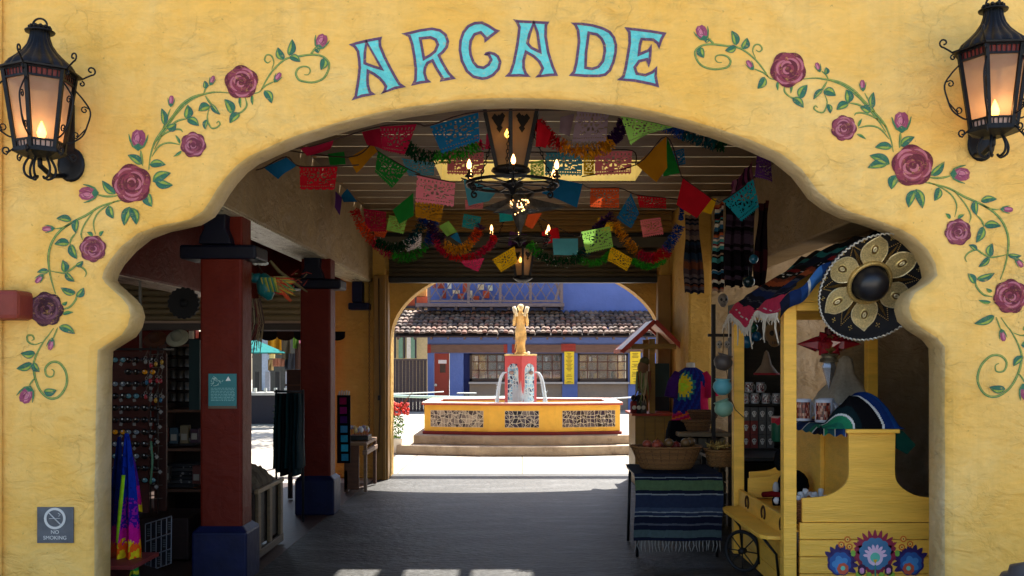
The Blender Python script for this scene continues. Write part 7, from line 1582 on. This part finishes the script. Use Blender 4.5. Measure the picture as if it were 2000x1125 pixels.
# ---------------------------------------------------------------- parrot ornament by the near column
pr_ = thing('parrot_ornament', at(525, 560, 8.2), 'teal, yellow and red papier mache parrot hanging between the two columns', 'ornament'); PC = at(522, 560, 8.2)
b = MB(); b.tube([PC+Vector((-.05,0,.10)), PC+Vector((-.02,0,.04)), PC+Vector((.0,0,-.04)), PC+Vector((.02,0,-.11))], [.04,.075,.08,.02], 14, C(14,90,90)); b.ball(PC+Vector((-.13,-.02,.075)), .042, 12, C(24,70,60)); b.tube([PC+Vector((-.15,-.03,.07)), PC+Vector((-.19,-.03,.055)), PC+Vector((-.2,-.03,.03))], [.02,.012,.002], 8, C(60,60,56)); b.tube([PC+Vector((-.13,-.02,.07)), PC+Vector((-.06,0,.07))], [.035,.05], 10, C(16,90,96)); b.ball(PC+Vector((-.14,-.058,.085)), .01, 6, C(220,220,214)); b.build('body', MATS['satin'], pr_, fixn=False)
rs = random.Random(2)
b = MB()
for k in range(40):
    t = k/40; p = PC+Vector((.03+.09*rs.random(), -.05, .08-.12*rs.random())); d = Vector((.09+.06*rs.random(), 0, -.05+.12*(rs.random()-.5))); b.tube([p, p+d*.6, p+d], [.008,.010,.002], 5, rs.choice((C(150,30,20), C(170,60,20), C(40,110,60), C(160,130,40), C(120,110,60))))
for k in range(10): p = PC+Vector((-.03+.012*k, -.07, .07)); b.tube([p, p+Vector((.03,0,-.12))], [.01,.004], 5, (C(150,140,50), C(20,96,90), C(90,120,50))[k % 3])
b.build('wing_feathers', MATS['goods'], pr_, fixn=False)
b = MB()
for k in range(22): p = PC+Vector((-.10+rs.uniform(-.04,.04), .0, -.1)); b.tube([p, p+Vector((rs.uniform(-.03,.05),0,-.2)), p+Vector((rs.uniform(-.06,.03),0,-.3-rs.random()*.2))], [.010,.008,.003], 5, rs.choice((C(110,90,60), C(90,30,24), C(120,110,80), C(60,40,30))))
b.build('tail_raffia', MATS['goods'], pr_, fixn=False)
b = MB()
for k in range(14): p = at(rs.uniform(478,522), rs.uniform(506,518), 8.15); b.ball(p, rs.uniform(.012,.022), 6, C(190,190,184), sc=(1.3,.6,.8))
b.tube([at(500,512,8.15), PC+Vector((-.02,0,.1))], .003, 4, C(60,50,40)); b.build('top_flowers', MATS['goods'], pr_, fixn=False)
b = MB(); P0 = at(528,510,8.3); b.tube([P0, at(545,530,8.4), at(580,556,8.5), at(600,570,8.6)], [.012,.016,.014,.005], 6, C(96,84,50))
for k in range(20): p = at(rs.uniform(545,600), rs.uniform(528,560), 8.5); b.tube([p, p+Vector((rs.uniform(-.08,.08),0,rs.uniform(-.06,.06)))], [.006,.002], 5, rs.choice((C(110,90,56), C(120,36,24), C(130,60,40))))
tag(b.build('raffia_branch', MATS['goods'], fixn=False), 'twisted raffia branch reaching right from the parrot to the farther column', 'ornament')

# ---------------------------------------------------------------- wooden bin, cloth heap, clothes rail
bn = thing('slatted_bin', (at(520,0,8.9).x, 9, 0), 'pale slatted wooden bin right behind the near column', 'bin'); q0, q1 = at(490,0,8.75), at(537,0,8.75)
bx0, bx1 = at(470,0,8.75).x, at(538,0,8.75).x
b = MB(); ya, yb_ = 8.35, 9.2; xr = -2.26
WDC = C(96,78,54)
for y in (8.38, 8.76, 9.15): b.box(xr-.03, xr, y-.045, y+.045, .10, .585, WDC)
b.box(xr-.03, xr+.004, ya-.04, yb_+.02, .586, .625, C(120,100,72)); b.box(xr-.03, xr+.004, ya-.04, yb_, .03, .10, C(70,56,40)); b.box(-2.75, xr-.031, ya-.03, ya, .03, .60, C(44,30,20)); b.box(-2.75, xr-.031, yb_-.03, yb_, .03, .60, C(50,36,22)); b.build('slats', MATS['wood'], bn, bevel=.006)
b = MB(); b.box(-2.72, xr-.035, ya+.01, yb_-.04, .12, .57, C(30,20,13)); b.build('inner_box', MATS['wood'], bn)
rs = random.Random(5); b = MB()
def cl(u, v):
    x = -2.70+.40*u; y = 8.38+.76*v; e = math.sin(PI*u)**.5*math.sin(PI*v)**.5; return Vector((x, y, .60+.20*e*(1+.25*noise.noise(Vector((u*5, v*7, 0))))+.02*noise.noise(Vector((u*16, v*22, 5)))))
b.grid(cl, 40, 60, lambda u, v: (C(80,70,58), C(92,82,66))[int(v*8) % 2]); tag(b.build('folded_throws', MATS['cloth'], fixn=False), 'heap of beige knitted throws on the slatted wooden bin', 'throws')
cr = thing('clothes_rail', (at(562,0,10.0).x, 10, 0), 'rail of dark teal and black dresses between the two columns', 'clothes rail'); b = MB(); xa_, xb_ = at(536,0,10.3).x, at(592,0,10.3).x
b.tube([(xa_, 10.3, 1.40), (xb_, 10.3, 1.40)], .012, 8, C(40,40,42)); b.tube([(xa_+.02, 10.3, .02), (xa_+.02, 10.3, 1.42)], .012, 8, C(30,30,32)); b.tube([(xb_, 10.3, .02), (xb_, 10.3, 1.42)], .012, 8, C(30,30,32)); b.build('rail', MATS['satin'], cr)
for k in range(7):
    x = xa_+.035+.04*k; c_ = (C(10,34,36), C(12,40,42), C(10,12,14), C(14,44,46), C(9,24,28), C(12,36,40), C(30,44,48))[k]; b = MB()
    def dp(u, v, x=x, k=k): a = 2*PI*u; w_ = .03+.025*v; return Vector((x+w_*.6*math.cos(a)+.004*math.sin(v*9+k), 10.3+(.10+.08*v)*math.sin(a), 1.38-(.78+.04*(k % 3))*v+.0))
    b.grid(dp, 20, 14, lambda u, v: c_); b.build('dress', MATS['cloth'], cr, fixn=False)
b = MB()
for k in range(10): p = Vector((xa_+.02, 10.2, 1.25-.06*k)); b.ball(p, .012, 6, C(90,100,90))
b.build('trim_strip', MATS['goods'], cr, fixn=False)
b = MB(); p = at(559, 760, 14.2); b.box(at(560,0,12).x, at(596,0,12).x, 12.0, 12.5, at(0,775,12).z, at(0,722,12).z, C(70,34,14)); b.box(at(560,0,12).x-.02, at(596,0,12).x, 11.98, 12.5, at(0,752,12).z-.01, at(0,752,12).z+.01, C(90,50,22)); b.box(at(562,0,12).x, at(570,0,12).x, 12.0, 12.05, .02, at(0,775,12).z, C(40,20,12)); tag(b.build('brown_cabinet', MATS['wood']), 'brown wooden box cabinet above the clothes rail', 'cabinet')
# right of the farther column
ps = thing('scarf_strip', at(668,830,12.2), 'narrow hanging strip of magenta to blue patterned squares right of the farther column', 'scarf'); b = MB(); sc_ = at(670,772,12.2); b.box(sc_.x-.08, sc_.x+.085, 12.22, 12.26, at(0,905,12.2).z, sc_.z, C(12,10,14)); b.build('backing', MATS['cloth'], ps)
for k in range(7): b = MB(); t = k/6; z = sc_.z-.03-.118*k; b.box(sc_.x-.045+.004*k, sc_.x+.04+.004*k, 12.205, 12.215, z-.085, z, (C(120,16,60), C(110,16,80), C(60,20,80), C(50,110,150), C(40,130,160), C(44,150,180), C(40,120,150))[k]); b.build('patch', MATS['cloth'], ps)
b = MB()
for k in range(5): b.tube([Vector((sc_.x-.06+.03*k, 12.24, sc_.z)), Vector((sc_.x-.05+.03*k, 12.24, sc_.z+.05+.01*(k % 2)))], .01, 6, C(170,170,166))
b.build('hanger', MATS['goods'], ps)
dv = thing('display_stand', (at(695,0,12.5).x, 12.6, 0), 'brown wooden display stand with a black tub against the yellow end wall', 'stand'); x0, x1 = at(672,0,12.6).x, at(716,0,12.6).x
b = MB(); b.box(x0, x1-.10, 12.6, 12.64, .05, .62, C(84,50,30)); b.box(x0, x1, 12.6, 13.5, .62, .66, C(120,90,66)); b.box(x1-.04, x1, 12.6, 12.66, .02, .62, C(110,84,64)); b.box(x1-.04, x1, 13.4, 13.46, .02, .62, C(90,60,44)); b.box(x1-.05, x1+.01, 12.58, 13.5, .50, .56, C(130,104,84)); b.box(x0, x0+.05, 12.6, 13.4, .02, .3, C(70,44,28)); b.build('frame', MATS['wood'], dv, bevel=.006)
b = MB(); b.box(at(680,0,12.8).x, at(719,0,12.8).x, 12.8, 13.1, .665, at(0,851,12.8).z, C(12,12,14)); tub = b.build('tub', MATS['satin'], dv, bevel=.01)
rs = random.Random(15)
for k in range(13):
    x = at(684+2.8*k, 0, 12.85).x; b = MB(); zt = at(0,851,12.8).z; h = rs.uniform(.05,.11); b.tube([(x, 12.84+.05*(k % 4), zt-.05), (x+rs.uniform(-.01,.01), 12.84+.05*(k % 4), zt+h)], .007, 6, C(150,80,60)); b.ball((x, 12.84+.05*(k % 4), zt+h), rs.uniform(.018,.028), 8, rs.choice((C(176,176,196), C(130,126,150), C(190,170,120), C(196,196,206))), sc=(1,1,1.4)); tag(b.build('lollipop', MATS['goods'], fixn=False), 'pale wrapped stick standing in the black tub', 'wrapped sweet', 'wrapped sticks in the black tub')

# ---------------------------------------------------------------- market booth seen through the left bay
mk = thing('market_booth', (-6.6, 26, 0), 'dark fronted market booth with white counter and hanging clothes seen between the columns', 'booth'); Yk = 26.0
def kx(px): return at(px, 0, Yk).x
def kz(py): return at(0, py, Yk).z
b = MB(); b.box(kx(440), kx(566), Yk, Yk+.8, 0, kz(772), C(40,40,50)); b.build('front', MATS['goods'], mk); b = MB(); b.box(kx(440), kx(570), Yk-.1, Yk+.9, kz(772), kz(767), C(190,190,186)); b.build('counter', MATS['satin'], mk)
b = MB(); b.box(kx(440), kx(700), Yk+2.6, Yk+2.7, 0, kz(560), C(74,74,70)); b.build('back_wall', MATS['goods'], mk)
b = MB(); b.box(kx(488), kx(501), Yk+1.2, Yk+1.3, kz(765), kz(640), C(160,176,200)); b.box(kx(502), kx(513), Yk+1.25, Yk+1.3, kz(700), kz(640), C(220,206,140)); b.build('bright_strip', MATS['goods'], mk)
for k, (x0, x1, y0, y1, c_) in enumerate(((513,540,655,692,C(176,130,34)),(540,560,655,702,C(96,88,74)),(562,578,655,680,C(90,130,50)),(575,590,650,670,C(190,120,150)),(516,524,702,724,C(150,130,90)),(526,548,700,716,C(170,120,100)),(548,566,690,722,C(60,64,74)),(566,590,670,722,C(70,50,44)))):
    def cp(u, v, x0=x0, x1=x1, y0=y0, y1=y1, k=k): return Vector((kx(x0)+(kx(x1)-kx(x0))*u, Yk+.5+.15*math.sin(u*9+k), kz(y0)+(kz(y1)-kz(y0))*v))
    b = MB(); b.grid(cp, 14, 4, lambda u, v: c_ if int(u*9) % 3 else tuple(v_*.7 for v_ in c_[:3])+(1,)); b.build('hanging_garment', MATS['cloth'], mk, fixn=False)
for k, x in enumerate((492,512,532,552)):
    b = MB(); b.box(kx(x), kx(x+9), Yk+.3, Yk+.35, kz(764), kz(726), (C(46,46,50), C(150,154,170))[k % 2]); b.box(kx(x+1), kx(x+6), Yk+.1, Yk+.2, kz(766), kz(758), C(200,204,200)); b.build('display_card', MATS['goods'], mk)
b = MB(); b.box(kx(440), kx(620), Yk+.2, Yk+.3, kz(655), kz(560), C(40,26,24)); b.build('awning_board', MATS['goods'], mk)
um = thing('patio_umbrella', (-7.2, 25, 0), 'teal patio umbrella edge between the two columns in the sunny court', 'umbrella'); uc = at(455, 672, 25); b = MB()
b.lathe([(.01,.25),(.6,.10),(1.35,-.22),(1.34,-.24),(.6,.07),(.01,.2)], uc, 8, C(30,110,110), smooth=False); b.build('canopy', MATS['cloth'], um, fixn=False); b = MB(); b.tube([uc+Vector((0,0,.2)), (uc.x, uc.y, .02)], .03, 8, C(60,60,60)); b.build('pole', MATS['satin'], um)
# scalloped valance beyond the shutter
b = MB(); x = -4.9; k = 0
while x < -2.7:
    pts = [(x, 2.13), (x+.24, 2.13)]+[(x+.12+.12*math.cos(t), 2.06-.06*math.sin(t)) for t in np.linspace(0, PI, 9)]; b.poly(pts[::-1], 13.72, 13.74, col=C(20,16,22) if k % 2 else C(44,26,20)); x += .24; k += 1
tag(b.build('scalloped_valance', MATS['cloth'], fixn=False), 'dark scalloped cloth valance below the cream roller shutter', 'valance')
b = MB(); b.box(-3.9, -3.0, 16.2, 17.2, .3, .34, C(50,38,30)); b.box(-3.85, -3.78, 16.3, 16.37, 0, .3, C(30,24,20)); b.box(-3.1, -3.03, 16.3, 16.37, 0, .3, C(30,24,20)); tag(b.build('low_table', MATS['wood']), 'low dark outdoor table in the sunlit court past the near column', 'table')

# small stock crowding the left shop
rs = random.Random(123)
for k in range(12):
    px = 286+9.5*(k % 4)+rs.uniform(-2,2); py = 700+34*(k//4)+rs.uniform(-5,5); p = at(px, py, 8.05); b = MB(); b.tube([p+Vector((0,.05,.05)), p], .002, 4, C(120,116,110)); b.tube([p+Vector((.012*math.cos(t),0,-.012+.012*math.sin(t))) for t in np.linspace(0, 2*PI, 9)], .002, 4, C(150,146,140)); b.ball(p-Vector((0,0,.045)), .016, 8, rs.choice((C(150,30,40), C(30,90,120), C(170,130,40), C(120,118,112), C(60,110,70))), sc=(1,.4,1.3))
    tag(b.build('key_ring', MATS['glossy'], fixn=False), f'small souvenir key ring, {("upper","middle","lower")[k//4]} hook row, {("first","second","third","fourth")[k % 4]} from the left beside the sunglasses', 'key ring', 'key rings beside the sunglasses')
for k, (px, py, c_) in enumerate(((322,842,C(90,40,30)),(340,846,C(40,60,70)),(360,845,C(96,84,60)),(380,844,C(50,24,40)),(324,922,C(60,50,40)),(384,924,C(80,34,26)))):
    p = at(px, py, 9.22); b = MB(); b.box(p.x-.04, p.x+.035, 9.22, 9.3, p.z-.10, p.z+.03+.02*(k % 3), c_); b.box(p.x-.03, p.x+.025, 9.216, 9.2195, p.z-.07, p.z-.01, C(130,124,112))
    tag(b.build('gift_box', MATS['satin'], fixn=False, bevel=.003), ('maroon gift box first on the shelf under the mugs','slate gift box second on the shelf under the mugs','tan gift box third on the shelf under the mugs','plum gift box last on the shelf under the mugs','olive gift box at the left of the lower shelf','rust red gift box at the right of the lower shelf')[k], 'box', 'gift boxes in the shelf unit')
